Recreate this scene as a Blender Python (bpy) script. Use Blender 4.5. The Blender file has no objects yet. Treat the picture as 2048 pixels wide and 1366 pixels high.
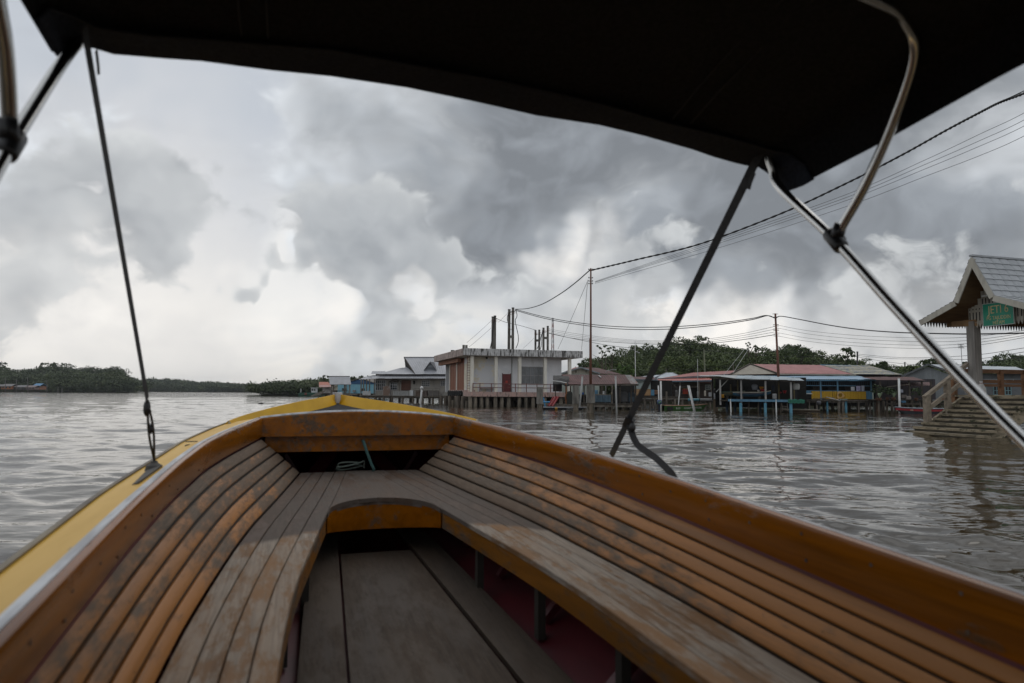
import bpy, math, random
import numpy as np
from mathutils import Vector, Matrix

random.seed(7)
SC = bpy.context.scene
COL = SC.collection
R = math.radians

# ------------------------------------------------------------------ camera
EYE = 1.45                                  # metres above the river
PITCH = math.atan(103 / 1365.0)
ROLL = R(0.4)
cam_d = bpy.data.cameras.new('camera')
cam_d.sensor_width = 36.0
cam_d.lens = 24.0
cam_d.clip_start = 0.02
cam_d.clip_end = 9000
cam_d.dof.use_dof = True
cam_d.dof.focus_distance = 60.0
cam_d.dof.aperture_fstop = 3.2
cam = bpy.data.objects.new('camera', cam_d)
COL.objects.link(cam)
cam.matrix_world = (Matrix.Translation((0, 0, EYE)) @ Matrix.Rotation(R(90) + PITCH, 4, 'X')
                    @ Matrix.Rotation(ROLL, 4, 'Z'))
SC.camera = cam

SC.view_settings.view_transform = 'Standard'
SC.view_settings.look = 'None'
SC.view_settings.gamma = 1.0
SC.view_settings.use_curve_mapping = False
SC.view_settings.exposure = 0.12
SC.render.engine = 'CYCLES'
SC.cycles.max_bounces = 5
SC.cycles.diffuse_bounces = 2
SC.cycles.glossy_bounces = 2
SC.cycles.use_denoising = True
SC.cycles.sample_clamp_indirect = 6.0


def view_dir(px, py):
    """direction of a sight line of the survey photograph (2048 x 1366)"""
    x = (px - 1024) / 1365.0
    y = -(py - 683) / 1365.0
    c, s = math.cos(ROLL), math.sin(ROLL)
    x, y = x * c - y * s, x * s + y * c
    return Vector((x, math.cos(PITCH) - y * math.sin(PITCH), math.sin(PITCH) + y * math.cos(PITCH)))


def W(px, py, Y):
    d = view_dir(px, py)
    t = Y / d.y
    return Vector((d.x * t, Y, EYE + d.z * t))


# ------------------------------------------------------------------ sun
SUN_EL, SUN_AZ = R(56), R(14)               # azimuth to the right of the view axis
sun_d = bpy.data.lights.new('sun', 'SUN')
sun_d.energy = 0.5
sun_d.angle = R(50)
sun_d.color = (1.0, 0.95, 0.88)
sun = bpy.data.objects.new('sun', sun_d)
COL.objects.link(sun)
SUN_DIR = Vector((math.sin(SUN_AZ) * math.cos(SUN_EL), math.cos(SUN_AZ) * math.cos(SUN_EL), math.sin(SUN_EL)))
sun.rotation_euler = (-SUN_DIR).to_track_quat('-Z', 'Y').to_euler()
sun.location = SUN_DIR * 100


# ------------------------------------------------------------------ node helper
class NT:
    def __init__(self, tree):
        self.t = tree
        tree.nodes.clear()

    def n(self, kind, **kw):
        nd = self.t.nodes.new(kind)
        for k, v in kw.items():
            if k == 'ins':
                for kk, vv in v.items():
                    self.set(nd.inputs[kk], vv)
            else:
                setattr(nd, k, v)
        return nd

    def set(self, sock, v):
        if isinstance(v, bpy.types.NodeSocket):
            self.t.links.new(v, sock)
        elif isinstance(v, (tuple, list, Vector)):
            v = tuple(v)
            if sock.type == 'RGBA' and len(v) == 3:
                v = v + (1,)
            sock.default_value = v
        else:
            sock.default_value = v

    def m(self, op, a, b=0.0, c=None, clamp=False):
        nd = self.n('ShaderNodeMath', operation=op, use_clamp=clamp)
        self.set(nd.inputs[0], a)
        self.set(nd.inputs[1], b)
        if c is not None:
            self.set(nd.inputs[2], c)
        return nd.outputs[0]

    def vm(self, op, a, b=(0, 0, 0), s=None):
        nd = self.n('ShaderNodeVectorMath', operation=op)
        self.set(nd.inputs[0], a)
        self.set(nd.inputs[1], b)
        if s is not None:
            self.set(nd.inputs['Scale'], s)
        return nd.outputs['Value'] if op in ('DOT_PRODUCT', 'LENGTH', 'DISTANCE') else nd.outputs[0]

    def mix(self, f, a, b, blend='MIX'):
        nd = self.n('ShaderNodeMix', data_type='RGBA', blend_type=blend)
        self.set(nd.inputs[0], f)
        self.set(nd.inputs[6], a)
        self.set(nd.inputs[7], b)
        return nd.outputs[2]

    def sm(self, x, a, b, lo=0.0, hi=1.0):
        nd = self.n('ShaderNodeMapRange', interpolation_type='SMOOTHSTEP')
        self.set(nd.inputs[0], x)
        for i, v in enumerate((a, b, lo, hi)):
            self.set(nd.inputs[1 + i], v)
        return nd.outputs[0]

    def noise(self, vec, scale, detail=4.0, rough=0.5, dist=0.0, out=0):
        nd = self.n('ShaderNodeTexNoise')
        self.set(nd.inputs['Vector'], vec)
        nd.inputs['Scale'].default_value = scale
        nd.inputs['Detail'].default_value = detail
        nd.inputs['Roughness'].default_value = rough
        nd.inputs['Distortion'].default_value = dist
        return nd.outputs[out]


# ------------------------------------------------------------------ sky: broken overcast
world = bpy.data.worlds.new('World')
SC.world = world
world.use_nodes = True
T = NT(world.node_tree)
N_ = T.n('ShaderNodeTexCoord').outputs['Generated']
sep = T.n('ShaderNodeSeparateXYZ', ins={0: N_})
el = T.m('ARCSINE', sep.outputs[2])
nish = T.n('ShaderNodeTexSky', sky_type='NISHITA', sun_disc=False, sun_elevation=SUN_EL, sun_rotation=SUN_AZ,
           air_density=1.0, dust_density=2.0, ozone_density=1.0)
clear = T.vm('SCALE', nish.outputs[0], s=0.08)


bw = T.n('ShaderNodeTexNoise')
T.set(bw.inputs['Vector'], N_)
bw.inputs['Scale'].default_value = 5.5
bw.inputs['Detail'].default_value = 3
bw.inputs['Roughness'].default_value = .62
NW = T.vm('NORMALIZE', T.vm('ADD', N_, T.vm('SCALE', T.vm('SUBTRACT', bw.outputs['Color'], (0.5, 0.5, 0.5)), s=.30)))


def blob(px, py, r):
    """soft cloud mass or gap centred on one bearing, r in radians"""
    d = view_dir(px, py).normalized()
    return T.sm(T.vm('DOT_PRODUCT', NW, tuple(d)), math.cos(r), 1.0)


stretch = T.vm('MULTIPLY', N_, (1.0, 1.0, 1.35))


def fbm_warp(seed, wscale, wamp):
    wv = T.n('ShaderNodeTexNoise')
    T.set(wv.inputs['Vector'], T.vm('ADD', stretch, seed))
    wv.inputs['Scale'].default_value = wscale
    wv.inputs['Detail'].default_value = 2
    wv.inputs['Roughness'].default_value = .6
    return T.vm('ADD', T.vm('ADD', stretch, seed), T.vm('SCALE', T.vm('SUBTRACT', wv.outputs['Color'], (0.5, 0.5, 0.5)), s=wamp))


def tot(items):
    acc = None
    for w_, px, py, r in items:
        b = T.m('MULTIPLY', blob(px, py, r), w_)
        acc = b if acc is None else T.m('ADD', acc, b)
    return acc


P = fbm_warp((3.1, 1.7, 0.35), 5.0, .16)
L_off = tuple(Vector((.35, 0.0, 1.0)).normalized() * 0.034)
n1 = T.noise(P, 4.6, 5, 0.57)
n1b = T.noise(T.vm('ADD', P, L_off), 4.6, 3, 0.56)
nbig = T.noise(T.vm('ADD', P, (5.3, 2.2, 1.1)), 1.7, 2, 0.5)
nveil = T.noise(T.vm('MULTIPLY', T.vm('ADD', P, (2.3, 4.2, 6.1)), (1, 1, 2.6)), 3.0, 3, 0.6)

high = T.sm(el, 0.10, 0.30, 0.0, 0.06)
dens_bias = T.m('ADD', high, tot([(0.17, 1020, 270, .34), (0.15, 1330, 340, .28), (0.17, 1650, 450, .28), (0.11, 1900, 400, .28), (.08, 1450, 480, .18),
                 (.03, 560, 300, .2), (.06, 1000, 600, .2), (.05, 1700, 580, .15),
                 (-.15, 1065, 500, .085), (-.09, 1440, 655, .16), (-.10, 1640, 650, .12), (-.09, 1300, 670, .12), (.05, 1400, 560, .12), (-.20, 330, 690, .27), (-.03, 250, 230, .3),
                 (-.06, 1270, 490, .07), (-.16, 900, 790, .18), (-.05, 250, 250, .3)]))
dens = T.m('ADD', T.m('ADD', n1, T.m('MULTIPLY', T.m('SUBTRACT', nbig, 0.5), 0.40)), dens_bias)
cover = T.sm(dens, 0.42, 0.56)
thick = T.sm(dens, 0.47, 0.84)
rim = T.m('SUBTRACT', n1, n1b)
hor = T.sm(el, 0.0, 0.26, 1.0, 0.0)
# pale high layer behind the cumulus
veil = T.mix(hor, (0.535, 0.56, 0.60), (0.86, 0.825, 0.77))
veil = T.mix(0.06, veil, clear)
veil = T.mix(T.sm(nveil, 0.42, 0.62, 0.0, 0.50), veil, (0.43, 0.455, 0.495))
veil = T.mix(T.m('MULTIPLY', tot([(.4, 1500, 665, .36), (.35, 1250, 680, .28), (.35, 1750, 670, .28), (.3, 400, 690, .4), (.25, 150, 640, .3)]), 0.8), veil, (0.95, 0.895, 0.835))
veil = T.mix(T.m('MULTIPLY', tot([(.9, 1065, 500, .12), (.6, 620, 580, .11), (.4, 800, 590, .08)]), .8), veil, (0.88, 0.87, 0.85))
body = T.mix(thick, (0.62, 0.64, 0.665), (0.245, 0.262, 0.285))
lit = T.m('ADD', 1.0, T.m('MULTIPLY', rim, 2.6))
lit = T.m('MINIMUM', T.m('MAXIMUM', lit, 0.86), 1.25)
body = T.vm('SCALE', body, s=lit)
body = T.mix(T.m('MULTIPLY', T.sm(el, 0.02, .2, 1.0, 0.0), 0.40), body, (0.60, 0.585, 0.56))
sky_c = T.mix(cover, veil, body)
# nearer cumulus heads with firm, knobbly tops
P2 = fbm_warp((8.2, 0.7, 3.9), 11.0, .075)
m1 = T.noise(P2, 6.2, 6, 0.54)
m2 = T.noise(T.vm('ADD', P2, (0.012, 0, .05)), 6.2, 3, 0.52)
cb = tot([(0.17, 320, 470, .18), (0.12, 110, 500, .17), (0.17, 730, 540, .17), (0.15, 900, 600, .15), (.12, 1120, 600, .14), (.06, 420, 660, .06), (.07, 500, 680, .06), (.06, 680, 680, .08),
          (-.06, 1480, 480, .16), (-.10, 1720, 440, .22), (.05, 1850, 580, .12), (.07, 480, 640, .10), (-.10, 1480, 660, .12), (-.08, 1640, 650, .10), (-.22, 320, 720, .22), (-.17, 900, 800, .2), (-.20, 1075, 500, .09), (-.22, 610, 600, .06), (-.16, 480, 575, .06), (-.13, 800, 590, .04), (-.12, 560, 690, .1)])
cd = T.m('ADD', m1, T.m('SUBTRACT', cb, T.sm(el, .16, .36, 0.0, .12)))
cov2 = T.sm(cd, 0.53, 0.62)
deep = T.sm(cd, 0.56, 0.76)
sh = T.m('ADD', 0.5, T.m('MULTIPLY', T.m('SUBTRACT', m1, m2), 4.0), clamp=True)
heads = T.mix(sh, (0.345, 0.36, 0.38), (0.66, 0.67, 0.67))
heads = T.mix(T.m('MULTIPLY', deep, .55), heads, (0.34, 0.358, 0.38))
sky_c = T.mix(T.m('MULTIPLY', cov2, .84), sky_c, heads)
low = T.sm(el, -0.02, 0.0)
# breaks in the cloud with brighter air behind them
brk = tot([(.75, 1230, 662, .085), (.85, 1370, 655, .10), (.9, 1500, 650, .11), (.85, 1640, 652, .10), (.6, 1780, 660, .10), (.75, 1070, 506, .075), (.5, 1180, 500, .07),
           (.7, 600, 585, .06), (.55, 480, 575, .055), (.5, 800, 590, .045), (.5, 130, 590, .10), (.45, 330, 660, .13), (.5, 60, 680, .13), (.55, 560, 730, .12), (.5, 1130, 660, .08)])
brk = T.m('MULTIPLY', brk, T.sm(T.m('ADD', m1, T.m('MULTIPLY', T.m('SUBTRACT', n1, .5), .6)), 0.34, 0.62, 0.78, 0.16), clamp=True)
sky_c = T.mix(brk, sky_c, (0.97, 0.925, 0.87))
sky_c = T.mix(1.0, sky_c, (0.985, 1.0, 1.012), 'MULTIPLY')
sky_c = T.mix(low, (0.20, 0.18, 0.15), sky_c)
world.cycles.sampling_method = 'MANUAL'
world.cycles.sample_map_resolution = 512
bg = T.n('ShaderNodeBackground', ins={0: sky_c, 1: 1.0})
T.t.links.new(bg.outputs[0], T.n('ShaderNodeOutputWorld').inputs[0])


# ------------------------------------------------------------------ mesh builder
class MB:
    def __init__(self):
        self.v, self.f = [], []

    def add(self, vs, fs):
        o = len(self.v)
        self.v += [tuple(p) for p in vs]
        self.f += [tuple(i + o for i in f) for f in fs]
        return self

    def box(self, x0, x1, y0, y1, z0, z1):
        return self.add([(x0, y0, z0), (x1, y0, z0), (x1, y1, z0), (x0, y1, z0),
                         (x0, y0, z1), (x1, y0, z1), (x1, y1, z1), (x0, y1, z1)],
                        [(0, 3, 2, 1), (4, 5, 6, 7), (0, 1, 5, 4), (1, 2, 6, 5), (2, 3, 7, 6), (3, 0, 4, 7)])

    def beam(self, p0, p1, w, h, up=(0, 0, 1)):
        p0, p1 = Vector(p0), Vector(p1)
        d = (p1 - p0).normalized()
        s = d.cross(Vector(up))
        if s.length < 1e-4:
            s = d.cross(Vector((0, 1, 0)))
        s = s.normalized() * w / 2
        u = s.cross(d).normalized() * h / 2
        q = [p + a * s + b * u for p in (p0, p1) for a, b in ((-1, -1), (1, -1), (1, 1), (-1, 1))]
        return self.add(q, [(0, 1, 2, 3), (7, 6, 5, 4), (0, 4, 5, 1), (1, 5, 6, 2), (2, 6, 7, 3), (3, 7, 4, 0)])

    def tube(self, pts, r, n=8, cap=True):
        pts = [Vector(p) for p in pts]
        rs = r if isinstance(r, (list, tuple)) else [r] * len(pts)
        rings = []
        ref = None
        for i, p in enumerate(pts):
            d = (pts[min(i + 1, len(pts) - 1)] - pts[max(i - 1, 0)]).normalized()
            if ref is None:
                ref = Vector((0, 0, 1)) if abs(d.z) < .9 else Vector((1, 0, 0))
            s = d.cross(ref).normalized()
            u = s.cross(d).normalized()
            ref = u
            rings.append([p + (s * math.cos(a) + u * math.sin(a)) * rs[i]
                          for a in [2 * math.pi * k / n for k in range(n)]])
        return self.loft(rings, cap)

    def cyl(self, p0, p1, r0, r1=None, n=10):
        return self.tube([p0, p1], [r0, r0 if r1 is None else r1], n)

    def loft(self, rings, cap=True, closed=True):
        n = len(rings[0])
        vs = [p for r_ in rings for p in r_]
        fs = []
        for i in range(len(rings) - 1):
            for k in range(n if closed else n - 1):
                a, b = i * n + k, i * n + (k + 1) % n
                fs.append((a, b, b + n, a + n))
        if cap and closed:
            fs.append(tuple(range(n - 1, -1, -1)))
            fs.append(tuple(range((len(rings) - 1) * n, len(rings) * n)))
        return self.add(vs, fs)

    def prism(self, poly, off):
        off = Vector(off)
        n = len(poly)
        a = [Vector(p) for p in poly]
        vs = a + [p + off for p in a]
        fs = [tuple(range(n - 1, -1, -1)), tuple(range(n, 2 * n))]
        fs += [(k, (k + 1) % n, (k + 1) % n + n, k + n) for k in range(n)]
        return self.add(vs, fs)

    def lathe(self, base, prof, n=12, axis=(0, 0, 1)):
        base = Vector(base)
        q = Vector((0, 0, 1)).rotation_difference(Vector(axis))
        rings = [[base + q @ Vector((r * math.cos(2 * math.pi * k / n), r * math.sin(2 * math.pi * k / n), z))
                  for k in range(n)] for r, z in prof]
        return self.loft(rings)

    def torus(self, c, R_, r, axis=(0, 0, 1), n=14, m=8):
        c = Vector(c)
        q = Vector((0, 0, 1)).rotation_difference(Vector(axis))
        vs, fs = [], []
        for i in range(n):
            a = 2 * math.pi * i / n
            for j in range(m):
                b = 2 * math.pi * j / m
                vs.append(c + q @ Vector(((R_ + r * math.cos(b)) * math.cos(a), (R_ + r * math.cos(b)) * math.sin(a),
                                          r * math.sin(b))))
                fs.append((i * m + j, ((i + 1) % n) * m + j, ((i + 1) % n) * m + (j + 1) % m, i * m + (j + 1) % m))
        return self.add(vs, fs)

    def ball(self, c, rx, ry, rz, n=10, m=7):
        c = Vector(c)
        rings = []
        for i in range(m + 1):
            a = math.pi * (i / m) * .98 + .01 * math.pi
            rings.append([c + Vector((rx * math.sin(a) * math.cos(2 * math.pi * k / n),
                                      ry * math.sin(a) * math.sin(2 * math.pi * k / n), -rz * math.cos(a)))
                          for k in range(n)])
        return self.loft(rings)

    def mesh(self, name, mat):
        me = bpy.data.meshes.new(name)
        me.from_pydata(self.v, [], self.f)
        if mat:
            me.materials.append(mat)
        me.update()
        return me

    def build(self, name, mat, parent=None, smooth=False, **tags):
        me = self.mesh(name, mat)
        if smooth:
            me.polygons.foreach_set('use_smooth', [True] * len(me.polygons))
        o = bpy.data.objects.new(name, me)
        COL.objects.link(o)
        o.parent = parent
        for k, v in tags.items():
            o[k] = v
        return o


def autosmooth(o, deg=35):
    me = o.data
    me.polygons.foreach_set('use_smooth', [True] * len(me.polygons))
    me.set_sharp_from_angle(angle=R(deg))
    return o


def thing(name, label, cat, loc=(0, 0, 0), rz=0.0, group=None):
    o = bpy.data.objects.new(name, None)
    COL.objects.link(o)
    o.location = loc
    o.rotation_euler = (0, 0, rz)
    o.empty_display_size = .2
    o['label'] = label
    o['category'] = cat
    if group:
        o['group'] = group
    return o


def tag(o, label, cat, group=None):
    o['label'] = label
    o['category'] = cat
    if group:
        o['group'] = group
    return o


# ------------------------------------------------------------------ materials
MATS = {}


def mat_new(name):
    m = bpy.data.materials.new(name)
    m.use_nodes = True
    MATS[name] = m
    t = NT(m.node_tree)
    bs = t.n('ShaderNodeBsdfPrincipled')
    out = t.n('ShaderNodeOutputMaterial')
    t.t.links.new(bs.outputs[0], out.inputs[0])
    return m, t, bs


def M(name, c1, c2=None, rough=.75, scale=(2, 2, 2), lo=.4, hi=.65, c3=None, scale3=(.5, .5, .5), lo3=.5, hi3=.7,
      bump=0.0, metal=0.0, spec=.5, detail=6, rand=.0):
    """weathered surface: two tones broken by noise, an optional stain tone, fine relief"""
    if name in MATS:
        return MATS[name]
    m, t, bs = mat_new(name)
    co = t.n('ShaderNodeTexCoord').outputs['Object']
    oi = t.n('ShaderNodeObjectInfo')
    co = t.vm('ADD', co, t.vm('SCALE', (7.3, 3.1, 5.7), s=t.m('MULTIPLY', oi.outputs['Random'], 3.0)))
    n = t.noise(t.vm('MULTIPLY', co, scale), 1.0, detail, .6)
    col = t.mix(t.sm(n, lo, hi), c1, c2 if c2 else tuple(x * .75 for x in c1))
    if c3:
        n3 = t.noise(t.vm('MULTIPLY', co, scale3), 1.0, detail, .65)
        col = t.mix(t.sm(n3, lo3, hi3), col, c3)
    if rand:
        col = t.mix(1.0, col, t.n('ShaderNodeCombineColor', ins={
            0: t.m('MULTIPLY_ADD', oi.outputs['Random'], rand, 1 - rand / 2),
            1: t.m('MULTIPLY_ADD', oi.outputs['Random'], rand, 1 - rand / 2),
            2: t.m('MULTIPLY_ADD', oi.outputs['Random'], rand, 1 - rand / 2)}).outputs[0], 'MULTIPLY')
    t.set(bs.inputs['Base Color'], col)
    t.set(bs.inputs['Roughness'], t.m('MULTIPLY_ADD', n, .2, rough - .1, clamp=True))
    bs.inputs['Metallic'].default_value = metal
    bs.inputs['Specular IOR Level'].default_value = spec
    if bump:
        b = t.n('ShaderNodeBump', ins={'Height': n, 'Distance': bump, 'Strength': .6})
        t.set(bs.inputs['Normal'], b.outputs[0])
    return m
# ================================================================== river
def build_river():
    f = np.concatenate([[0.0], np.geomspace(1.2, 170, 440), np.geomspace(180, 3000, 50)])
    a1 = np.linspace(-52, 52, 640)
    a2 = np.linspace(52, 308, 120)[1:-1]
    ang = np.radians(np.concatenate([a1, a2]))
    na = len(ang)
    rr, aa = np.meshgrid(f[1:], ang, indexing='ij')
    x = (rr * np.sin(aa)).ravel()
    y = (rr * np.cos(aa)).ravel()
    rad = rr.ravel()
    rng = np.random.default_rng(5)
    z = np.zeros_like(x)
    mod = np.zeros_like(x)
    for k in range(7):                                   # slow patchiness of the ripples
        th = rng.uniform(0, 2 * np.pi)
        lam = rng.uniform(5, 16)
        mod += np.sin(2 * np.pi / lam * (x * np.cos(th) + y * np.sin(th)) + rng.uniform(0, 6.28))
    mod = 1 + .26 * mod / 1.4
    for k in range(46):
        lam = .32 * (1.08 ** k)
        th = rng.normal(1.30, .60)
        ph = rng.uniform(0, 6.28)
        q = 2 * np.pi / lam
        slope = float(np.interp(lam, [.3, .45, .8, 1.5, 3, 6, 11], [.024, .036, .033, .021, .012, .006, .003]))
        amp = slope / q
        fade = np.clip(1.5 - rad * .0105 / (lam * .30), 0, 1)
        wob = .40 * lam * np.sin((x * np.sin(th) - y * np.cos(th)) * 2 * np.pi / (lam * rng.uniform(2.6, 5)) + ph * 1.7)
        z += amp * fade * np.cos(q * (x * np.cos(th) + y * np.sin(th) + wob) + ph)
    z *= np.clip(mod, .35, 1.6)
    nr = len(f) - 1
    verts = np.zeros((nr * na + 1, 3), np.float32)
    verts[0] = (0, 0, -.02)
    verts[1:, 0], verts[1:, 1], verts[1:, 2] = x, y, z
    i, j = np.meshgrid(np.arange(nr - 1), np.arange(na), indexing='ij')
    j2 = (j + 1) % na
    quads = np.stack([1 + i * na + j, 1 + (i + 1) * na + j, 1 + (i + 1) * na + j2, 1 + i * na + j2], -1).reshape(-1, 4)
    quads = quads[:, ::-1]
    me = bpy.data.meshes.new('river')
    nq = len(quads)
    tri = np.stack([np.zeros(na, int), 1 + (np.arange(na) + 1) % na, 1 + np.arange(na)], -1)
    me.vertices.add(len(verts))
    me.vertices.foreach_set('co', verts.ravel())
    me.loops.add(nq * 4 + na * 3)
    me.polygons.add(nq + na)
    me.loops.foreach_set('vertex_index', np.concatenate([quads.ravel(), tri.ravel()]).astype(np.int32))
    me.polygons.foreach_set('loop_start', np.concatenate([np.arange(nq) * 4, nq * 4 + np.arange(na) * 3]).astype(np.int32))
    me.polygons.foreach_set('use_smooth', [True] * (nq + na))
    me.update(calc_edges=True)
    m, t, bs = mat_new('river_water')
    co = t.n('ShaderNodeTexCoord').outputs['Object']
    silt = t.noise(t.vm('MULTIPLY', co, (.05, .12, 1)), 1.0, 3)
    t.set(bs.inputs['Base Color'], t.mix(silt, (.036, .026, .014), (.056, .042, .024)))
    bs.inputs['Roughness'].default_value = .02
    bs.inputs['IOR'].default_value = 1.33
    dist = t.vm('LENGTH', co)
    far = t.sm(dist, 14.0, 70.0)
    c2 = t.vm('MULTIPLY', co, (.8, 1.5, 1))
    h1 = t.noise(c2, 1.3, 2, .45)
    h2 = t.noise(c2, 3.6, 2, .5)
    h = t.m('ADD', t.m('MULTIPLY', h1, t.m('MULTIPLY_ADD', far, .55, .05)), t.m('MULTIPLY', h2, .085))
    b = t.n('ShaderNodeBump', ins={'Height': h, 'Distance': .10, 'Strength': 1.0})
    t.set(bs.inputs['Normal'], b.outputs[0])
    me.materials.append(m)
    o = bpy.data.objects.new('river', me)
    COL.objects.link(o)
    o['kind'] = 'structure'
    bed = MB().add([(-3000, -3000, -2.5), (3000, -3000, -2.5), (3000, 3000, -2.5), (-3000, 3000, -2.5)], [(0, 1, 2, 3)])
    bed.build('river_bed', M('mud', (.05, .04, .03)), kind='structure')


build_river()

# ================================================================== the boat we sit in
HEAD = R(17.5)
BOFF = .46
BOAT = thing('water_taxi_boat', 'open wooden boat with orange varnished rails and yellow rim, seen from aboard', 'boat',
             (BOFF * math.cos(HEAD), BOFF * math.sin(HEAD), 0), HEAD)


def itp(tab):
    xs = [a for a, _ in tab]
    ys = [b for _, b in tab]
    o = np.argsort(xs)
    xs, ys = np.array(xs, float)[o], np.array(ys, float)[o]
    # smooth the table with a fine moving average so that lofted planks have no kinks
    g = np.linspace(xs[0] - .6, xs[-1] + .6, 400)
    yy = np.interp(g, xs, ys)
    yy[g < xs[0]] = ys[0] + (g[g < xs[0]] - xs[0]) * (ys[1] - ys[0]) / (xs[1] - xs[0])
    yy[g > xs[-1]] = ys[-1] + (g[g > xs[-1]] - xs[-1]) * (ys[-1] - ys[-2]) / (xs[-1] - xs[-2])
    k = max(3, int(.5 / (g[1] - g[0])))
    pad = np.concatenate([yy[0] + (np.arange(-k, 0)) * (yy[1] - yy[0]), yy, yy[-1] + np.arange(1, k + 1) * (yy[-1] - yy[-2])])
    w = np.hanning(k + 2)[1:-1]
    w /= w.sum()
    ys2 = np.convolve(pad, w, 'same')[k:-k]
    return lambda f: float(np.interp(f, g, ys2))


rail_hw = itp([(5.3, .635), (5.04, .675), (4.2, .805), (3.67, .860), (3.0, .878), (2.2, .876), (1.2, .850), (.5, .832), (-1, .79), (-3, .71)])
seat_o = itp([(5.4, .365), (5.09, .41), (4.5, .485), (4, .55), (3.4, .635), (3, .675), (2.5, .712), (2.08, .738), (1.64, .748), (1.37, .75), (0, .75), (-1.5, .73), (-3, .66)])
seat_i0 = itp([(3.62, .29), (2.9, .385), (2.5, .437), (2.06, .47), (1.44, .49), (0, .50), (-1.5, .48), (-3, .42)])
flange_o = itp([(5.4, .915), (4.9, .985), (4.2, 1.05), (2.67, 1.085), (1.5, 1.055), (.5, 1.03), (-1, .97), (-3, .88)])


def rail_hb(f): return rail_hw(f) + .022 * max(0.0, min(1.0, (4.2 - f) / 1.5))


def seat_i(f):
    return seat_i0(f) if f < 3.62 else seat_o(f) - (seat_o(3.62) - seat_i0(3.62))


def z_rt(f): return EYE - .42 + .047 * f
def z_rb(f): return EYE - .555 + .047 * f
def z_st(f): return EYE - .72 + .03 * f
def z_fl(f): return EYE - 1.02 + .03 * f


# ---- boat materials
def wood(name, varnish, bare, wear_lo, wear_hi, rough=.42, damp=False, dark=(.05, .035, .02), gloss=.5, fgrad=0.0, streak=.75):
    m, t, bs = mat_new(name)
    co = t.n('ShaderNodeTexCoord').outputs['Object']
    oi = t.n('ShaderNodeObjectInfo')
    bias = t.n('ShaderNodeSeparateColor', ins={0: oi.outputs['Color']}).outputs[0]
    sy = t.n('ShaderNodeSeparateXYZ', ins={0: co})
    co2 = t.vm('ADD', co, t.vm('SCALE', (3.3, 9.1, 4.7), s=t.m('MULTIPLY', oi.outputs['Random'], 5.0)))
    g = t.noise(t.vm('MULTIPLY', co2, (110, 2.2, 110)), 1.0, 4, .65, .3)
    g2 = t.noise(t.vm('MULTIPLY', co2, (17, .45, 17)), 1.0, 5, .62, .6)
    g3 = t.noise(t.vm('MULTIPLY', co2, (4, .9, 4)), 1.0, 3, .5)
    wear = t.noise(t.vm('MULTIPLY', co2, (26, 7.0, 26)), 1.0, 8, .72)
    wear2 = t.noise(t.vm('MULTIPLY', co2, (5.0, 1.5, 5.0)), 1.0, 4, .6)
    wsum = t.m('ADD', t.m('MULTIPLY', wear, .52), t.m('MULTIPLY', wear2, .48))
    wsum = t.m('ADD', wsum, t.m('SUBTRACT', 1.0, bias))
    if fgrad:
        wsum = t.m('ADD', wsum, t.m('MULTIPLY', t.m('SUBTRACT', sy.outputs[1], 2.6), fgrad))
    v = t.mix(t.m('MULTIPLY', t.sm(g2, .35, .72), streak), varnish, tuple(x * .38 for x in varnish))
    v = t.mix(t.m('MULTIPLY', t.sm(g3, .35, .7), .55), v, tuple(x * k_ for x, k_ in zip(varnish, (1.25, 1.15, .9))))
    v = t.mix(t.m('MULTIPLY', t.sm(g, .5, .75), .35), v, tuple(x * .45 for x in varnish))
    bcol = t.mix(t.sm(g, .3, .7), bare, tuple(x * .60 for x in bare))
    bcol = t.mix(t.m('MULTIPLY', t.sm(g3, .4, .7), .5), bcol, tuple(x * k_ for x, k_ in zip(bare, (.85, .72, .62))))
    wf = t.sm(wsum, wear_lo, wear_hi)
    col = t.mix(wf, v, bcol)
    spots = t.sm(t.noise(co2, 34, 3, .6), .70, .75)
    col = t.mix(t.m('MULTIPLY', spots, .75), col, dark)
    rg = t.m('MULTIPLY_ADD', wf, .34, rough)
    if damp:
        # rain-wet boards ahead of the canopy, ragged edge across the planks
        edge = t.m('ADD', sy.outputs[1], t.m('MULTIPLY', t.m('MULTIPLY', sy.outputs[0], sy.outputs[0]), .62))
        edge = t.m('ADD', edge, t.m('MULTIPLY', t.m('SUBTRACT', wear2, .5), .16))
        wet = t.sm(edge, 3.26, 3.34)
        col = t.mix(wet, col, t.mix(.78, col, (.058, .046, .041)))
        rg = t.m('SUBTRACT', rg, t.m('MULTIPLY', wet, .10))
    t.set(bs.inputs['Base Color'], col)
    t.set(bs.inputs['Roughness'], rg)
    bs.inputs['Specular IOR Level'].default_value = gloss
    b = t.n('ShaderNodeBump', ins={'Height': t.m('ADD', t.m('MULTIPLY', g, .5), wf), 'Distance': .0015, 'Strength': .7})
    t.set(bs.inputs['Normal'], b.outputs[0])
    return m


WOOD_RAIL = wood('varnished_rail_wood', (.235, .077, .003), (.105, .074, .050), .55, .67, .18, gloss=.30, fgrad=.022, streak=.9)
WOOD_BACK = wood('worn_backrest_wood', (.33, .142, .038), (.150, .112, .082), .49, .67, .38, gloss=.22, fgrad=.065, streak=.55)
WOOD_SEAT = wood('grey_seat_wood', (.19, .105, .05), (.32, .272, .225), .42, .55, .62, damp=True, gloss=.2, streak=.5)
WOOD_EDGE = wood('seat_edge_wood', (.21, .085, .010), (.11, .085, .062), .45, .60, .45, gloss=.22)
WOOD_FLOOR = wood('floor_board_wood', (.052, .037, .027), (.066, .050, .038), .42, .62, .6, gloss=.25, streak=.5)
DARK_GAP = M('dark_gap', (.02, .014, .01))
RED_HULL = M('dark_red_hull_paint', (.085, .006, .011), (.05, .004, .008), rough=.45, scale=(6, 2, 6), bump=.002)
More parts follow.
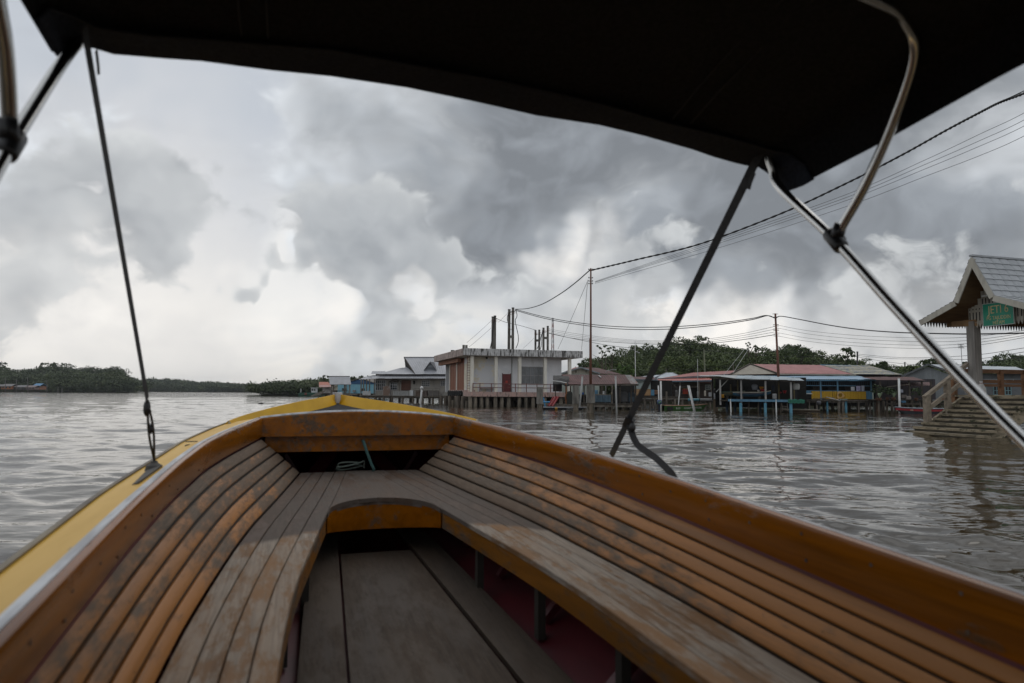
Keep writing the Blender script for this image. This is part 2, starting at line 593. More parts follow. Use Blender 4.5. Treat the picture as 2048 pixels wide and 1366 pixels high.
ALU = M('dull_aluminium_strip', (.55, .56, .58), (.33, .33, .34), rough=.42, scale=(20, 3, 20), metal=.75)
YELLOW = M('yellow_boat_paint', (.64, .375, .04), (.57, .325, .03), spec=.2, rough=.42, scale=(5, 1.2, 5), c3=(.30, .20, .08),
           scale3=(14, 5, 14), lo3=.66, hi3=.72)
YELLOW2 = M('deep_yellow_bow_paint', (.56, .315, .002), (.48, .265, .002), spec=.12, rough=.45, scale=(5, 1.2, 5), c3=(.25, .15, .05),
            scale3=(14, 5, 14), lo3=.68, hi3=.73)
BLACKDECK = M('black_foredeck_paint', (.016, .016, .018), (.026, .026, .028), spec=.1, rough=.8, scale=(8, 3, 8))
CANVAS = M('black_canopy_canvas', (.017, .016, .018), (.011, .0105, .012), rough=.85, scale=(90, 90, 90), spec=.25, bump=.0006, detail=2)
CANVAS2 = M('navy_canopy_hem', (.018, .022, .036), (.012, .015, .025), rough=.8, scale=(90, 90, 90), spec=.3, bump=.0006, detail=2)
STEEL = M('stainless_tube', (.66, .65, .63), (.52, .51, .49), rough=.2, scale=(3, 3, 3), metal=1.0)
BLACKPL = M('black_plastic_fitting', (.012, .012, .013), rough=.4)
STRAP = M('black_webbing', (.022, .021, .021), (.014, .013, .013), rough=.8, scale=(60, 60, 60))
ROPE = M('teal_rope', (.05, .12, .11), (.03, .07, .07), rough=.9, scale=(80, 80, 80))

FS = lambda a, b, n: [a + (b - a) * k / n for k in range(n + 1)]
AFT = -2.6


def sweep(fs, sect, name, mat, smooth=True, **kw):
    """loft a closed section along the boat; sect(f) -> list of (x, y, z)"""
    o = MB().loft([sect(f) for f in fs]).build(name, mat, BOAT, **kw)
    return autosmooth(o, 40) if smooth else o


for s in (-1, 1):
    side = 'port' if s < 0 else 'starboard'
    # rail board, a little rounded at its top edge
    def rail_sec(f, s=s):
        h, t_, b_ = rail_hw(f), z_rt(f), z_rb(f)
        g = rail_hb(f)
        return [(s * (g + .004), f, b_), (s * g, f, b_ + .006), (s * h, f, t_ - .012), (s * (h + .004), f, t_ - .003), (s * (h + .012), f, t_),
                (s * (h + .034), f, t_), (s * (g + .036), f, b_)]
    sweep(FS(AFT, 5.05, 46), rail_sec, 'rail', WOOD_RAIL)

    def cap_sec(f, s=s):
        h, t_ = rail_hw(f), z_rt(f)
        return [(s * (h + .020), f, t_ - .006), (s * (h + .022), f, t_ + .003), (s * (h + .050), f, t_ - .004), (s * (h + .056), f, t_ - .018)]
    sweep(FS(AFT, 5.08, 46), cap_sec, 'rail_cap', ALU)

    def fl_sec(f, s=s):
        h, t_, o_ = rail_hw(f), z_rt(f), flange_o(f)
        return [(s * (h + .038), f, t_ - .018), (s * o_, f, t_ - .062), (s * (o_ - .002), f, t_ - .085), (s * (h + .038), f, t_ - .05)]
    sweep(FS(AFT, 5.36, 46), fl_sec, 'side_deck', YELLOW)

    def lip_sec(f, s=s):
        o_, t_ = flange_o(f), z_rt(f)
        return [(s * (o_ - .004), f, t_ - .054), (s * (o_ + .02), f, t_ - .060), (s * (o_ + .022), f, t_ - .10), (s * (o_ + .001), f, t_ - .10)]
    sweep(FS(AFT, 5.36, 46), lip_sec, 'rub_strip', M('dark_rub_strip', (.20, .16, .10), (.10, .08, .06), rough=.6))

    # five backrest planks from the rail down to the seat
    def bpt(f, q, d, s=s):
        a = Vector((rail_hb(f) + .004, z_rb(f) - .004))
        b = Vector((seat_o(f) - .004, z_st(f) + .004))
        n_ = Vector((-(b.y - a.y), b.x - a.x)).normalized()
        if n_.y < 0:
            n_ = -n_
        p = a.lerp(b, q) + n_ * d
        return (s * p.x, f, p.y)
    for k in range(5):
        q0, q1 = k / 5 + .015, (k + 1) / 5 - .011
        lift = random.uniform(-.0015, .0015)

        def pl_sec(f, q0=q0, q1=q1, lift=lift, bpt=bpt):
            return [bpt(f, q0, -.016), bpt(f, q0, -.008 + lift), bpt(f, q0 + .008, -.002 + lift), bpt(f, q0 + .022, lift), bpt(f, q1 - .018, lift),
                    bpt(f, q1 - .006, -.002 + lift), bpt(f, q1, -.006 + lift), bpt(f, q1, -.016)]
        o = sweep(FS(AFT, 5.03 + random.uniform(-.012, .012), 44), pl_sec, 'backrest_plank', WOOD_BACK)
        bias_ = ((.05, .05, .01, -.04, -.08) if s > 0 else (-.07, -.01, .00, .03, .01))[k]
        o.color = (min(1, .95 + bias_), 1, 1, 1)
    sweep(FS(AFT, 5.0, 30), lambda f, bpt=bpt: [bpt(f, .0, -.018), bpt(f, 1.0, -.018), bpt(f, 1.0, -.03), bpt(f, .0, -.03)],
          'backrest_lining', DARK_GAP)
    # four seat planks
    for k in range(4):
        lift = random.uniform(-.0018, .0018)

        def sp_sec(f, k=k, s=s, lift=lift):
            o_, i_ = seat_o(f) - .002, seat_i(f)
            x0 = o_ + (i_ - o_) * k / 4 - .0022
            x1 = o_ + (i_ - o_) * (k + 1) / 4 + .0022
            z = z_st(f) + lift
            return [(s * x0, f, z - .022), (s * x0, f, z - .003), (s * (x0 - .003), f, z), (s * (x1 + .003), f, z), (s * x1, f, z - .003), (s * x1, f, z - .022)]
        sweep(FS(AFT, 5.07, 44), sp_sec, 'seat_plank', WOOD_SEAT)
    # fascia under the inner seat edge
    def fa_sec(f, s=s):
        i_, z = seat_i(f), z_st(f)
        return [(s * (i_ + .004), f, z - .023), (s * (i_ + .004), f, z - .10), (s * (i_ + .03), f, z - .10), (s * (i_ + .03), f, z - .023)]
    sweep(FS(AFT, 3.60, 34), fa_sec, 'seat_fascia', WOOD_EDGE)
    # posts and red ribs
    for f in (3.2, 2.58, 1.96, 1.34, .72, .1, -.6, -1.3, -2.0):
        i_ = seat_i(f)
        MB().box(*sorted((s * (i_ + .034), s * (i_ + .066))), f - .022, f + .022, z_fl(f) - .01, z_st(f) - .025).build(
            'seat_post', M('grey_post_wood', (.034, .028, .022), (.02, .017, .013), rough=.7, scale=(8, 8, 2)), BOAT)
    for f in FS(-2.3, 6.4, 14):
        h = rail_hw(min(f, 5.2)) * (1 if f < 5.2 else max(.2, 1 - (f - 5.2) / 3.2))
        top_ = (s * (seat_o(f) + .03), f, z_st(f) - .05) if f < 5 else (s * h * .98, f, EYE - .50)
        MB().beam(top_, (s * h * .60, f, z_fl(f) + .02), .03, .04, (0, 1, 0)).build('rib', RED_HULL, BOAT)
    # floor boards at the side
    def fb_sec(f, s=s):
        w = float(np.interp(f, [2.2, 4.0, 4.6], [.272, .20, .16]))
        z = z_fl(f) + .012
        return [(s * (w + .008), f, z - .02), (s * (w + .008), f, z), (s * (w + .165), f, z), (s * (w + .165), f, z - .02)]
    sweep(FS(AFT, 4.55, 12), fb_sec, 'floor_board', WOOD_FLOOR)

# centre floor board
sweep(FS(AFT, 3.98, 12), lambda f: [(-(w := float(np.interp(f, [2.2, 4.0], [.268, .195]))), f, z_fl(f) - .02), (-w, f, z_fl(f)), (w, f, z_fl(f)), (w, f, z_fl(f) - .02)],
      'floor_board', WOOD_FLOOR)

# wide bow seat board with the arched cut-out
def arch(f):
    return .29 * math.sqrt(max(0, 1 - ((f - 3.60) / .39) ** 2)) if f < 3.99 else 0.0


for nm, part in (('bow_seat_board', 1),):
    mb = MB()
    top, bot = [], []
    ff = list(np.linspace(3.615, 3.99, 16)) + list(np.linspace(4.05, 5.08, 12))
    for s in (-1, 1):
        rings = []
        for f in ff:
            a, b = arch(f), seat_i(f) - .001
            a = min(a, b - .002)
            z = z_st(f) + .0015
            rings.append([(s * a, f, z), (s * b, f, z), (s * b, f, z - .024), (s * a, f, z - .024)])
        mb.loft(rings)
    mb.build(nm, WOOD_SEAT, BOAT)
# curved orange fascia under the arch
rg = []
for k in range(25):
    a = math.pi * k / 24
    x, f = -.290 * math.cos(a), 3.605 + .388 * math.sin(a)
    zb_ = EYE - .712 - .062 * math.sin(a)
    rg.append([(x, f, z_st(f) - .026), (x, f, zb_), (x * 1.05, f + .02, zb_), (x * 1.05, f + .02, z_st(f) - .026)])
autosmooth(MB().loft(rg).build('seat_fascia', WOOD_RAIL, BOAT))
# dark wooden edge of the arch cut-out
mb = MB()
rg = []
for k in range(25):
    a = math.pi * k / 24
    x, f = -.292 * math.cos(a), 3.60 + .392 * math.sin(a)
    z = z_st(f)
    rg.append([(x, f, z - .003), (x * 1.02, f + .012, z - .003), (x * 1.02, f + .012, z - .038), (x, f, z - .038)])
mb.loft(rg)
mb.build('arch_edge', M('dark_worn_edge', (.07, .045, .03), (.12, .10, .085), scale=(14, 14, 14)), BOAT)

# coaming across the bow: cambered upper board, set-back lower board
def coaming(xh, f, z0, z1, camber, t_, name, mat):
    mb = MB()
    rings = []
    for k in range(17):
        x = -xh + 2 * xh * k / 16
        top = z1 + camber * (1 - (x / xh) ** 2)
        rings.append([(x, f, EYE + z0), (x, f, EYE + top - .008), (x, f + .008, EYE + top), (x, f + t_, EYE + top), (x, f + t_, EYE + z0)])
    mb.loft(rings)
    return autosmooth(mb.build(name, mat, BOAT))


coaming(.676, 5.045, -.313, -.186, .046, .04, 'bow_coaming', WOOD_RAIL)
coaming(.655, 5.10, -.425, -.30, .0, .025, 'lower_coaming', WOOD_RAIL)
mb = MB()
rings = []
for k in range(17):
    x = -.69 + 1.38 * k / 16
    top = EYE - .184 + .046 * (1 - (x / .69) ** 2)
    rings.append([(x, 5.052, top - .002), (x, 5.055, top + .009), (x, 5.10, top + .009), (x, 5.105, top - .004)])
mb.loft(rings)
autosmooth(mb.build('coaming_cap', ALU, BOAT))

# bow: yellow bulwark plates, black foredeck, stem post
bul = itp([(5.22, .915), (5.6, .845), (6, .745), (6.5, .595), (7, .42), (7.6, .20), (8.12, .03)])
def bul_z(f): return EYE + float(np.interp(f, [5.2, 6, 7, 8.12], [-.212, -.160, -.095, -.030]))
for s in (-1, 1):
    def bw_sec(f, s=s):
        w, z = bul(f), bul_z(f)
        i = max(.012, w - .085)
        return [(s * (w + .014), f, z - .02), (s * w, f, z), (s * (w - .012), f, z), (s * i, f, z - .105), (s * (i + .01), f, z - .13), (s * (w + .014), f, z - .14)]
    sweep(FS(5.24, 8.12, 24), bw_sec, 'bow_bulwark', YELLOW2)
    # pale end block of the bulwark
    w, z = bul(5.22), bul_z(5.22)
    MB().prism([(s * (w + .016), 5.17, z - .14), (s * (w - .01), 5.20, z + .003), (s * (w - .10), 5.20, z - .11)], (0, .045, 0)).build(
        'bulwark_end', M('pale_worn_paint', (.45, .42, .34), (.30, .27, .2)), BOAT)
mb = MB()
rings = []
for f in FS(5.09, 8.1, 18):
    w = max(.02, min(bul(max(f, 5.22)) - .075, .69 if f < 5.2 else 9))
    zc = EYE + float(np.interp(f, [5.09, 6, 8.1], [-.150, -.185, -.13]))
    ze = EYE + float(np.interp(f, [5.09, 5.3, 8.1], [-.20, -.30, -.135]))
    ze = min(ze, bul_z(max(f, 5.22)) - .095)
    rings.append([(-w, f, ze), (-w / 2, f, (zc * 3 + ze) / 4), (0, f, zc), (w / 2, f, (zc * 3 + ze) / 4), (w, f, ze),
                  (w, f, ze - .02), (0, f, zc - .02), (-w, f, ze - .02)])
mb.loft(rings)
autosmooth(mb.build('foredeck', BLACKDECK, BOAT))
mb = MB().prism([(-.05, 8.06, EYE - .15), (.05, 8.06, EYE - .15), (.052, 8.08, EYE - .012), (-.052, 8.08, EYE - .012)], (0, .11, .004))
mb.build('stem_post', M('grey_stem_paint', (.46, .46, .47), (.28, .26, .25), rough=.5, scale=(12, 12, 12), c3=(.3, .14, .08), lo3=.62), BOAT)

# hull outside and red lining inside
def hull_sec(f, out):
    if f < 5.3:
        w = flange_o(f) - .02 if out else rail_hw(f) + .03
    else:
        w = bul(f) + .005 if out else max(.03, bul(f) - .10)
    zt = (z_rt(f) - .075) if f < 5.3 else bul_z(f) - .12
    if not out:
        zt -= .03
    t_ = max(0.0, (f - 4.5) / 3.6)
    k = 1 - .55 * t_ ** 1.2
    zk = -.28 + 1.35 * t_ ** 2.2 if out else EYE - 1.10 + .03 * f + .75 * t_ ** 2
    zk = min(zk, zt - .12)
    pts = [(w, zt), (w * .97 * (k * .3 + .7), zt * .66 + zk * .34), (w * .84 * k, zt * .3 + zk * .7), (w * .5 * k, zk + .05), (.02, zk)]
    return [(x, f, z) for x, z in pts] + [(-x, f, z) for x, z in reversed(pts)]


mb = MB()
fs = FS(AFT - .1, 8.10, 40)
mb.loft([hull_sec(f, True) for f in fs], closed=False)
n_ = 10
mb.f.append(tuple(range(n_)))
mb.f.append(tuple(range(len(mb.v) - n_, len(mb.v)))[::-1])
autosmooth(mb.build('hull', M('yellow_hull_paint', (.60, .37, .05), (.5, .3, .04), rough=.45, scale=(3, .6, 3), c3=(.2, .15, .08), lo3=.6), BOAT), 50)
mb = MB()
mb.loft([hull_sec(f, False) for f in FS(AFT, 7.7, 40)], closed=False)
mb.f.append(tuple(range(10)))
mb.f.append(tuple(range(len(mb.v) - 10, len(mb.v)))[::-1])
autosmooth(mb.build('hull_lining', RED_HULL, BOAT), 50)
MB().box(-.8, .8, AFT - .06, AFT - .02, EYE - 1.1, EYE - .5).build('transom', WOOD_RAIL, BOAT)
# breasthook knees inside the bow locker
for s in (-1, 1):
    MB().beam((s * .42, 5.5, EYE - .78), (s * .08, 6.0, EYE - .40), .10, .03, (0, 1, 0)).build('bow_knee', RED_HULL, BOAT)

# nails along rails and planks
nail_mat = M('rusty_nail_heads', (.035, .025, .02), (.10, .07, .05), rough=.7)
mb = MB()
for s in (-1, 1):
    for k, f in enumerate(FS(.85, 4.9, 17)):
        for dz in ((.032, .098) if k % 2 else (.085,)):
            zq = min(.118, dz + random.uniform(-.01, .01))
            h = rail_hb(f) + (rail_hw(f) - rail_hb(f)) * zq / .123
            c = Vector((s * (h - .0012), f, z_rb(f) + zq))
            mb.cyl(c + Vector((s * .004, 0, 0)), c, .0052, n=7)
for x in (-.5, -.37, -.12, -.03, .16, .33, .52):
    for z in (-.215, -.275):
        c = Vector((x + random.uniform(-.04, .04), 5.0435, EYE + z + random.uniform(-.012, .012)))
        mb.cyl(c + Vector((0, .004, 0)), c, .0055, n=7)
mb.build('nail_heads', nail_mat, BOAT, kind='stuff')

# numeral painted on the port side deck
def text_obj(name, body, size, mat, loc, rot, parent=None, extrude=.0006, sx=1.0, align='CENTER', **tags):
    c = bpy.data.curves.new(name, 'FONT')
    c.body = body
    c.size = size
    c.align_x = align
    c.align_y = 'CENTER'
    c.extrude = extrude
    c.resolution_u = 3
    tmp = bpy.data.objects.new(name, c)
    me = bpy.data.meshes.new_from_object(tmp)
    bpy.data.objects.remove(tmp)
    me.name = name
    me.materials.clear()
    me.materials.append(mat)
    o = bpy.data.objects.new(name, me)
    COL.objects.link(o)
    o.parent = parent
    o.location = loc
    o.rotation_euler = rot
    o.scale = (sx, 1, 1)
    for k, v in tags.items():
        o[k] = v
    return o


# ---- canopy
def can_pt(q, f):
    """canvas section, q from -1 (port hem) to 1"""
    tab_q = [0, .35, .62, .78, .88, .95, 1.0]
    tab_x = [0, .40, .72, .88, .945, .972, .976]
    tab_z = [.843, .832, .806, .787, .768, .73, .672]
    a = abs(q)
    x = float(np.interp(a, tab_q, tab_x))
    z = float(np.interp(a, tab_q, tab_z)) + .10 * max(0, min(.8, 1.65 - f)) * (a > .9)
    z += .085 * max(0.0, min(1.0, (1.70 - f) / .42)) * max(0, 1 - max(0, (a - .86) / .14))
    xx = math.copysign(x, q)
    z -= .042 * xx
    z += .007 * math.sin(f * 9 + q * 5) * (1 - a) + .004 * math.sin(f * 17 - q * 11) + .004 * math.sin(q * 31 + f * 4) * max(0, a - .4)      # slack in the cloth
    return Vector((xx, f, EYE + z))


qs = [-1, -.975, -.95, -.915, -.88, -.83, -.78, -.70, -.62, -.48, -.35, -.17, 0, .17, .35, .48, .62, .70, .78, .83, .88, .915, .95, .975, 1]
def f_front(q): return 1.83 - (.19 if q < 0 else .10) * max(0, (abs(q) - .80) / .20) ** 1.3
def canopy_sheet(fa, fb, off, name, mat, thick=.004, parent=BOAT):
    mb = MB()
    rows = 12
    n = len(qs)
    for lay in (0, 1):
        for r_ in range(rows + 1):
            for q in qs:
                a, b = fa(q), fb(q)
                p = can_pt(q, a + (b - a) * r_ / rows)
                c = Vector((0, p.y, EYE + .35))
                d = (p - c).normalized()
                mb.v.append(tuple(p + d * (off + lay * thick)))
    L_ = (rows + 1) * n
    for r_ in range(rows):
        for k in range(n - 1):
            a = r_ * n + k
            mb.f.append((a, a + 1, a + 1 + n, a + n))
            mb.f.append((L_ + a, L_ + a + n, L_ + a + n + 1, L_ + a + 1))
    for r_ in range(rows):
        for e in (0, n - 1):
            a = r_ * n + e
            mb.f.append((a, a + n, L_ + a + n, L_ + a))
    for k in range(n - 1):
        for r_ in (0, rows):
            a = r_ * n + k
            mb.f.append((a, a + 1, L_ + a + 1, L_ + a))
    o = mb.build(name, mat, parent, smooth=True)
    return o


canopy = canopy_sheet(f_front, lambda q: -2.3, 0, 'canopy', CANVAS)
canopy_sheet(lambda q: f_front(q) + .012, lambda q: f_front(q) - .125, -.006, 'canopy_hem', CANVAS2, .004, canopy)
for q_, w_ in ((-.50, .012), (.50, .012)):
    for e_ in (0, 1):
        MB().tube([can_pt(q_ + (e_ - .5) * .05, f_) - Vector((0, 0, .006)) for f_ in FS(1.68, -2.2, 30)], .0022, 5).build('seam', M('dark_stitching', (.03, .03, .034)), canopy)
MB().tube([can_pt(q_, f_front(q_) - .128) - Vector((0, 0, .008)) for q_ in qs[2:-2]], .0024, 5).build('seam', M('dark_stitching', (.03, .03, .034)), canopy)
canopy['label'] = 'black canvas canopy overhead'

def spline(pts, n=8):
    pts = [Vector(p) for p in pts]
    P_ = [pts[0] * 2 - pts[1]] + pts + [pts[-1] * 2 - pts[-2]]
    out = []
    for i in range(1, len(P_) - 2):
        for k in range(n):
            t_ = k / n
            a, b, c, d = P_[i - 1:i + 3]
            out.append(.5 * ((2 * b) + (c - a) * t_ + (2 * a - 5 * b + 4 * c - d) * t_ ** 2 + (3 * b - a - 3 * c + d) * t_ ** 3))
    out.append(pts[-1])
    return out


def bz(x, f, z): return Vector((x, f, EYE + z))


# main bow (in the hem), second bow, aft bow, joints
def bow(R_, L_, top):
    pts = [bz(*p) for p in R_] + [bz(*p) for p in top] + [bz(*p) for p in reversed(L_)]
    MB().tube(spline(pts, 7), .0135, 12).build('canopy_bow_tube', STEEL, BOAT, smooth=True)


bow([(.955, .62, -.46), (.945, 1.013, -.092), (.945, 1.298, .203), (.945, 1.502, .427), (.942, 1.715, .635), (.935, 1.745, .715), (.89, 1.755, .81)],
    [(-1.0, .70, -.42), (-.975, 1.1, .06), (-.965, 1.285, .278), (-.965, 1.42, .44), (-.968, 1.66, .70), (-.95, 1.72, .79), (-.92, 1.75, .84)],
    [(.72, 1.77, .815), (.35, 1.77, .85), (0, 1.77, .868), (-.4, 1.77, .872), (-.75, 1.77, .862)])
bow([(.945, 1.492, .415), (.945, 1.483, .45), (.945, 1.392, .549), (.94, 1.288, .689), (.905, 1.195, .796), (.84, 1.155, .840), (.72, 1.12, .855)],
    [(-.965, 1.425, .43), (-.965, 1.412, .48), (-.95, 1.333, .577), (-.945, 1.262, .66), (-.93, 1.19, .78), (-.88, 1.15, .86), (-.7, 1.11, .895)],
    [(.3, 1.09, .875), (-.2, 1.09, .89)])
bow([(.955, .66, -.42), (.95, .30, .2), (.93, -.4, .66), (.80, -.55, .80)], [(-.985, .66, -.40), (-.97, .30, .2), (-.95, -.4, .70), (-.82, -.55, .85)],
    [(.35, -.6, .85), (-.35, -.6, .88)])
for s, f0, z0, x0 in ((1, 1.500, .425, .945), (-1, 1.42, .44, -.965)):
    mb = MB()
    d_ = Vector((0, .66, .75)).normalized()
    c_ = bz(x0, f0, z0)
    mb.tube([c_ - d_ * .036, c_ - d_ * .03, c_ + d_ * .03, c_ + d_ * .036], [.017, .0205, .0205, .017], 12)
    mb.tube([c_, c_ + Vector((0, -.022, .042))], [.019, .017], 10)
    mb.ball(c_ + Vector((s * .02, 0, 0)), .011, .016, .016)
    mb.build('tube_joint', BLACKPL, BOAT, smooth=True)

def ribbon(path, width_dir, w, name, mat, t_=.0016):
    wd = Vector(width_dir).normalized() * w / 2
    rings = []
    for i, p in enumerate(path):
        d = (path[min(i + 1, len(path) - 1)] - path[max(i - 1, 0)]).normalized()
        u = (wd - d * wd.dot(d))
        u = u.normalized() * w / 2
        nn = d.cross(u).normalized() * t_ / 2
        rings.append([p - u - nn, p + u - nn, p + u + nn, p - u + nn])
    return MB().loft(rings).build(name, mat, BOAT)


# starboard strap with its loose tail, port strap to the pad eye
topR = bz(.90, 1.79, .718)
botR = bz(.985, 2.997, -.297)
st = ribbon([topR.lerp(botR, k / 10 * 1.045 - .045) for k in range(11)], (-.25, 1, .75), .034, 'tie_down_strap', STRAP)
bk = bz(.97, 2.781, -.128)
dirR = (botR - topR).normalized()
MB().beam(bk - dirR * .03, bk + dirR * .03, .018, .042, (-.6, .5, .6)).build('buckle', BLACKPL, st)
MB().ball(bk + Vector((.004, -.025, -.02)), .014, .02, .022).build('knot', BLACKPL, st)
tail = spline([bz(.97, 2.781, -.135), bz(.97, 2.745, -.185), bz(.972, 2.702, -.223), bz(.975, 2.62, -.248), bz(.975, 2.55, -.266), bz(.975, 2.47, -.297), bz(.975, 2.425, -.318), bz(.975, 2.405, -.336)], 5)
ribbon(tail, (.35, .45, 1), .029, 'strap_tail', STRAP)
MB().torus(botR + Vector((.004, .012, -.024)), .014, .0035, (0, 1, .2)).build('hook_ring', STEEL, st)
topL = bz(-.93, 1.717, .758)
kn = bz(-.98, 2.81, -.035)
botL = bz(-1.0, 3.11, -.285)
st = ribbon([topL.lerp(kn, k / 10 * 1.05 - .05) for k in range(11)], (.10, 1, .65), .032, 'tie_down_strap', STRAP)
mb = MB()
mb.tube(spline([kn, kn.lerp(botL, .5) + Vector((.008, 0, .008)), botL], 5), .0045, 6)
mb.tube(spline([kn, kn.lerp(botL, .5) + Vector((-.008, .005, -.008)), botL], 5), .0045, 6)
mb.ball(kn + Vector((-.004, .02, -.03)), .013, .02, .032)
mb.ball(kn.lerp(botL, .45), .010, .012, .02)
mb.build('lashing', BLACKPL, st, smooth=True)
mb = MB()
mb.lathe(botL + Vector((0, 0, -.058)), [(.036, 0), (.034, .02), (.03, .04), (.014, .05), (.012, .058)], 12)
mb.prism([bz(-.965, 3.08, -.312), bz(-1.02, 3.08, -.332), bz(-1.0, 2.72, -.345), bz(-.975, 2.70, -.332)], (0, 0, .014))
mb.build('strap_pad', M('dark_rubber_pad', (.06, .055, .05), (.10, .095, .09), rough=.8), BOAT)
# short webbing loops hanging at the canopy corners
for s in (-1, 1):
    ribbon([bz(s * .91 - .02, 1.77, .745 - .05 * s), bz(s * .91 - .02, 1.79, .72 - .05 * s), bz(s * .91 - .02, 1.80, .70 - .05 * s)], (0, 1, .2), .02, 'corner_strap', STRAP)

# registration mark on the yellow side deck, read from outside the boat
fm = 3.9
text_obj('deck_number', '31', .085, M('black_paint_mark', (.03, .025, .02)), (-.965, fm, z_rt(fm) - .036), (R(0), R(-26), R(90 + 5)), BOAT)

# rope: from the hole in the lower coaming down to the bow seat, coil behind it
rp = thing('mooring_rope', 'teal rope hanging from the hole in the bow coaming onto the seat', 'rope',
           BOAT.matrix_basis @ Vector((.05, 5.0, z_st(5.0))), HEAD)
MB().tube(spline([(-.035, .085, .215), (-.03, .06, .205), (-.01, .035, .14), (.02, .03, .06), (.04, .03, .012), (.02, .10, -.03)], 6), .011, 8).build('strand', ROPE, rp, smooth=True)
cs = [(-.11 + .10 * math.cos(a), .20 + .06 * math.sin(a), .012 + .018 * math.sin(a * 1.3) + .03 * (math.sin(a) < -.2)) for a in [k * .5 for k in range(24)]]
MB().tube(spline(cs, 3), .006, 6).build('coil', M('pale_rope', (.20, .24, .20), (.13, .16, .14), rough=.9), rp, smooth=True)
# ================================================================== village helpers
class Fac:
    """a building front: origin at its left end on the water, u along the front, v away from us, z up"""
    def __init__(s, pxL, YL, pxR, YR):
        a, b = W(pxL, 786, YL), W(pxR, 786, YR)
        s.a = Vector((a.x, a.y))
        s.d = (Vector((b.x, b.y)) - s.a).normalized()
        s.n = Vector((-s.d.y, s.d.x))
        s.rz = math.atan2(s.d.y, s.d.x)

    def hit(s, px, py, v=0.0):
        r = view_dir(px, py)
        h = Vector((r.x, r.y))
        o = s.a + s.n * v
        # h*t = o + d*u
        det = h.x * -s.d.y + s.d.x * h.y
        t = (o.x * -s.d.y + s.d.x * o.y) / det
        u = (h * t - o).dot(s.d)
        return u, EYE + r.z * t

    def u(s, px, v=0.0): return s.hit(px, 760, v)[0]
    def z(s, px, py, v=0.0): return s.hit(px, py, v)[1]

    def vat(s, px, u):
        r = view_dir(px, 760)
        h = Vector((r.x, r.y))
        o = s.a + s.d * u
        det = h.x * -s.n.y + s.n.x * h.y
        t = (o.x * -s.n.y + s.n.x * o.y) / det
        return (h * t - o).dot(s.n)

    def root(s, name, label, cat, group=None):
        return thing(name, label, cat, (s.a.x, s.a.y, 0), s.rz, group)

    def world(s, u, v, z):
        p = s.a + s.d * u + s.n * v
        return Vector((p.x, p.y, z))


def box(root, name, mat, *b, **kw):
    return MB().box(*b).build(name, mat, root, **kw)


def sheet_roof(root, e0, e1, r1, r0, n, mat, ribs=4, amp=.022, name='roof_sheet', jit=.012, over=.0):
    e0, e1, r1, r0 = map(Vector, (e0, e1, r1, r0))
    nrm = (e1 - e0).cross(r0 - e0).normalized()
    if nrm.z < 0:
        nrm = -nrm
    for i in range(n):
        a, b = i / n, (i + 1) / n + (.02 / n if i < n - 1 else 0)
        lift = nrm * (random.uniform(0, jit) + (.006 if i % 2 else 0))
        drop = random.uniform(-.04, .04) + over
        rings = []
        for lo, hi, sgn in ((e0, e1, 1), (r0, r1, 0)):
            top, bot = [], []
            for k in range(2 * ribs + 1):
                t_ = a + (b - a) * k / (2 * ribs)
                p = lo.lerp(hi, t_)
                if sgn:
                    q = r0.lerp(r1, t_)
                    p = p + (p - q).normalized() * drop
                top.append(p + lift + nrm * (amp if k % 2 else 0))
                bot.append(p + lift + nrm * ((amp if k % 2 else 0) - .008))
            rings.append(top + bot[::-1])
        MB().loft(rings).build(name, mat, root)


def pile_row(root, pts, r, top, mat, name='pile', n=9, lean=.06):
    for x, y in pts:
        MB().tube([(x + random.uniform(-lean, lean), y + random.uniform(-lean, lean), -1.6), (x, y, top)], [r * 1.08, r], n).build(name, mat, root, smooth=True)


def window(root, u0, u1, z0, z1, v, nx, nz, frame, glass, fw=.06, name='window'):
    mb = MB()
    mb.box(u0, u0 + fw, v - .06, v, z0, z1).box(u1 - fw, u1, v - .06, v, z0, z1)
    mb.box(u0 + fw, u1 - fw, v - .06, v, z0, z0 + fw).box(u0 + fw, u1 - fw, v - .06, v, z1 - fw, z1)
    for k in range(1, nx):
        x = u0 + (u1 - u0) * k / nx
        mb.box(x - fw * .35, x + fw * .35, v - .05, v - .002, z0 + fw, z1 - fw)
    for k in range(1, nz):
        z = z0 + (z1 - z0) * k / nz
        mb.box(u0 + fw, u1 - fw, v - .045, v - .004, z - fw * .35, z + fw * .35)
    w = mb.build(name, frame, root)
    for i in range(nx):
        for k in range(nz):
            a, b = u0 + (u1 - u0) * i / nx, u0 + (u1 - u0) * (i + 1) / nx
            c, d = z0 + (z1 - z0) * k / nz, z0 + (z1 - z0) * (k + 1) / nz
            MB().box(a + fw * .3, b - fw * .3, v - .02, v - .012, c + fw * .3, d - fw * .3).build('pane', glass, w)
    return w


def post_rail(root, pts, z0, z1, rails, r, mat):
    """railing: posts at each point and level rails between them"""
    for x, y in pts:
        MB().cyl((x, y, z0), (x, y, z1), r, n=6).build('rail_post', mat, root)
    for z in rails:
        MB().tube([(x, y, z) for x, y in pts], r * .85, 6).build('rail_bar', mat, root)


def slats(root, u0, u1, v, z0, z1, n, w, mat, name='slat', t_=.025, jit=.03):
    for k in range(n):
        x = u0 + (u1 - u0) * (k + .5) / n
        MB().box(x - w / 2, x + w / 2, v - t_, v, z0 + random.uniform(-jit, 0), z1 + random.uniform(-jit, jit)).build(name, mat, root)


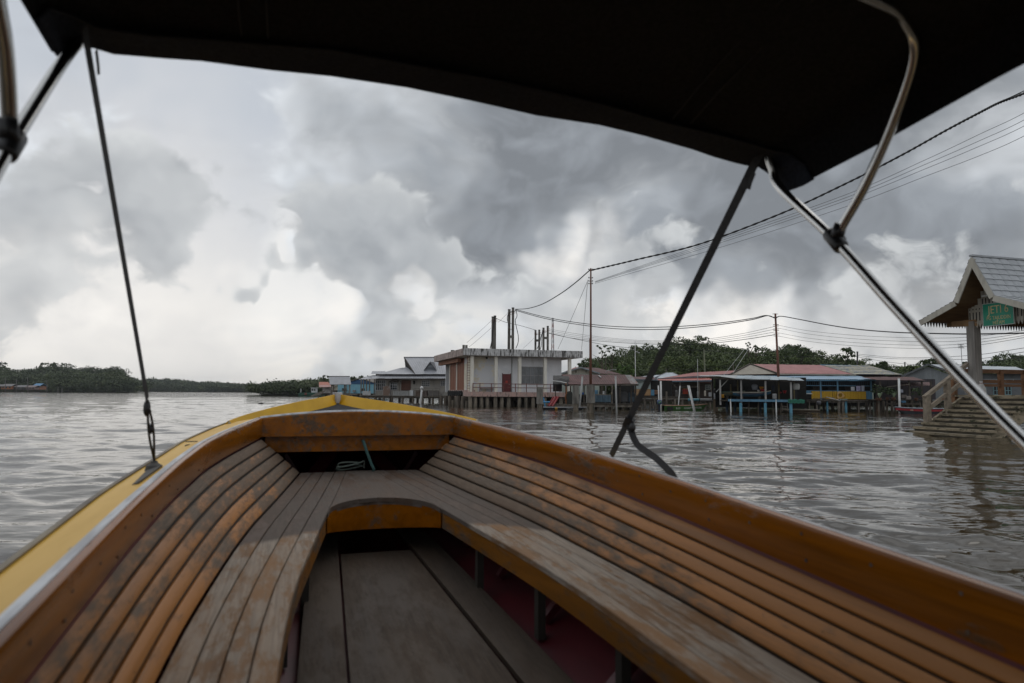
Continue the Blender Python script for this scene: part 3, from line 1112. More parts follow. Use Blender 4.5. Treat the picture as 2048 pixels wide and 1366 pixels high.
# ---- village materials
CONC = M('grey_weathered_concrete', (.23, .215, .19), (.10, .092, .08), rough=.9, scale=(2.5, 2.5, .7), bump=.01, c3=(.035, .033, .03), scale3=(5, 5, .45), lo3=.55, hi3=.7)
CONC_W = M('stained_white_fascia', (.62, .61, .60), (.46, .45, .44), rough=.85, scale=(3, 3, 3), c3=(.06, .055, .05), scale3=(5.5, 5.5, .9), lo3=.46, hi3=.60)
WALL_W = M('white_wall_paint', (.80, .80, .815), (.72, .725, .74), rough=.8, scale=(.8, .8, .8), c3=(.40, .38, .34), scale3=(3, 3, .3), lo3=.6, hi3=.8)
WALL_CR = M('cream_stained_paint', (.78, .72, .59), (.66, .59, .47), rough=.85, scale=(1.2, 1.2, .8), c3=(.68, .68, .69), scale3=(.5, .5, .6), lo3=.50, hi3=.54)
COL_W = M('cream_column_paint', (.84, .80, .71), (.72, .67, .58), rough=.8, scale=(3, 3, .6))
PINK = M('faded_pink_concrete', (.52, .34, .29), (.40, .30, .27), rough=.9, scale=(3, 3, 3), c3=(.10, .085, .08), scale3=(4, 4, 1.2), lo3=.52, hi3=.66)
BROWN_PANEL = M('red_brown_panel', (.27, .10, .05), (.20, .07, .035), rough=.7, scale=(5, 5, .5))
MAROON = M('maroon_paint', (.16, .03, .03), (.11, .02, .02), rough=.55)
MAROON_R = M('rusty_maroon_rail', (.19, .07, .055), (.12, .04, .035), rough=.7)
GLASS_G = M('grey_frosted_pane', (.20, .21, .22), (.15, .155, .16), rough=.25)
GLASS_D = M('dark_glass_pane', (.02, .024, .03), (.03, .035, .04), rough=.12)
GREYFR = M('grey_grille_frame', (.32, .32, .31), (.25, .25, .24))
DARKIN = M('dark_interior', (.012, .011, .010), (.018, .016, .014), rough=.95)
PILE_C = M('stained_concrete_pile', (.20, .165, .125), (.10, .085, .065), rough=.95, scale=(3, 3, .8), c3=(.03, .028, .022), scale3=(3, 3, .5), lo3=.5, hi3=.68)
PILE_T = M('timber_pile', (.13, .105, .08), (.06, .05, .04), rough=.95, scale=(6, 6, .8))
PLANK = M('weathered_deck_timber', (.19, .165, .135), (.10, .085, .07), rough=.9, scale=(4, 4, 2), rand=.35)
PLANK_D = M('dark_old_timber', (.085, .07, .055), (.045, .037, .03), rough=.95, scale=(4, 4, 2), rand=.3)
ROOF_GREY = M('grey_metal_roof', (.36, .365, .39), (.31, .315, .335), rough=.5, scale=(.8, .8, .8), c3=(.17, .17, .18), scale3=(3, 3, .4), lo3=.6, hi3=.8, rand=.10)
ROOF_RUST = M('rust_maroon_roof', (.105, .045, .042), (.075, .035, .034), rough=.75, scale=(1, 1, 1), c3=(.20, .10, .07), scale3=(2.5, 2.5, 2.5), lo3=.66, hi3=.76, rand=.25)
ROOF_RUST2 = M('grey_rust_streaked_sheet', (.24, .235, .23), (.17, .165, .16), rough=.7, scale=(3, .6, 3), c3=(.20, .08, .06), scale3=(4, .7, 4), lo3=.5, hi3=.62)
ROOF_RED = M('faded_red_metal_roof', (.30, .085, .075), (.25, .07, .065), rough=.55, scale=(.8, .8, .8), c3=(.20, .07, .06), scale3=(3, 3, .4), lo3=.58, hi3=.8, rand=.12)
ROOF_BLUE = M('pale_blue_metal_roof', (.20, .34, .47), (.17, .29, .40), rough=.5, scale=(1, 1, 1), c3=(.27, .27, .26), scale3=(2, 2, .6), lo3=.52, hi3=.7, rand=.15)
ROOF_TIN = M('pale_tin_sheet', (.42, .44, .44), (.30, .31, .31), rough=.55, scale=(2, 2, 2), c3=(.26, .20, .15), scale3=(3, 3, 3), lo3=.6, hi3=.75, rand=.2)
ROOF_SKY = M('light_steel_roof', (.40, .44, .48), (.36, .40, .44), rough=.45, scale=(.7, .7, .7), rand=.06)
RUST_POLE = M('rusty_steel_pole', (.16, .062, .036), (.105, .045, .03), rough=.8, scale=(3, 3, .8))
PVC = M('white_pvc_pipe', (.70, .70, .69), (.58, .575, .55), rough=.5, scale=(2, 2, 2))
STEELP = M('galvanised_pole', (.38, .38, .37), (.28, .28, .27), rough=.55, scale=(2, 2, 1))
CABLE = M('black_cable', (.012, .012, .013), rough=.6)
WIRE = M('thin_grey_wire', (.05, .045, .045), rough=.6)
BLUE_L = M('sky_blue_paint', (.13, .33, .50), (.10, .27, .42), rough=.6, scale=(3, 3, 1))
BLUE_P = M('faded_blue_paint', (.11, .25, .37), (.085, .19, .28), rough=.65, scale=(3, 3, 1))
BLUE_D = M('deep_blue_paint', (.014, .038, .066), (.010, .026, .046), rough=.7)
YEL_W = M('mustard_yellow_panel', (.55, .33, .02), (.48, .28, .015), rough=.6, scale=(5, 5, .6))
RUBBER = M('black_tyre_rubber', (.016, .016, .016), (.03, .03, .03), rough=.85)

# ================================================================== substation on piles
F = Fac(926, 70.6, 1165.5, 74.5)
S = F.root('substation_building', 'flat-roofed white concrete building with cream columns and stained roof edge on piles', 'building')
zt, zb = F.z(926, 696), F.z(926, 710)
UW = F.u(1165.5)
DEP = 16.8
box(S, 'roof_slab', M('dark_roof_top', (.12, .115, .11)), .16, UW - .16, .16, DEP - .16, zb + .01, zt - .06)
mb = MB().box(0, UW, 0, .15, zb, zt)
mb.build('roof_fascia', CONC_W, S)
box(S, 'roof_fascia', CONC_W, UW - .15, UW, .153, DEP, zb, zt)
box(S, 'roof_fascia', CONC_W, .153, UW - .153, DEP - .15, DEP, zb, zt)
FASL = M('pink_stained_fascia', (.50, .40, .36), (.36, .29, .26), rough=.85, scale=(3, 3, 3), c3=(.07, .06, .055), scale3=(4, 4, 1.2), lo3=.5, hi3=.66)
box(S, 'roof_fascia', FASL, 0, .15, .153, DEP - .153, zb - .02, zt - .01)
box(S, 'soffit', M('soffit_paint', (.50, .46, .42), (.36, .33, .3)), .2, UW - .2, .2, DEP - .2, zb - .03, zb + .005)
box(S, 'side_beam', M('rusty_side_beam', (.32, .14, .07), (.22, .10, .06), scale=(4, 4, 4)), .55, .95, 5.2, DEP - .3, zb - .50, zb - .04)
zd1, zd0 = F.z(945, 783.5, .55), F.z(945, 793, .55)          # deck slab
vcol = .55
ucol = [F.u(p, vcol) for p in (943.5, 991.5, 1039, 1090, 1139)]
for u_ in ucol:
    box(S, 'column', COL_W, u_ - .16, u_ + .16, vcol - .16, vcol + .16, zd1, zb - .032)
box(S, 'deck_slab', PINK, ucol[0] - .1, ucol[4] + .1, .30, 4.0, zd0, zd1)
vw = 1.55
uwl, uwr = ucol[0] - .05, F.u(1123, vw)
umid = F.u(993, vw)
box(S, 'front_wall', WALL_CR, uwl, umid, vw, vw + .2, zd1, zb - .032)
box(S, 'front_wall', WALL_W, umid + .002, uwr, vw + .004, vw + .2, zd1, zb - .032)
box(S, 'side_wall', WALL_W, uwr - .2, uwr - .003, vw + .203, DEP - 1.5, zd1, zb - .032)
box(S, 'back_wall', WALL_W, uwl + .25, uwr - .21, DEP - 1.7, DEP - 1.5, zd1, zb - .032)
d0, d1 = F.u(1005.5, vw), F.u(1020.5, vw)
dz0, dz1 = zd1 + .02, F.z(1013, 748, vw)
dr = box(S, 'door', MAROON, d0, d1, vw - .04, vw - .001, dz0, dz1)
box(S, 'door_frame', M('door_frame_brown', (.11, .04, .035)), d0 - .08, d0 - .002, vw - .05, vw - .001, dz0, dz1 + .08)
box(S, 'door_frame', M('door_frame_brown', (.11, .04, .035)), d1 + .002, d1 + .08, vw - .05, vw - .001, dz0, dz1 + .08)
box(dr, 'warning_plate', M('red_plate', (.45, .06, .04)), (d0 + d1) / 2 - .13, (d0 + d1) / 2 + .13, vw - .052, vw - .042, dz0 + .95, dz0 + 1.2)
box(dr, 'handle', STEELP, d1 - .16, d1 - .10, vw - .09, vw - .042, dz0 + .75, dz0 + .85)
window(S, F.u(1042.5, vw), F.u(1086.5, vw), F.z(1064, 768.5, vw), F.z(1064, 733.5, vw), vw - .002, 5, 2, GREYFR, GLASS_G, .07, 'louvre_window')
uu = F.u(973, vw)
box(S, 'wall_vent', DARKIN, uu - .1, uu + .1, vw - .03, vw - .001, F.z(973, 718, vw), F.z(973, 714, vw))
box(S, 'rain_pipe', STEELP, F.u(1021.5, vw) + .06, F.u(1021.5, vw) + .13, vw - .09, vw - .003, zd1, zb - .04)
# left flank: brown panels between white posts, pink base, steel ladder
us = ucol[0] + .12
va, vb, vc, vd = [F.vat(p, us) for p in (931, 928.5, 914.5, 901)]
box(S, 'flank_wall', WALL_CR, us - .02, us + .18, .9, vb, zd1, zb - .06)
zpb = F.z(915, 780, vc)
for a_, b_ in ((vb + .02, vc - .18), (vc + .18, vd)):
    k_ = 6
    for k in range(k_):
        y0 = a_ + (b_ - a_) * k / k_
        y1 = a_ + (b_ - a_) * (k + 1) / k_ - .02
        box(S, 'flank_panel', BROWN_PANEL, us - .03 - .012 * (k % 2), us + .1, y0, y1, zpb, zb - .06)
for v_ in (vc, vd + .14):
    box(S, 'flank_post', COL_W, us - .12, us + .12, v_ - .13, v_ + .13, zpb + .003, zb - .06)
box(S, 'flank_base', PINK, us - .10, us + .35, .9, vd + .3, zd0 - .1, zpb)
lad = bpy.data.objects.new('ladder', None)
COL.objects.link(lad)
lad.parent = S
ul = F.u(938, .7)
for du in (-.19, .19):
    MB().cyl((ul + du, .75, zd1 + .2), (ul + du, .75, zb + .1), .03, n=6).build('stile', MAROON_R, lad)
for k in range(14):
    z_ = zd1 + .35 + k * .27
    if z_ < zb:
        MB().cyl((ul - .19, .75, z_), (ul + .19, .75, z_), .022, n=6).build('rung', MAROON_R, lad)
# railing along the deck edge
pp = [(F.u(p, .36), .36) for p in (946, 960, 983, 1007, 1031, 1053, 1074, 1101, 1120)]
post_rail(S, pp, zd1, F.z(983, 766.5, .36), [F.z(983, 767.5, .36), F.z(983, 775, .36)], .045, MAROON_R)
# piles
pile_row(S, [(F.u(p, .6), .6) for p in (941, 951, 963, 975, 991, 1004, 1018, 1039, 1052, 1066, 1090, 1107, 1122)], .2, zd0 + .02, PILE_C)
pile_row(S, [(us + .1, F.vat(p, us + .1)) for p in (936, 928, 921, 914, 907, 901)], .26, zd0 - .08, PILE_C)
pile_row(S, [(.7 + 1.05 * k + random.uniform(-.3, .3), 2.6 + 2.1 * j) for k in range(12) for j in range(7)], .2, zd0 + .02, PILE_T)  # extra inner piles, added so the underside reads dark
for j in range(4):
    box(S, 'cross_beam', PLANK_D, .6, UW - 1.2, 2.2 + 3.4 * j, 2.45 + 3.4 * j, zd0 - .45, zd0 - .003)
box(S, 'pile_cap', CONC, ucol[0], ucol[4], 4.05, DEP - 1.3, zd0 + .01, zd1 - .05)
# roof stubs
for px, v_ in ((926.5, .5), (932, .6), (903, 9.5), (906, 9.6)):
    u_ = F.u(px, v_)
    box(S, 'roof_stub', CONC, u_ - .11, u_ + .11, v_ - .1, v_ + .1, zt - .06, zt + .36)
# bench on the deck
box(S, 'bench', M('pale_bench', (.30, .25, .22)), F.u(962, 1.2), F.u(990, 1.2), 1.1, 1.45, zd1 + .32, zd1 + .42)
# fender tyres hung along the flank
for k in range(7):
    v_ = va + 1.0 + (vd - va - 1.2) * k / 6.0
    p = F.world(us - .25, v_, zd0 + .20)
    t_ = thing('fender_tyre', 'black fender tyre on the pink base below brown panels, %s from the near corner' % ('first', 'second', 'third', 'fourth', 'fifth', 'sixth', 'seventh')[k], 'tyre', p, F.rz, 'fender tyres below the brown panels')
    MB().torus((0, 0, .12), .23, .10, (1, 0, 0), 16, 8).build('tread', RUBBER, t_, smooth=True)

# ---- concrete H-poles rising behind the building
def cpole(px, py_top, Y, w, label, arm=None, grp='twin concrete poles behind the flat roof'):
    p = W(px, py_top, Y)
    t_ = thing('concrete_pole', label, 'pole', (p.x, p.y, 0), 0, grp)
    mb = MB().loft([[(-w * .6, -w * .5, -1.6), (w * .6, -w * .5, -1.6), (w * .6, w * .5, -1.6), (-w * .6, w * .5, -1.6)],
                    [(-w * .42, -w * .4, p.z), (w * .42, -w * .4, p.z), (w * .42, w * .4, p.z), (-w * .42, w * .4, p.z)]])
    mb.build('shaft', CONC, t_)
    box(t_, 'cap', M('dark_pole_cap', (.05, .045, .045)), -w * .46, w * .46, -w * .45, w * .45, p.z + .004, p.z + .12)
    if arm:
        z_ = p.z - arm[1]
        box(t_, 'cross_block', CONC, .02 if arm[0] > 0 else arm[0], arm[0] if arm[0] > 0 else -.02, -w * .3, w * .3, z_ - .22, z_ + .12)
        MB().cyl((-.1, -.2, z_ + .9), (arm[0], -.2, z_ + .9), .03, n=6).build('bracket', RUST_POLE, t_)
    for z_ in (p.z - .35, p.z - .6):
        MB().cyl((-w * .5, -w * .45, z_), (w * .9, -w * .45, z_), .035, n=6).build('bracket', RUST_POLE, t_)
    return t_


cpole(985.5, 635, 88, .34, 'left concrete post of the short twin pole left of the taller pair')
cpole(990, 633, 88.6, .36, 'right concrete post of the short twin pole left of the taller pair')
cpole(1018.5, 620.5, 88, .40, 'left post of the tallest concrete pair carrying the looped cables', (.42, 3.4))
cpole(1026, 617, 88.5, .38, 'right post of the tallest concrete pair carrying the looped cables')
cpole(1071, 662, 104, .34, 'leftmost of the four shorter concrete posts near the lattice mast', (.5, 1.4))
cpole(1078.5, 661, 104, .34, 'second of the four shorter concrete posts near the lattice mast')
cpole(1087, 657, 104, .36, 'third of the four shorter concrete posts near the lattice mast', (.5, 1.4))
cpole(1095.5, 653.5, 104, .36, 'rightmost and tallest of the four shorter concrete posts near the lattice mast')

# lattice mast far behind
p = W(1105.5, 636, 330)
t_ = thing('lattice_mast', 'thin red and white lattice mast far behind the concrete poles', 'mast', (p.x, p.y, 0))
zz = [2 + (p.z - 2) * k / 14 for k in range(15)]
for k in range(14):
    w0 = .6 + 1.9 * (1 - k / 14) ** 1.6
    w1 = .6 + 1.9 * (1 - (k + 1) / 14) ** 1.6
    mb = MB()
    for a_, b_ in ((-1, -1), (1, -1), (1, 1), (-1, 1)):
        mb.beam((a_ * w0 / 2, b_ * w0 / 2, zz[k]), (a_ * w1 / 2, b_ * w1 / 2, zz[k + 1]), .22, .22)
    mb.beam((-w0 / 2, -w0 / 2, zz[k]), (w1 / 2, -w1 / 2, zz[k + 1]), .14, .14)
    mb.beam((w0 / 2, -w0 / 2, zz[k]), (-w1 / 2, -w1 / 2, zz[k + 1]), .14, .14)
    mb.beam((-w1 / 2, -w1 / 2, zz[k + 1]), (w1 / 2, -w1 / 2, zz[k + 1]), .14, .14)
    mb.build('mast_section', M('mast_white', (.5, .48, .48)) if k % 2 else M('mast_red', (.38, .2, .19)), t_)

# ---- tall rusty pole on its concrete footing, two free concrete piles
p = W(1180.5, 537, 52)
t_ = thing('utility_pole', 'tallest rusty steel pole standing on a concrete footing in the river', 'pole', (p.x, p.y, 0))
zf = W(1180, 769, 52).z
zn = W(1180, 806, 52).z
MB().loft([[(a_ * .25, b_ * .22, -1.6) for a_, b_ in ((-1, -1), (1, -1), (1, 1), (-1, 1))], [(a_ * .25, b_ * .22, zn) for a_, b_ in ((-1, -1), (1, -1), (1, 1), (-1, 1))]]).build('footing', PILE_C, t_)
MB().loft([[(a_ * .31, b_ * .30, zn + .003) for a_, b_ in ((-1, -1), (1, -1), (1, 1), (-1, 1))], [(a_ * .28, b_ * .27, zf) for a_, b_ in ((-1, -1), (1, -1), (1, 1), (-1, 1))]]).build('footing_block', CONC, t_)
MB().tube([(0, -.1, zf - .3), (0, -.1, zf + 3.5), (.02, -.1, zf + 3.55), (.03, -.1, p.z)], [.105, .10, .078, .06], 10).build('shaft', RUST_POLE, t_, smooth=True)
for k, z_ in enumerate((p.z - .1, p.z - .75, p.z - 1.0, p.z - 1.2)):
    MB().cyl((-.13, -.12, z_), (.16, -.12, z_), .022, n=6).build('insulator_arm', WIRE, t_)
    for x_ in (-.13, .16):
        MB().lathe((x_, -.12, z_ - .04), [(.02, 0), (.04, .03), (.03, .06), (.04, .09), (.015, .11)], 8).build('insulator', M('insulator_grey', (.12, .11, .11)), t_)
for px, ptop, Y, lab in ((1079.5, 774, 58, 'square stained concrete pile alone in the water below the white wall'),
                         (1151.5, 771, 60, 'square stained concrete pile beside the leaning white pipe and dark bundle')):
    p = W(px, ptop, Y)
    t_ = thing('concrete_pile', lab, 'pile', (p.x, p.y, 0), R(6), 'free concrete piles')
    zn = W(px, 808, Y).z
    mb = MB().loft([[(a_ * .19, b_ * .19, -1.6) for a_, b_ in ((-1, -1), (1, -1), (1, 1), (-1, 1))], [(a_ * .19, b_ * .19, zn) for a_, b_ in ((-1, -1), (1, -1), (1, 1), (-1, 1))]])
    mb.build('lower_shaft', PILE_C, t_)
    mb = MB().loft([[(a_ * .25, b_ * .24, zn + .003) for a_, b_ in ((-1, -1), (1, -1), (1, 1), (-1, 1))], [(a_ * .235, b_ * .235, p.z) for a_, b_ in ((-1, -1), (1, -1), (1, 1), (-1, 1))]])
    mb.build('upper_block', CONC, t_)

# ---- white pipes standing in the water
def pipe(px0, py0, px1, py1, Y, r, label, cap=False, mat=PVC):
    a_, b_ = W(px0, py0, Y), W(px1, py1, Y)
    d_ = (b_ - a_) / max(.2, (a_.z - b_.z))
    foot = b_ + d_ * (b_.z + 1.2)
    t_ = thing('mooring_pipe', label, 'pipe', (foot.x, foot.y, foot.z))
    MB().tube([(0, 0, 0), a_ - foot], r, 9).build('shaft', mat, t_, smooth=True)
    if cap:
        MB().ball(a_ - foot, r * 1.9, r * 1.9, r * 1.9).build('cap', mat, t_, smooth=True)
    else:
        MB().tube([a_ - foot - Vector((0, 0, .03)), a_ - foot + Vector((0, 0, .02))], r * 1.12, 9).build('cap', mat, t_)


pipe(1165, 752, 1159.5, 812, 62, .085, 'grey-white pipe leaning left in front of the dark bundle', mat=STEELP)
pipe(1231, 752, 1233.5, 826, 51, .065, 'upright grey pipe in front of the slatted shed', mat=STEELP)
pipe(1316.5, 771, 1318, 806, 62, .055, 'thin pipe rising behind the blue outboard of the green boat')
pipe(1321.5, 762, 1322, 795, 64, .085, 'straight white pipe left of the leaning timber frame on the walkway')
pipe(1360, 772, 1358, 796, 64, .05, 'short white pipe under the lower red roof')
pipe(1377, 771, 1386, 810, 60, .11, 'thick white pipe leaning over the green boat')
pipe(1797.5, 756.5, 1799, 812, 57, .085, 'tall white pipe beside the moored red-striped boat')
pipe(843.5, 776, 841.5, 806, 90, .12, 'white pipe with round cap in front of the grey-roofed house', True)
pipe(893.5, 774, 892, 806, 86, .10, 'plain white pipe left of the brown-panelled flank')
# ================================================================== house with the grey gabled roof (left of the flat roof)
F = Fac(737, 99, 930, 97)
S = F.root('grey_roof_house', 'pale house on piles with steep grey metal roof and small triangular dormer', 'house')
def L3(px, py, v): u_, z_ = F.hit(px, py, v); return (u_, v, z_)


sheet_roof(S, L3(742, 757, 0), L3(925, 757, 0), L3(925, 750.5, 1.4), L3(744, 750.5, 1.4), 13, ROOF_GREY, 3, .03)
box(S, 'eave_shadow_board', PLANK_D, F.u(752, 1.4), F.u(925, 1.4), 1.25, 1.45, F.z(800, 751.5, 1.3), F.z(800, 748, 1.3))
sheet_roof(S, L3(830, 748.5, .7), L3(925, 748.5, .7), L3(925, 715, 5.5), L3(808.5, 715, 5.5), 8, ROOF_GREY, 3, .03)
sheet_roof(S, L3(754, 748.5, .7), L3(833, 748.5, .7), L3(814, 735, 4.6), L3(800, 736.5, 4.6), 5, ROOF_GREY, 3, .03)
sheet_roof(S, L3(742, 748.2, 1.2), L3(772, 748.2, 1.2), L3(771, 742.5, 3), L3(744.5, 742.5, 3), 2, ROOF_GREY, 3, .03)
MB().beam(L3(808, 714.6, 5.5), L3(925, 714.6, 5.5), .18, .14).build('ridge_cap', M('ridge_dark', (.16, .16, .17)), S)
# back slopes
for a_, b_, c_, d_ in ((L3(808.5, 715, 5.55), L3(925, 715, 5.55), (F.u(925, 10), 10.5, 3.4), (F.u(812, 10), 10.5, 3.4)),):
    MB().prism([a_, b_, c_, d_], (0, 0, -.04)).build('back_roof', ROOF_GREY, S)
MB().prism([L3(808.6, 716, 5.5), L3(829, 748, .9), (F.u(829, .9), 9.8, F.z(829, 748, .9))], (.06, 0, 0)).build('gable_board', M('dark_gable_boards', (.05, .045, .042), (.09, .08, .075), scale=(1, 6, .6)), S)
MB().beam(L3(808.2, 715, 5.5), L3(829.6, 748.4, .8), .05, .22).build('barge_board', PLANK_D, S)
# dormer
ax, bl, br = L3(861, 725, 1.7), L3(848.5, 741.5, 1.7), L3(873.5, 741.5, 1.7)
MB().prism([ax, bl, br], (0, .5, 0)).build('dormer_front', M('dormer_louvre', (.20, .21, .23), (.12, .125, .14), scale=(.5, .5, 9)), S)
for e in (bl, br):
    MB().prism([Vector(ax) + Vector((0, -.25, .06)), Vector(e) + Vector((0, -.25, .02)), Vector(e) + Vector((0, 1.2, .02)), Vector(ax) + Vector((0, 3.2, .06))], (0, 0, .07)).build('dormer_roof', M('dormer_roof_dark', (.13, .13, .14)), S)
# body
zd = F.z(800, 791, .6)
ztw = F.z(800, 757, 1.6)
HW = M('pale_grey_house_wall', (.40, .37, .33), (.32, .30, .27), rough=.85, scale=(1.5, 1.5, 1), c3=(.2, .19, .17), scale3=(4, 4, .6), lo3=.6, hi3=.8)
box(S, 'front_wall', HW, F.u(751, 1.7), F.u(925, 1.7), 1.7, 1.9, zd, ztw + .3)
box(S, 'side_wall', HW, F.u(751, 1.7), F.u(751, 1.7) + .2, 1.903, 9.5, zd, ztw + .3)
WFR = M('white_window_frame', (.55, .56, .57), (.46, .47, .48))
window(S, F.u(751.5, 1.7), F.u(771.5, 1.7), F.z(760, 781, 1.7), F.z(760, 760, 1.7), 1.69, 5, 3, WFR, GLASS_D, .07)
window(S, F.u(781, 1.7), F.u(795, 1.7), F.z(788, 780, 1.7), F.z(788, 764.5, 1.7), 1.69, 3, 3, WFR, GLASS_D, .07)
window(S, F.u(843.5, 1.7), F.u(860, 1.7), F.z(850, 773, 1.7), F.z(850, 760.5, 1.7), 1.69, 4, 3, WFR, GLASS_D, .06)
window(S, F.u(881, 1.7), F.u(897, 1.7), F.z(890, 772, 1.7), F.z(890, 761, 1.7), 1.69, 4, 3, WFR, GLASS_D, .06)
sh = box(S, 'shutter_door', M('brown_shutter', (.13, .055, .035), (.09, .04, .028), scale=(1, 1, 6)), F.u(803, 1.7), F.u(822, 1.7), 1.64, 1.695, F.z(812, 781, 1.7), F.z(812, 760.5, 1.7))
MB().cyl((F.u(828, 1.6), 1.6, F.z(828, 768, 1.6)), (F.u(828, 1.6), 1.6, F.z(828, 761, 1.6)), .12, n=8).build('wall_lamp', DARKIN, S)
# porch hood
MB().prism([L3(775, 764, .9), L3(801, 764, .9), L3(790, 758.5, .9), L3(786, 758.5, .9)], (0, .9, 0)).build('porch_hood', PLANK_D, S)
for px in (777, 799):
    box(S, 'porch_post', PLANK, F.u(px, .95) - .06, F.u(px, .95) + .06, .89, 1.0, zd, F.z(px, 763, .95))
# deck, fence, left veranda
for k in range(16):
    a_, b_ = F.u(722, .0), F.u(905, .0)
    box(S, 'deck_board', PLANK, a_ + (b_ - a_) * k / 16, a_ + (b_ - a_) * (k + 1) / 16 - .03, -.6 + random.uniform(-.05, .05), 1.68, zd - .10, zd - .01)
box(S, 'deck_beam', PLANK_D, F.u(724), F.u(905), -.45, -.25, zd - .34, zd - .105)
slats(S, F.u(788), F.u(820), -.35, zd, F.z(800, 781.5, -.3), 18, .12, M('grey_fence_slat', (.30, .30, .29), (.22, .22, .21), rand=.25))
box(S, 'fence_rail', PLANK, F.u(788), F.u(820), -.34, -.30, F.z(800, 783, -.3), F.z(800, 782, -.3))
for k, px in enumerate((728, 733.5, 739)):
    box(S, 'rail_panel', M('white_rail_panel', (.48, .48, .48), (.38, .38, .38)), F.u(px) - .02, F.u(px + 4.8), -.40, -.36, zd + .03, F.z(735, 782, -.3))
sheet_roof(S, L3(716, 759.5, -.3), L3(752, 757.5, -.3), L3(758, 752, 2.5), L3(738, 752, 2.5), 4, ROOF_GREY, 3, .03)
for px in (722.5, 727.5, 733.5, 739.5, 749):
    box(S, 'veranda_post', PLANK, F.u(px, -.3) - .07, F.u(px, -.3) + .07, -.36, -.24, zd, F.z(px, 758, -.3))
pile_row(S, [(F.u(p, -.3), -.3) for p in (724, 738, 752, 768, 785, 806, 827, 846, 866, 884)], .17, zd - .1, PILE_T)
pile_row(S, [(F.u(p, 4), 4.0) for p in (730, 760, 782, 800, 822, 836, 860, 880, 900)], .2, zd - .1, PILE_T)
box(S, 'water_tank', M('white_tank', (.52, .54, .55), (.42, .43, .44)), F.u(821), F.u(828), -.3, .3, zd, F.z(824, 780.5, 0))
t_ = tag(box(None, 'wooden_cupboard', M('cupboard_brown', (.17, .11, .08), (.30, .29, .28), scale=(2, 2, 1.4), lo=.5, hi=.52), 0, 1, 0, .5, 0, 1), 'brown and white cupboard standing on the deck beside the porch hood', 'cupboard')
t_.location = F.world(F.u(767), -.2, zd)
t_.rotation_euler = (0, 0, F.rz)
t_.scale = (F.u(781) - F.u(767), 1, F.z(774, 772.5, 0) - zd)
for px, wd, py, lab, cl in ((832, 8, 780, 'low brown crate on the deck right of the shuttered door', (.11, .07, .05)), (843, 12, 781, 'long dark crate on the deck under the barred window', (.09, .06, .05)),
                    (859, 18, 780.5, 'wide grey tarpaulined crate on the deck under the right window', (.14, .125, .115))):
    z1 = F.z(px, py, 0)
    t_ = thing('deck_crate', lab, 'crate', F.world(F.u(px), -.1, zd), F.rz, 'crates on the grey-roofed house deck')
    w_ = F.u(px + wd) - F.u(px)
    cm = M('crate_%d' % px, cl, tuple(c * .7 for c in cl), scale=(1, 1, 6))
    for k in range(4):
        h0, h1 = (z1 - zd) * k / 4, (z1 - zd) * (k + 1) / 4 - .02
        box(t_, 'crate_board', cm, 0, w_, 0, .7, h0, h1)
post_rail(S, [(F.u(p, -.4), -.4) for p in (828, 840, 852, 866, 880)], zd, F.z(850, 777, -.4), [F.z(850, 777.5, -.4), F.z(850, 781, -.4)], .035, PLANK)

# ================================================================== blue house, grey pavilion, red-roofed hut, barge (far left of the village)
F = Fac(674, 150, 750, 146)
S = F.root('blue_house', 'light blue house with deep blue gable beyond the grey-roofed house', 'house')
zd = F.z(700, 786.5)
box(S, 'front_wall', M('light_blue_wall', (.20, .42, .52), (.17, .37, .46), scale=(2, 2, .5)), F.u(676), F.u(750), 0, 5, zd, F.z(700, 768.5))
MB().prism([(F.u(676), -.05, F.z(676, 768)), (F.u(750), -.05, F.z(750, 768)), (F.u(747), -.05, F.z(747, 766)), (F.u(722), -.05, F.z(722, 758)), (F.u(690), -.05, F.z(690, 767))], (0, 5, 0)).build('gable', M('deep_blue_gable', (.03, .10, .22), (.02, .08, .18)), S)
for a_, b_ in (((690, 766.5), (722, 757)), ((722, 757), (748, 765.5))):
    MB().prism([(F.u(a_[0]), -.3, F.z(*a_)), (F.u(b_[0]), -.3, F.z(*b_)), (F.u(b_[0]), 5.5, F.z(*b_)), (F.u(a_[0]), 5.5, F.z(*a_))], (0, 0, .12)).build('roof', M('brown_thin_roof', (.17, .15, .13)), S)
for a_, b_ in ((685, 694), (722, 730)):
    window(S, F.u(a_), F.u(b_), F.z(690, 782), F.z(690, 776.5), -.002, 2, 1, DARKIN, GLASS_D, .08)
box(S, 'air_unit', M('grey_unit', (.3, .28, .27)), F.u(708), F.u(712), -.4, -.01, F.z(710, 784), F.z(710, 780))
box(S, 'deck', PLANK_D, F.u(670), F.u(752), -1.5, 5, zd - .3, zd - .01)
pile_row(S, [(F.u(p), -1.2) for p in range(672, 752, 8)], .16, zd - .3, PILE_T)
F = Fac(656, 138, 706, 138)
S = F.root('grey_pavilion', 'small open jetty pavilion with plain grey roof beside the blue house', 'pavilion')
zd = F.z(690, 787.5)
sheet_roof(S, L3(659.5, 769, 0), L3(702.5, 769, 0), L3(699.5, 753, 2.2), L3(658, 753, 2.2), 6, ROOF_GREY, 3, .03)
MB().prism([L3(658, 753, 2.25), L3(699.5, 753, 2.25), L3(702.5, 769, 5), L3(659.5, 769, 5)], (0, 0, -.05)).build('back_roof', ROOF_GREY, S)
MB().beam(L3(657.5, 752.7, 2.2), L3(700, 752.7, 2.2), .15, .15).build('ridge_cap', PLANK_D, S)
for px in (663.5, 667, 689.5, 692.5, 700):
    for v_ in (.5, 4):
        box(S, 'post', PLANK, F.u(px, v_) - .1, F.u(px, v_) + .1, v_ - .1, v_ + .1, zd, F.z(px, 768, v_))
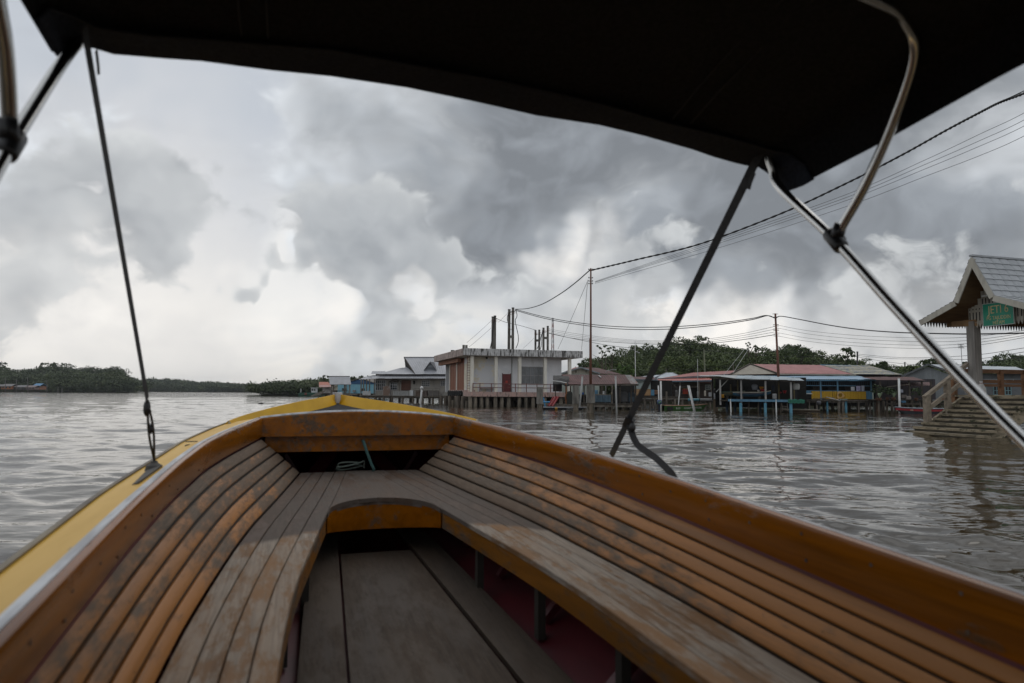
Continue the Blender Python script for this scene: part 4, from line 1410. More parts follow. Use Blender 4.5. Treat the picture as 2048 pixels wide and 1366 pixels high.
post_rail(S, [(F.u(p, .3), .3) for p in (663, 671, 679, 687, 697)], zd, F.z(690, 780.5, .3), [F.z(690, 780.8, .3), F.z(690, 784, .3)], .06, PLANK)
box(S, 'deck', PLANK, F.u(660), F.u(704), 0, 5, zd - .25, zd)
pile_row(S, [(F.u(p), .2) for p in (661, 669, 678, 687, 696, 703)], .15, zd - .2, PILE_T)
F = Fac(636, 172, 680, 172)
S = F.root('red_roof_hut', 'small hut with salmon red roof at the left end of the village', 'hut')
rr_ = M('salmon_red_roof', (.42, .15, .10), (.36, .13, .09), rough=.6, rand=.1)
rp_ = M('faded_pink_roof', (.42, .25, .22), (.36, .21, .19), rough=.6, rand=.1)
sheet_roof(S, L3(638, 770, 0), L3(663, 770, 0), L3(656, 764, 2), L3(638, 764, 2), 3, rr_, 3, .03)
sheet_roof(S, L3(638, 774.5, -1.2), L3(665, 774, -1.2), L3(663, 769.5, .2), L3(638, 769.5, .2), 3, rp_, 3, .03)
zd = F.z(650, 786)
box(S, 'wall', M('pale_hut_wall', (.42, .40, .38), (.34, .32, .3)), F.u(645), F.u(660), .3, 3, zd, F.z(650, 772))
box(S, 'wall', M('cream_hut_wall', (.55, .52, .42), (.45, .42, .35)), F.u(667), F.u(676), .2, 3, F.z(670, 781), F.z(670, 773))
sheet_roof(S, L3(652, 777, -1), L3(671, 772.5, -1), L3(676, 770, 1), L3(660, 772.5, 1), 2, PLANK, 2, .02)
box(S, 'deck', PLANK_D, F.u(640), F.u(680), -1.5, 3, zd - .3, zd)
pile_row(S, [(F.u(p), -1.2) for p in (641, 648, 653, 660, 668, 676)], .16, zd - .2, PILE_T)
# heap of poles and planks at its foot
for k in range(7):
    a_ = F.world(F.u(630 + k * 3.2), -3 - .2 * k, .25 + .05 * k)
    b_ = F.world(F.u(639 + k * 3.4), -2.6 - .2 * k, 1.0 + .12 * k)
    t_ = thing('timber_pole', 'loose grey timber pole below the salmon-roofed hut, %s from the left of the heap' % ('first', 'second', 'third', 'fourth', 'fifth', 'sixth', 'seventh')[k], 'pole', a_, 0, 'heap of timber poles')
    MB().cyl((0, 0, 0), b_ - a_, .13, n=6).build('pole', PLANK, t_)
# moored green work barge
p = W(600, 786, 215)
S = thing('work_barge', 'low green work barge with a small white cabin by the left tree line', 'barge', (p.x, p.y, 0), R(2))
mt = M('green_barge_paint', (.02, .085, .055), (.015, .06, .04))
MB().loft([[(x, y, z) for y, z in ((-1.6, -.3), (-1.9, z1), (1.9, z1), (1.6, -.3))] for x, z1 in ((0, .9), (1.2, .6), (6.0, .6), (7.6, .95))]).build('hull', mt, S)
box(S, 'bulwark', mt, .4, 7.2, -1.93, -1.85, .62, 1.15)
cb_ = box(S, 'cabin', M('white_cabin', (.55, .56, .56), (.45, .46, .46)), 3.7, 5.2, -1.0, 1.0, 1.0, 2.6)
for k in range(2):
    box(cb_, 'cabin_window', GLASS_D, 3.85 + .7 * k, 4.35 + .7 * k, -1.03, -1.003, 1.7, 2.35)
box(S, 'cabin_roof', M('white_cabin', (.55, .56, .56)), 3.5, 5.4, -1.2, 1.2, 2.603, 2.72)
MB().cyl((.6, -1.2, .6), (.6, -1.2, 2.4), .09, n=6).build('mast', PVC, S)
MB().torus((2.3, -1.97, .7), .26, .09, (0, 1, 0)).build('lifebuoy', M('red_buoy', (.35, .05, .05)), S)

# ================================================================== open shed with the maroon roof
F = Fac(1122, 64, 1278, 64)
S = F.root('maroon_roof_shed', 'open waterside shed with rusty maroon sheet roof and blue slatted fence', 'shed')
zd = F.z(1200, 806.5)
zr0, zr1 = F.z(1200, 768.5), F.z(1200, 749.5, 3)
sheet_roof(S, L3(1138, 769.5, 0), L3(1262, 768, 0), L3(1250, 750, 3), L3(1123, 749.5, 3), 7, ROOF_RUST, 4, .02, jit=.03)
sheet_roof(S, L3(1262, 768, -.02), L3(1277, 767.5, -.02), L3(1263, 750.5, 3), L3(1250, 750, 3), 1, ROOF_RUST2, 5, .03)
MB().prism([L3(1123, 749.5, 3.05), L3(1263, 750.5, 3.05), (F.u(1277, 7), 7.0, zr0), (F.u(1138, 7), 7.0, zr0)], (0, 0, -.03)).build('back_roof', ROOF_RUST, S)
MB().beam(L3(1138, 771, .05), L3(1277, 769.5, .05), .08, .10).build('eave_beam', PLANK, S)
MB().prism([L3(1196, 751.5, 2.5), L3(1198, 751.5, 2.5), L3(1203, 755.5, 1.8), L3(1201, 755.5, 1.8)], (0, -.06, .05)).build('roof_patch', ROOF_TIN, S)
for px in (1141, 1168, 1200, 1223, 1240, 1262, 1271):
    for v_ in (.3, 5.5):
        box(S, 'post', PLANK_D, F.u(px, v_) - .06, F.u(px, v_) + .06, v_ - .06, v_ + .06, zd, F.z(px, 769, v_))
for k in range(20):
    a_, b_ = F.u(1150), F.u(1284)
    box(S, 'deck_board', PLANK_D, a_ + (b_ - a_) * k / 20, a_ + (b_ - a_) * (k + 1) / 20 - .03, -.4 + random.uniform(-.1, .05), 6, zd - .1, zd - .02)
box(S, 'deck_beam', PLANK, F.u(1150), F.u(1284), -.28, -.12, zd - .34, zd - .105)
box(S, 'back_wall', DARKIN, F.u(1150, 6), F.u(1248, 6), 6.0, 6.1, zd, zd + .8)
pile_row(S, [(F.u(p, 0), 0) for p in (1155, 1170, 1196.5, 1207.5, 1218, 1232, 1246, 1262, 1280)], .13, zd - .1, PILE_T)
pile_row(S, [(F.u(p, 4), 4) for p in (1160, 1180, 1192, 1206, 1222, 1240, 1256)], .15, zd - .1, PILE_T)
# blue slatted fence
FZ0, FZ1 = F.z(1200, 804, -.2), F.z(1200, 790, -.2)
slats(S, F.u(1187), F.u(1221), -.2, FZ0, FZ1, 15, .055, M('blue_grey_slat', (.13, .21, .27), (.09, .15, .2), rand=.3), 'fence_slat')
box(S, 'fence_rail', PLANK, F.u(1186), F.u(1222), -.24, -.16, FZ1, FZ1 + .07)
box(S, 'fence_backing', DARKIN, F.u(1187), F.u(1221), .1, .14, FZ0, FZ1 - .1)
# contents of the shed
def drum(px, py0, py1, w_px, v_, mat, name, label, cat, grp=None, fac=None):
    f_ = fac or F
    u_, z0 = f_.hit(px, py0, v_)
    z1 = f_.z(px, py1, v_)
    r_ = (f_.u(px + w_px / 2, v_) - f_.u(px - w_px / 2, v_)) / 2
    t_ = thing(name, label, cat, f_.world(u_, v_, z0), f_.rz, grp)
    h = z1 - z0
    MB().lathe((0, 0, 0), [(r_ * .9, 0), (r_, h * .06), (r_ * .97, h * .33), (r_ * 1.02, h * .36), (r_ * .97, h * .66), (r_ * 1.02, h * .69), (r_, h * .94), (r_ * .92, h)], 12).build('body', mat, t_, smooth=True)
    MB().lathe((0, 0, h + .003), [(r_ * .95, 0), (r_ * .95, h * .05), (r_ * .3, h * .07)], 12).build('lid', mat, t_)
    return t_


drum(1191.5, 789.5, 780.5, 9, .4, BLUE_P, 'plastic_drum', 'large blue drum behind the slatted fence of the maroon shed', 'drum')
drum(1200, 789.5, 783, 4, .5, BLUE_D, 'plastic_drum', 'narrow dark blue drum right of the large blue drum', 'drum')
drum(1207, 789, 782.5, 4, .45, PVC, 'plastic_tub', 'white tub on the shed counter behind the fence', 'tub')
box(S, 'counter', PLANK_D, F.u(1160), F.u(1221), .2, .9, zd + .70, zd + .78)
drum(1166, 789, 785, 4, .3, M('strong_blue_plastic', (.02, .09, .30)), 'plastic_tub', 'small strong blue tub between the grey pipe and rusty pole', 'tub')
for px, w_, z0, z1, lab, c_ in ((1227, 12, 796, 778, 'dark cabinet on the shed deck right of the slatted fence', (.035, .032, .03)),
                            (1242, 14, 799, 783, 'dark grey machine on the shed deck with rounded top', (.05, .05, .052)),
                            (1257, 13, 799, 784.5, 'slate blue frame cart at the right end of the shed deck', (.045, .065, .08))):
    u_, za = F.hit(px, z0, .6)
    zb_ = F.z(px, z1, .6)
    ww = F.u(px + w_, .6) - u_
    t_ = thing('shed_cabinet', lab, 'cabinet', F.world(u_, .6, zd), F.rz)
    m_ = M('cab_%d' % px, c_, tuple(c * .6 for c in c_))
    h = zb_ - zd
    mb = MB().prism([(0, 0, .12), (ww, 0, .12), (ww, 0, h * .85), (ww * .8, 0, h), (ww * .2, 0, h), (0, 0, h * .8)], (0, .7, 0))
    mb.build('body', m_, t_)
    box(t_, 'door_panel', M('cabd_%d' % px, tuple(c * 1.6 for c in c_)), ww * .15, ww * .85, -.03, -.003, .2, h * .6)
    for x_ in (.05, ww - .12):
        box(t_, 'foot', DARKIN, x_, x_ + .07, .05, .65, 0, .118)
# hanging net bundle on its post
t_ = tag(MB().ball((0, 0, .09), .09, .07, .10).build('net_bundle', M('straw_net', (.26, .22, .15), (.16, .13, .09)), smooth=True), 'straw coloured net bundle tied to a post at the fence corner', 'bundle')
t_.location = F.world(F.u(1222.5), -.3, F.z(1222, 789, -.3))
MB().cyl((F.u(1222.8), -.26, zd - .6), (F.u(1223.3), -.26, F.z(1223, 772, -.26)), .05, n=7).build('corner_post', PLANK, S)

# dark lean-to awning at the left of the shed
S = thing('black_awning', 'sagging black tarpaulin awning on thin poles beside the white wall', 'awning', F.world(F.u(1108), 1.5, 0), F.rz)
o0 = Vector((F.u(1108), 1.5, 0))
def Q(px, py, v): return Vector(L3(px, py, v)) - o0
BT = M('black_tarp', (.012, .012, .013), (.02, .019, .019), rough=.7, scale=(3, 3, 3))
mb = MB()
rings = []
for k in range(9):
    t2 = k / 8
    px = 1106 + 32 * t2
    sag = 1.5 * math.sin(t2 * math.pi * 3)
    rings.append([Q(px, 766 + 4 * t2 + sag, .2), Q(px, 758 + sag, 1.0), Q(px, 751 + 1.5 * t2, 2.4), Q(px, 752 + 1.5 * t2, 2.45), Q(px, 759.5 + sag, 1.0), Q(px, 768 + 4 * t2 + sag, .2)])
mb.loft(rings).build('sheet', BT, S)
MB().tube([Q(1104, 761.5, .1), Q(1120, 763, .1), Q(1133, 766, .1)], .045, 6).build('ridge_pole', PVC, S)
for px in (1111, 1131.5):
    MB().cyl(Q(px, 768, .3), Vector((Q(px, 768, .3).x, Q(px, 768, .3).y, zd - .2)), .05, n=6).build('pole', PLANK_D, S)
MB().prism([Q(1106, 751, 2.5), Q(1124, 751, 2.5), Q(1124, 783, 2.5), Q(1106, 783, 2.5)], (0, .05, 0)).build('back_cloth', M('dark_maroon_cloth', (.035, .02, .022), (.02, .014, .015)), S)
# small floating stage with red ramp and blue frame
S = thing('landing_stage', 'low timber landing stage below the black awning', 'platform', F.world(F.u(1090), -.6, 0), F.rz)
o0 = Vector((F.u(1090), -.6, 0))
zs = F.z(1120, 808, -.6)
for k in range(9):
    a_, b_ = Q(1087, 808, -.6).x, Q(1150, 808, -.6).x
    box(S, 'stage_board', M('olive_stage_timber', (.15, .13, .085), (.09, .08, .055), rand=.3), a_ + (b_ - a_) * k / 9, a_ + (b_ - a_) * (k + 1) / 9 - .03, 0, 2.2, zs - .08, zs)
box(S, 'stage_beam', PLANK, a_, b_, -.10, -.004, zs - .24, zs - .01)
pile_row(S, [(Q(p, 800, -.5).x, .1) for p in (1090, 1103, 1118, 1132, 1148)], .09, zs - .08, PILE_T)
RAMP = M('red_plastic_ramp', (.26, .012, .018), (.18, .01, .014), rough=.4)
for px, lab in ((1098, 'left of two red sloping planks on the landing stage'), (1104.5, 'right of two red sloping planks on the landing stage')):
    a_, b_ = W(px, 812, 62.6), W(px + 11.5, 793.5, 63.6)
    t_ = thing('red_ramp', lab, 'plank', a_, 0, 'red sloping planks')
    MB().beam((0, 0, 0), b_ - a_, .20, .06).build('board', RAMP, t_)
    for s_ in (-1, 1):
        MB().beam(Vector((s_ * .11, 0, .04)), b_ - a_ + Vector((s_ * .11, 0, .04)), .03, .10).build('edge', RAMP, t_)
t_ = thing('blue_pipe_rack', 'bright blue pipe rack with cross arm in front of the white building', 'rack', W(1090.5, 812, 62.5))
LB = M('bright_blue_pipe', (.06, .30, .55), (.05, .24, .46), rough=.4)
a_ = W(1090.5, 812, 62.5)
MB().tube([Vector((0, 0, -.1)), W(1087, 795, 62.5) - a_], .05, 7).build('upright', LB, t_)
MB().tube([W(1085, 804, 62.4) - a_, W(1100, 804, 62.4) - a_], .06, 7).build('arm', LB, t_)
# bulky dark bundle hanging at the stage
t_ = thing('covered_bundle', 'bulky dark tarpaulin bundle beside the concrete pile, orange strap on its left', 'bundle', F.world(F.u(1139), .4, zs), F.rz)
o0 = Vector((F.u(1139), .4, zs))
mb = MB()
prof = [(1132, 808), (1132.5, 795), (1131.5, 788), (1134, 784), (1139, 782), (1144, 784), (1146, 790), (1146, 808)]
rings = []
for v_, k in ((.15, .86), (.4, 1), (.8, 1), (1.1, .8)):
    c_ = Q(1139, 800, .4)
    rings.append([c_ + (Q(a2, b2, .4) - c_) * k + Vector((0, v_ - .4, (1 - k) * -.1)) for a2, b2 in prof])
mb.loft(rings).build('cover', M('dark_green_tarp', (.022, .024, .02), (.035, .034, .028), rough=.8, scale=(4, 4, 2), bump=.03), t_)
MB().tube([Q(1131.5, 765, .3), Q(1132.5, 778, .25), Q(1133, 786, .25), Q(1131, 793, .25), Q(1133, 811, .3)], .07, 7).build('strap', M('orange_brown_strap', (.26, .10, .03), (.16, .05, .02)), t_)

# ================================================================== skiffs
def skiff(name, label, pxa, pxb, py, Y, beam, free, hull, gun, flip=False, group=None, sheer=.14, rz=None, inner=None):
    """open river boat, bow at +x"""
    a_, b_ = W(pxa, py, Y), W(pxb, py, Y)
    L_ = (b_ - a_).length
    t_ = thing(name, label, 'boat', (b_.x if flip else a_.x, Y, 0), (math.pi if flip else 0) + (rz or 0), group)
    def sec(q, inset, zoff):
        w = beam / 2 * (1 - max(0, (q - .45) / .55) ** 2.2) * (.88 + .12 * min(1, q / .3)) - inset
        w = max(w, .012)
        z1 = free + sheer * max(0, (q - .4) / .6) ** 2 - zoff * .2
        z0 = -.18 + (.30 + free) * max(0, (q - .72) / .28) ** 1.6 + zoff
        z0 = min(z0, z1 - .03)
        x = L_ * q
        return [(x, -w, z1), (x, -w * .86, (z0 + z1) / 2), (x, -w * .55, z0), (x, w * .55, z0), (x, w * .86, (z0 + z1) / 2), (x, w, z1)]
    qs_ = [k / 14 for k in range(15)]
    outer = [sec(q, 0, 0) for q in qs_]
    inn = [sec(min(q, .985), .035, .06) for q in qs_]
    mb = MB()
    mb.loft(outer, closed=False)
    mb.f.append(tuple(range(6)))
    o_ = autosmooth(mb.build('hull', hull, t_), 50)
    mb = MB()
    mb.loft(inn, closed=False)
    mb.f.append(tuple(range(6)))
    mb.build('lining', inner or PLANK_D, t_)
    for s_ in (0, 5):
        MB().tube([Vector(r_[s_]) + Vector((0, 0, .01)) for r_ in outer], .035, 6).build('gunwale', gun, t_)
    for q in (.18, .42, .64):
        r_ = sec(q, .05, 0)
        box(t_, 'thwart', PLANK, L_ * q - .11, L_ * q + .11, r_[0][1], r_[5][1], free - .13, free - .10)
    return t_, L_


def outboard(parent_t, x, z, cowl, stripe=None, k=1.0):
    """motor hung on the transom, top-level thing of its own"""
    m_ = parent_t.matrix_basis
    return m_ @ Vector((x, 0, z))


def motor(label, pos, cowl, leg, k=1.0, rz=0.0, accent=None):
    t_ = thing('outboard_motor', label, 'motor', pos, rz)
    mb = MB()
    rings = []
    for z, wx, wy in ((.55, .15, .12), (.58, .20, .15), (.78, .22, .16), (.92, .20, .15), (.96, .13, .10)):
        rings.append([(wx * k * math.copysign(abs(math.cos(a)) ** .6, math.cos(a)), wy * k * math.copysign(abs(math.sin(a)) ** .6, math.sin(a)), z * k) for a in [2 * math.pi * j / 12 for j in range(12)]])
    mb.loft(rings).build('cowl', cowl, t_, smooth=True)
    MB().loft([[(a * .07 * k - .02, b * .05 * k, z * k) for a, b in ((-1, -1), (1, -1), (1, 1), (-1, 1))] for z in (-.15, .549)]).build('leg', leg, t_)
    MB().beam((-.12 * k, 0, -.12 * k), (.1 * k, 0, -.12 * k), .12 * k, .02).build('plate', leg, t_)
    MB().tube([(.15 * k, 0, .6 * k), (.5 * k, .05, .68 * k)], .02, 6).build('tiller', leg, t_)
    if accent:
        for dx, dz in ((-.06, .66), (.05, .74)):
            MB().prism([(dx * k - .05, -.158 * k, dz * k), (dx * k + .06, -.158 * k, dz * k + .03), (dx * k + .06, -.158 * k, dz * k + .08), (dx * k - .05, -.158 * k, dz * k + .06)], (0, -.012, 0)).build('decal', accent, t_)
    return t_


GREEN = M('green_boat_paint', (.06, .165, .04), (.045, .125, .03), rough=.5, scale=(3, 3, 3))
BROWNG = M('brown_gunwale', (.40, .24, .16), (.30, .17, .12))
gb, gL = skiff('green_skiff', 'green painted skiff with white lettering moored by the walkway', 1326, 1415, 815, 61, 1.3, .44, GREEN, BROWNG)
WHITEP = M('white_lettering', (.62, .62, .58))
box(gb, 'number_plate', M('black_plate', (.012, .012, .013)), .22, .72, -.70, -.672, .04, .34)
for tx, sz, x_, z_ in (('24', .26, .46, .18), ('919', .26, 1.18, .19), ('AMAL', .22, 1.98, .22), ('ARMADURE', .22, 2.75, .27)):
    w_ = 1.3 / 2 * (1 - max(0, (x_ / gL - .45) / .55) ** 2.2)
    yaw = -math.atan2(0.65 * 2.2 * max(0, (x_ / gL - .45) / .55) ** 1.2 / .55 / gL, 1) * 1.0 if x_ > 1.9 else 0
    text_obj('lettering', tx, sz, WHITEP, (x_, -w_ - .035, z_), (R(90), 0, -yaw), gb, .004)
motor('blue-cowled outboard motor with green flashes on the green skiff', gb.matrix_basis @ Vector((-.32, 0, -.02)), M('blue_cowl', (.06, .10, .18), (.04, .07, .13), rough=.4), M('dark_blue_leg', (.012, .018, .035)), 1.0, 0, M('green_flash', (.18, .45, .10)))
t_, _ = skiff('dark_longboat', 'long low dark boat with pale grey gunwale moored under the landing stage', 1086.5, 1173, 816, 61.2, 1.1, .20, M('near_black_hull', (.012, .015, .022), (.02, .022, .03)), M('pale_grey_gunwale', (.34, .34, .34), (.26, .26, .27)), sheer=.02)
text_obj('lettering', 'LIMPIDOUS', .13, WHITEP, (2.35, -.60, .08), (R(90), 0, 0), t_, .004)
t_ = tag(MB().ball((0, 0, 0), .13, .13, .13).build('mooring_buoy', M('orange_yellow_buoy', (.42, .20, .02)), smooth=True), 'small orange-yellow float on the side of the dark longboat', 'buoy')
t_.location = W(1112.5, 817, 60.4)
rb, rL = skiff('red_striped_boat', 'dark grey boat with red stripe behind the jetty steps', 1790, 1880, 815, 56.5, 1.5, .42, M('slate_hull', (.065, .075, .09), (.045, .052, .062)), M('pale_blue_gunwale', (.40, .45, .50)), flip=True, sheer=.10)
for s_, nm in ((-1, 0), (1, 0)):
    pts = []
    for k in range(13):
        q = .05 + .94 * k / 12
        w = 1.5 / 2 * (1 - max(0, (q - .45) / .55) ** 2.2) * (.88 + .12 * min(1, q / .3)) * .965
        z1 = .42 + .10 * max(0, (q - .4) / .6) ** 2
        pts.append((rL * q, s_ * (w + .012), z1 - .15))
    MB().loft([[(x, y, z - .085), (x, y + s_ * .02, z - .085), (x, y + s_ * .02, z + .085), (x, y, z + .085)] for x, y, z in pts]).build('red_stripe', M('red_stripe_paint', (.30, .02, .025)), rb)
text_obj('lettering', 'ZUBA', .14, M('cream_lettering', (.55, .5, .35)), (rL * .72, .64, .28), (R(90), 0, R(180 + 9)), rb, .004)
t_, _ = skiff('brown_canoe', 'low brown canoe with pale stern under the blue veranda piles', 1560, 1636, 821, 60.5, .9, .14, M('brown_canoe_paint', (.09, .065, .045), (.06, .045, .03)), M('pale_canoe_edge', (.30, .26, .2)), flip=True, sheer=.05)
motor('small dark grey outboard on the brown canoe', W(1638, 824, 60.5) + Vector((0, 0, .15)), M('grey_cowl', (.07, .07, .08), (.05, .05, .055), rough=.35), DARKIN, .85)
# ================================================================== cream gable house behind the maroon shed
F = Fac(1118, 92, 1250, 92)
S = F.root('cream_gable_house', 'cream gabled house with rusty red roof behind the maroon shed', 'house')
CRW = M('pale_mint_wall', (.40, .45, .40), (.33, .37, .33), rough=.85, scale=(2, 2, .6), c3=(.2, .19, .16), scale3=(5, 5, .5), lo3=.6, hi3=.8)
zd = .9
box(S, 'wall', CRW, F.u(1125, .5), F.u(1200, .5), .5, 7, zd, F.z(1160, 747, .5))
MB().prism([(F.u(1125, .5), .48, F.z(1125, 747.2, .5)), (F.u(1200, .5), .48, F.z(1200, 747.2, .5)), L3(1161.5, 736, .48)], (0, .2, 0)).build('gable', M('cream_gable_boards', (.46, .43, .34), (.38, .35, .28), scale=(6, 1, .5)), S)
sheet_roof(S, L3(1201, 747.5, 0), (F.u(1245, 7), 7.0, F.z(1245, 749, 7)), (F.u(1195, 9), 9.0, F.z(1195, 736, 9)), L3(1161.5, 735, 0), 6, ROOF_RUST, 3, .03)
sheet_roof(S, L3(1121, 746.5, 0), (F.u(1124, 7), 7.0, F.z(1124, 746, 7)), (F.u(1150, 9), 9.0, F.z(1150, 735, 9)), L3(1161.5, 735, 0), 5, ROOF_RED, 3, .03)
for e in (1122, 1200):
    MB().beam(L3(1161.5, 734.6, -.05), L3(e, 747, -.05), .06, .18).build('barge_board', M('grey_blue_trim', (.30, .33, .35)), S)
for px in (1152, 1172):
    box(S, 'gable_vent', DARKIN, F.u(px, .47) - .05, F.u(px, .47) + .05, .42, .475, F.z(px, 745, .47), F.z(px, 741, .47))
pile_row(S, [(F.u(p, 1), 1) for p in range(1126, 1205, 12)], .16, zd + .05, PILE_T)
# lamp on a bracket behind it
p = W(1211, 741, 95)
t_ = thing('street_lamp', 'slim street lamp behind the rusty red roof', 'lamp', (p.x, p.y, 0))
MB().tube([(0, 0, .2), (0, 0, p.z - .3), (.2, 0, p.z), (1.0, 0, p.z + .1)], .05, 7).build('pole', STEELP, t_)
MB().beam((.8, 0, p.z + .1), (1.5, 0, p.z + .12), .2, .1).build('lamp_head', STEELP, t_)

# ================================================================== pale house with peach lower wall
F = Fac(1268, 76, 1345, 78)
S = F.root('mint_peach_house', 'low house with mint upper wall and peach lower wall beside the maroon shed', 'house')
zd = F.z(1290, 792.5)
MINT = M('mint_boards', (.42, .49, .47), (.36, .42, .40), rough=.8, scale=(.6, .6, 7))
PEACH = M('peach_boards', (.46, .28, .14), (.39, .23, .11), rough=.8, scale=(.6, .6, 7))
for nm, mt, a_, b_, n_ in (('lower_board', PEACH, 791, 778.4, 5), ('upper_board', MINT, 778, 760, 7)):
    z0, z1 = F.z(1290, a_), F.z(1290, b_)
    for k in range(n_):
        box(S, nm, mt, F.u(1270), F.u(1301), -.012 * (k % 2), .1, z0 + (z1 - z0) * k / n_ + .006, z0 + (z1 - z0) * (k + 1) / n_)
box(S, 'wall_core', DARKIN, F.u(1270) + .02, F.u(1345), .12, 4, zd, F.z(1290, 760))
for k in range(6):
    z0, z1 = F.z(1305, 791), F.z(1305, 779.5)
    box(S, 'blue_louvre', BLUE_L, F.u(1301.5), F.u(1308), -.03, .05, z0 + (z1 - z0) * k / 6 + .02, z0 + (z1 - z0) * (k + 1) / 6)
for k in range(3):
    z0, z1 = F.z(1314, 789), F.z(1314, 780)
    box(S, 'timber_screen', M('orange_timber', (.27, .15, .09), (.2, .11, .07)), F.u(1308.5), F.u(1319), .0, .08, z0 + (z1 - z0) * k / 3 + .03, z0 + (z1 - z0) * (k + 1) / 3)
box(S, 'eave_board', M('blue_grey_trim', (.25, .32, .36)), F.u(1264), F.u(1312), -.45, -.35, F.z(1290, 761), F.z(1290, 758.5))
sheet_roof(S, L3(1264, 758.5, -.5), L3(1313, 760.5, -.5), L3(1306, 753, 2.5), L3(1266, 754, 2.5), 4, ROOF_RUST, 3, .03)
box(S, 'deck', PLANK_D, F.u(1262), F.u(1345), -1.5, 4, zd - .2, zd - .003)
pile_row(S, [(F.u(p, -1.2), -1.2) for p in (1266, 1278, 1290, 1304, 1318, 1332)], .12, zd - .15, PILE_T)
# grey hipped roof further back
F = Fac(1266, 100, 1372, 100)
S = F.root('grey_hip_house', 'house behind with pale grey hipped roof left of the long red roofs', 'house')
sheet_roof(S, L3(1305, 757.5, 0), L3(1371, 757.5, 0), L3(1345, 745.5, 4), L3(1333, 745.5, 4), 6, ROOF_SKY, 3, .03)
sheet_roof(S, L3(1268, 755.5, -2), L3(1306, 756.5, -2), L3(1320, 750, 2), L3(1300, 751, 2), 4, ROOF_SKY, 3, .03)
for e in (1305, 1371):
    MB().beam(L3(e, 757.3, 0), L3(1345 if e > 1340 else 1333, 745.3, 4), .16, .1).build('hip_cap', M('dark_hip_cap', (.2, .2, .21)), S)
box(S, 'wall', M('dim_house_wall', (.25, .27, .27)), F.u(1270), F.u(1368), .3, 6, .5, F.z(1340, 758, .3))
# ================================================================== two long red roofs
F = Fac(1300, 84, 1470, 80)
S = F.root('long_red_roof_house', 'low long house with two tiers of faded red metal roof and open dark front', 'house')
sheet_roof(S, L3(1316, 757.6, 1.0), L3(1462, 748.5, 1.0), L3(1470, 741.3, 5), L3(1386, 745.5, 5), 9, ROOF_RED, 3, .03)
MB().beam(L3(1316, 758.3, 1.0), L3(1462, 749.3, 1.0), .06, .22).build('fascia', M('grey_fascia', (.17, .17, .18), (.12, .12, .13)), S)
RED2 = M('bright_red_metal_roof', (.36, .075, .05), (.30, .06, .045), rough=.5, rand=.12)
sheet_roof(S, L3(1304, 762.5, -.8), L3(1424, 760.5, -.8), L3(1424, 755.5, 1.2), L3(1314, 758, 1.2), 8, RED2, 3, .03)
MB().beam(L3(1304, 763.4, -.8), L3(1424, 761.4, -.8), .06, .16).build('fascia', M('blue_fascia', (.12, .19, .24), (.10, .15, .19)), S)
box(S, 'maroon_board', ROOF_RUST, F.u(1395, -.7), F.u(1423, -.7), -.75, -.70, F.z(1400, 765, -.7), F.z(1400, 761.6, -.7))
zd = F.z(1380, 796.5)
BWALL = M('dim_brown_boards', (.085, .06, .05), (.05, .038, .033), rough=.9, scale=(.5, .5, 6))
z0, z1 = zd, F.z(1380, 763, 2)
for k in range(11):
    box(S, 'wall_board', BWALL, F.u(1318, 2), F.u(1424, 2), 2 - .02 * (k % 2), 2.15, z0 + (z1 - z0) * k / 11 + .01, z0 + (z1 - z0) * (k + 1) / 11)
box(S, 'doorway', DARKIN, F.u(1381, 2), F.u(1395, 2), 1.90, 1.97, zd, F.z(1388, 775, 2))
box(S, 'doorway', DARKIN, F.u(1322, 2), F.u(1332, 2), 1.90, 1.97, zd, F.z(1328, 770, 2))
window(S, F.u(1410, 2), F.u(1421, 2), F.z(1415, 780, 2), F.z(1415, 769.5, 2), 1.96, 3, 2, M('mint_frame', (.36, .42, .38)), GLASS_D, .07)
for px in (1320, 1338.5, 1341.5, 1360, 1398, 1423):
    box(S, 'veranda_post', PLANK, F.u(px, -.6) - .06, F.u(px, -.6) + .06, -.66, -.54, zd, F.z(px, 763, -.6))
MB().beam(L3(1344, 766, -.6), L3(1354, 776.5, -.6), .08, .08).build('brace', PLANK, S)
t_ = thing('hung_cloth', 'red and orange cloth hung over the veranda rail', 'cloth', F.world(F.u(1365, -.5), -.5, F.z(1370, 788, -.5)), F.rz)
h_ = F.z(1370, 777, -.5) - F.z(1370, 788, -.5)
for k, (c_, a_, b_) in enumerate((((.30, .04, .012), 0, .52), ((.24, .018, .02), .5, 1.0), ((.28, .17, .02), .92, 1.0))):
    mb = MB()
    rings = []
    for j in range(9):
        x_ = .62 * j / 8
        y_ = .03 * math.sin(j * 1.9) - .012 * k
        rings.append([(x_, y_, h_ * a_ if k else 0), (x_, y_, h_ * b_), (x_, y_ + .01, h_ * b_), (x_, y_ + .01, h_ * a_ if k else 0)])
    mb.loft(rings).build('fold', M('cloth_%d' % k, c_), t_)
box(S, 'rail_bar', PVC, F.u(1322, -.6), F.u(1340, -.6), -.63, -.58, F.z(1330, 780.2, -.6), F.z(1330, 779.3, -.6))
box(S, 'rail_bar', PLANK, F.u(1359, -.6), F.u(1397, -.6), -.63, -.58, F.z(1380, 774.3, -.6), F.z(1380, 773.2, -.6))
for k in range(12):
    a_, b_ = F.u(1312, 0), F.u(1426, 0)
    box(S, 'deck_board', PLANK, a_ + (b_ - a_) * k / 12, a_ + (b_ - a_) * (k + 1) / 12 - .03, -1.0, 1.95, zd - .08, zd - .005)
pile_row(S, [(F.u(p, -.8), -.8) for p in (1315, 1328, 1345, 1362, 1380, 1400, 1420)], .1, zd - .08, PILE_T)
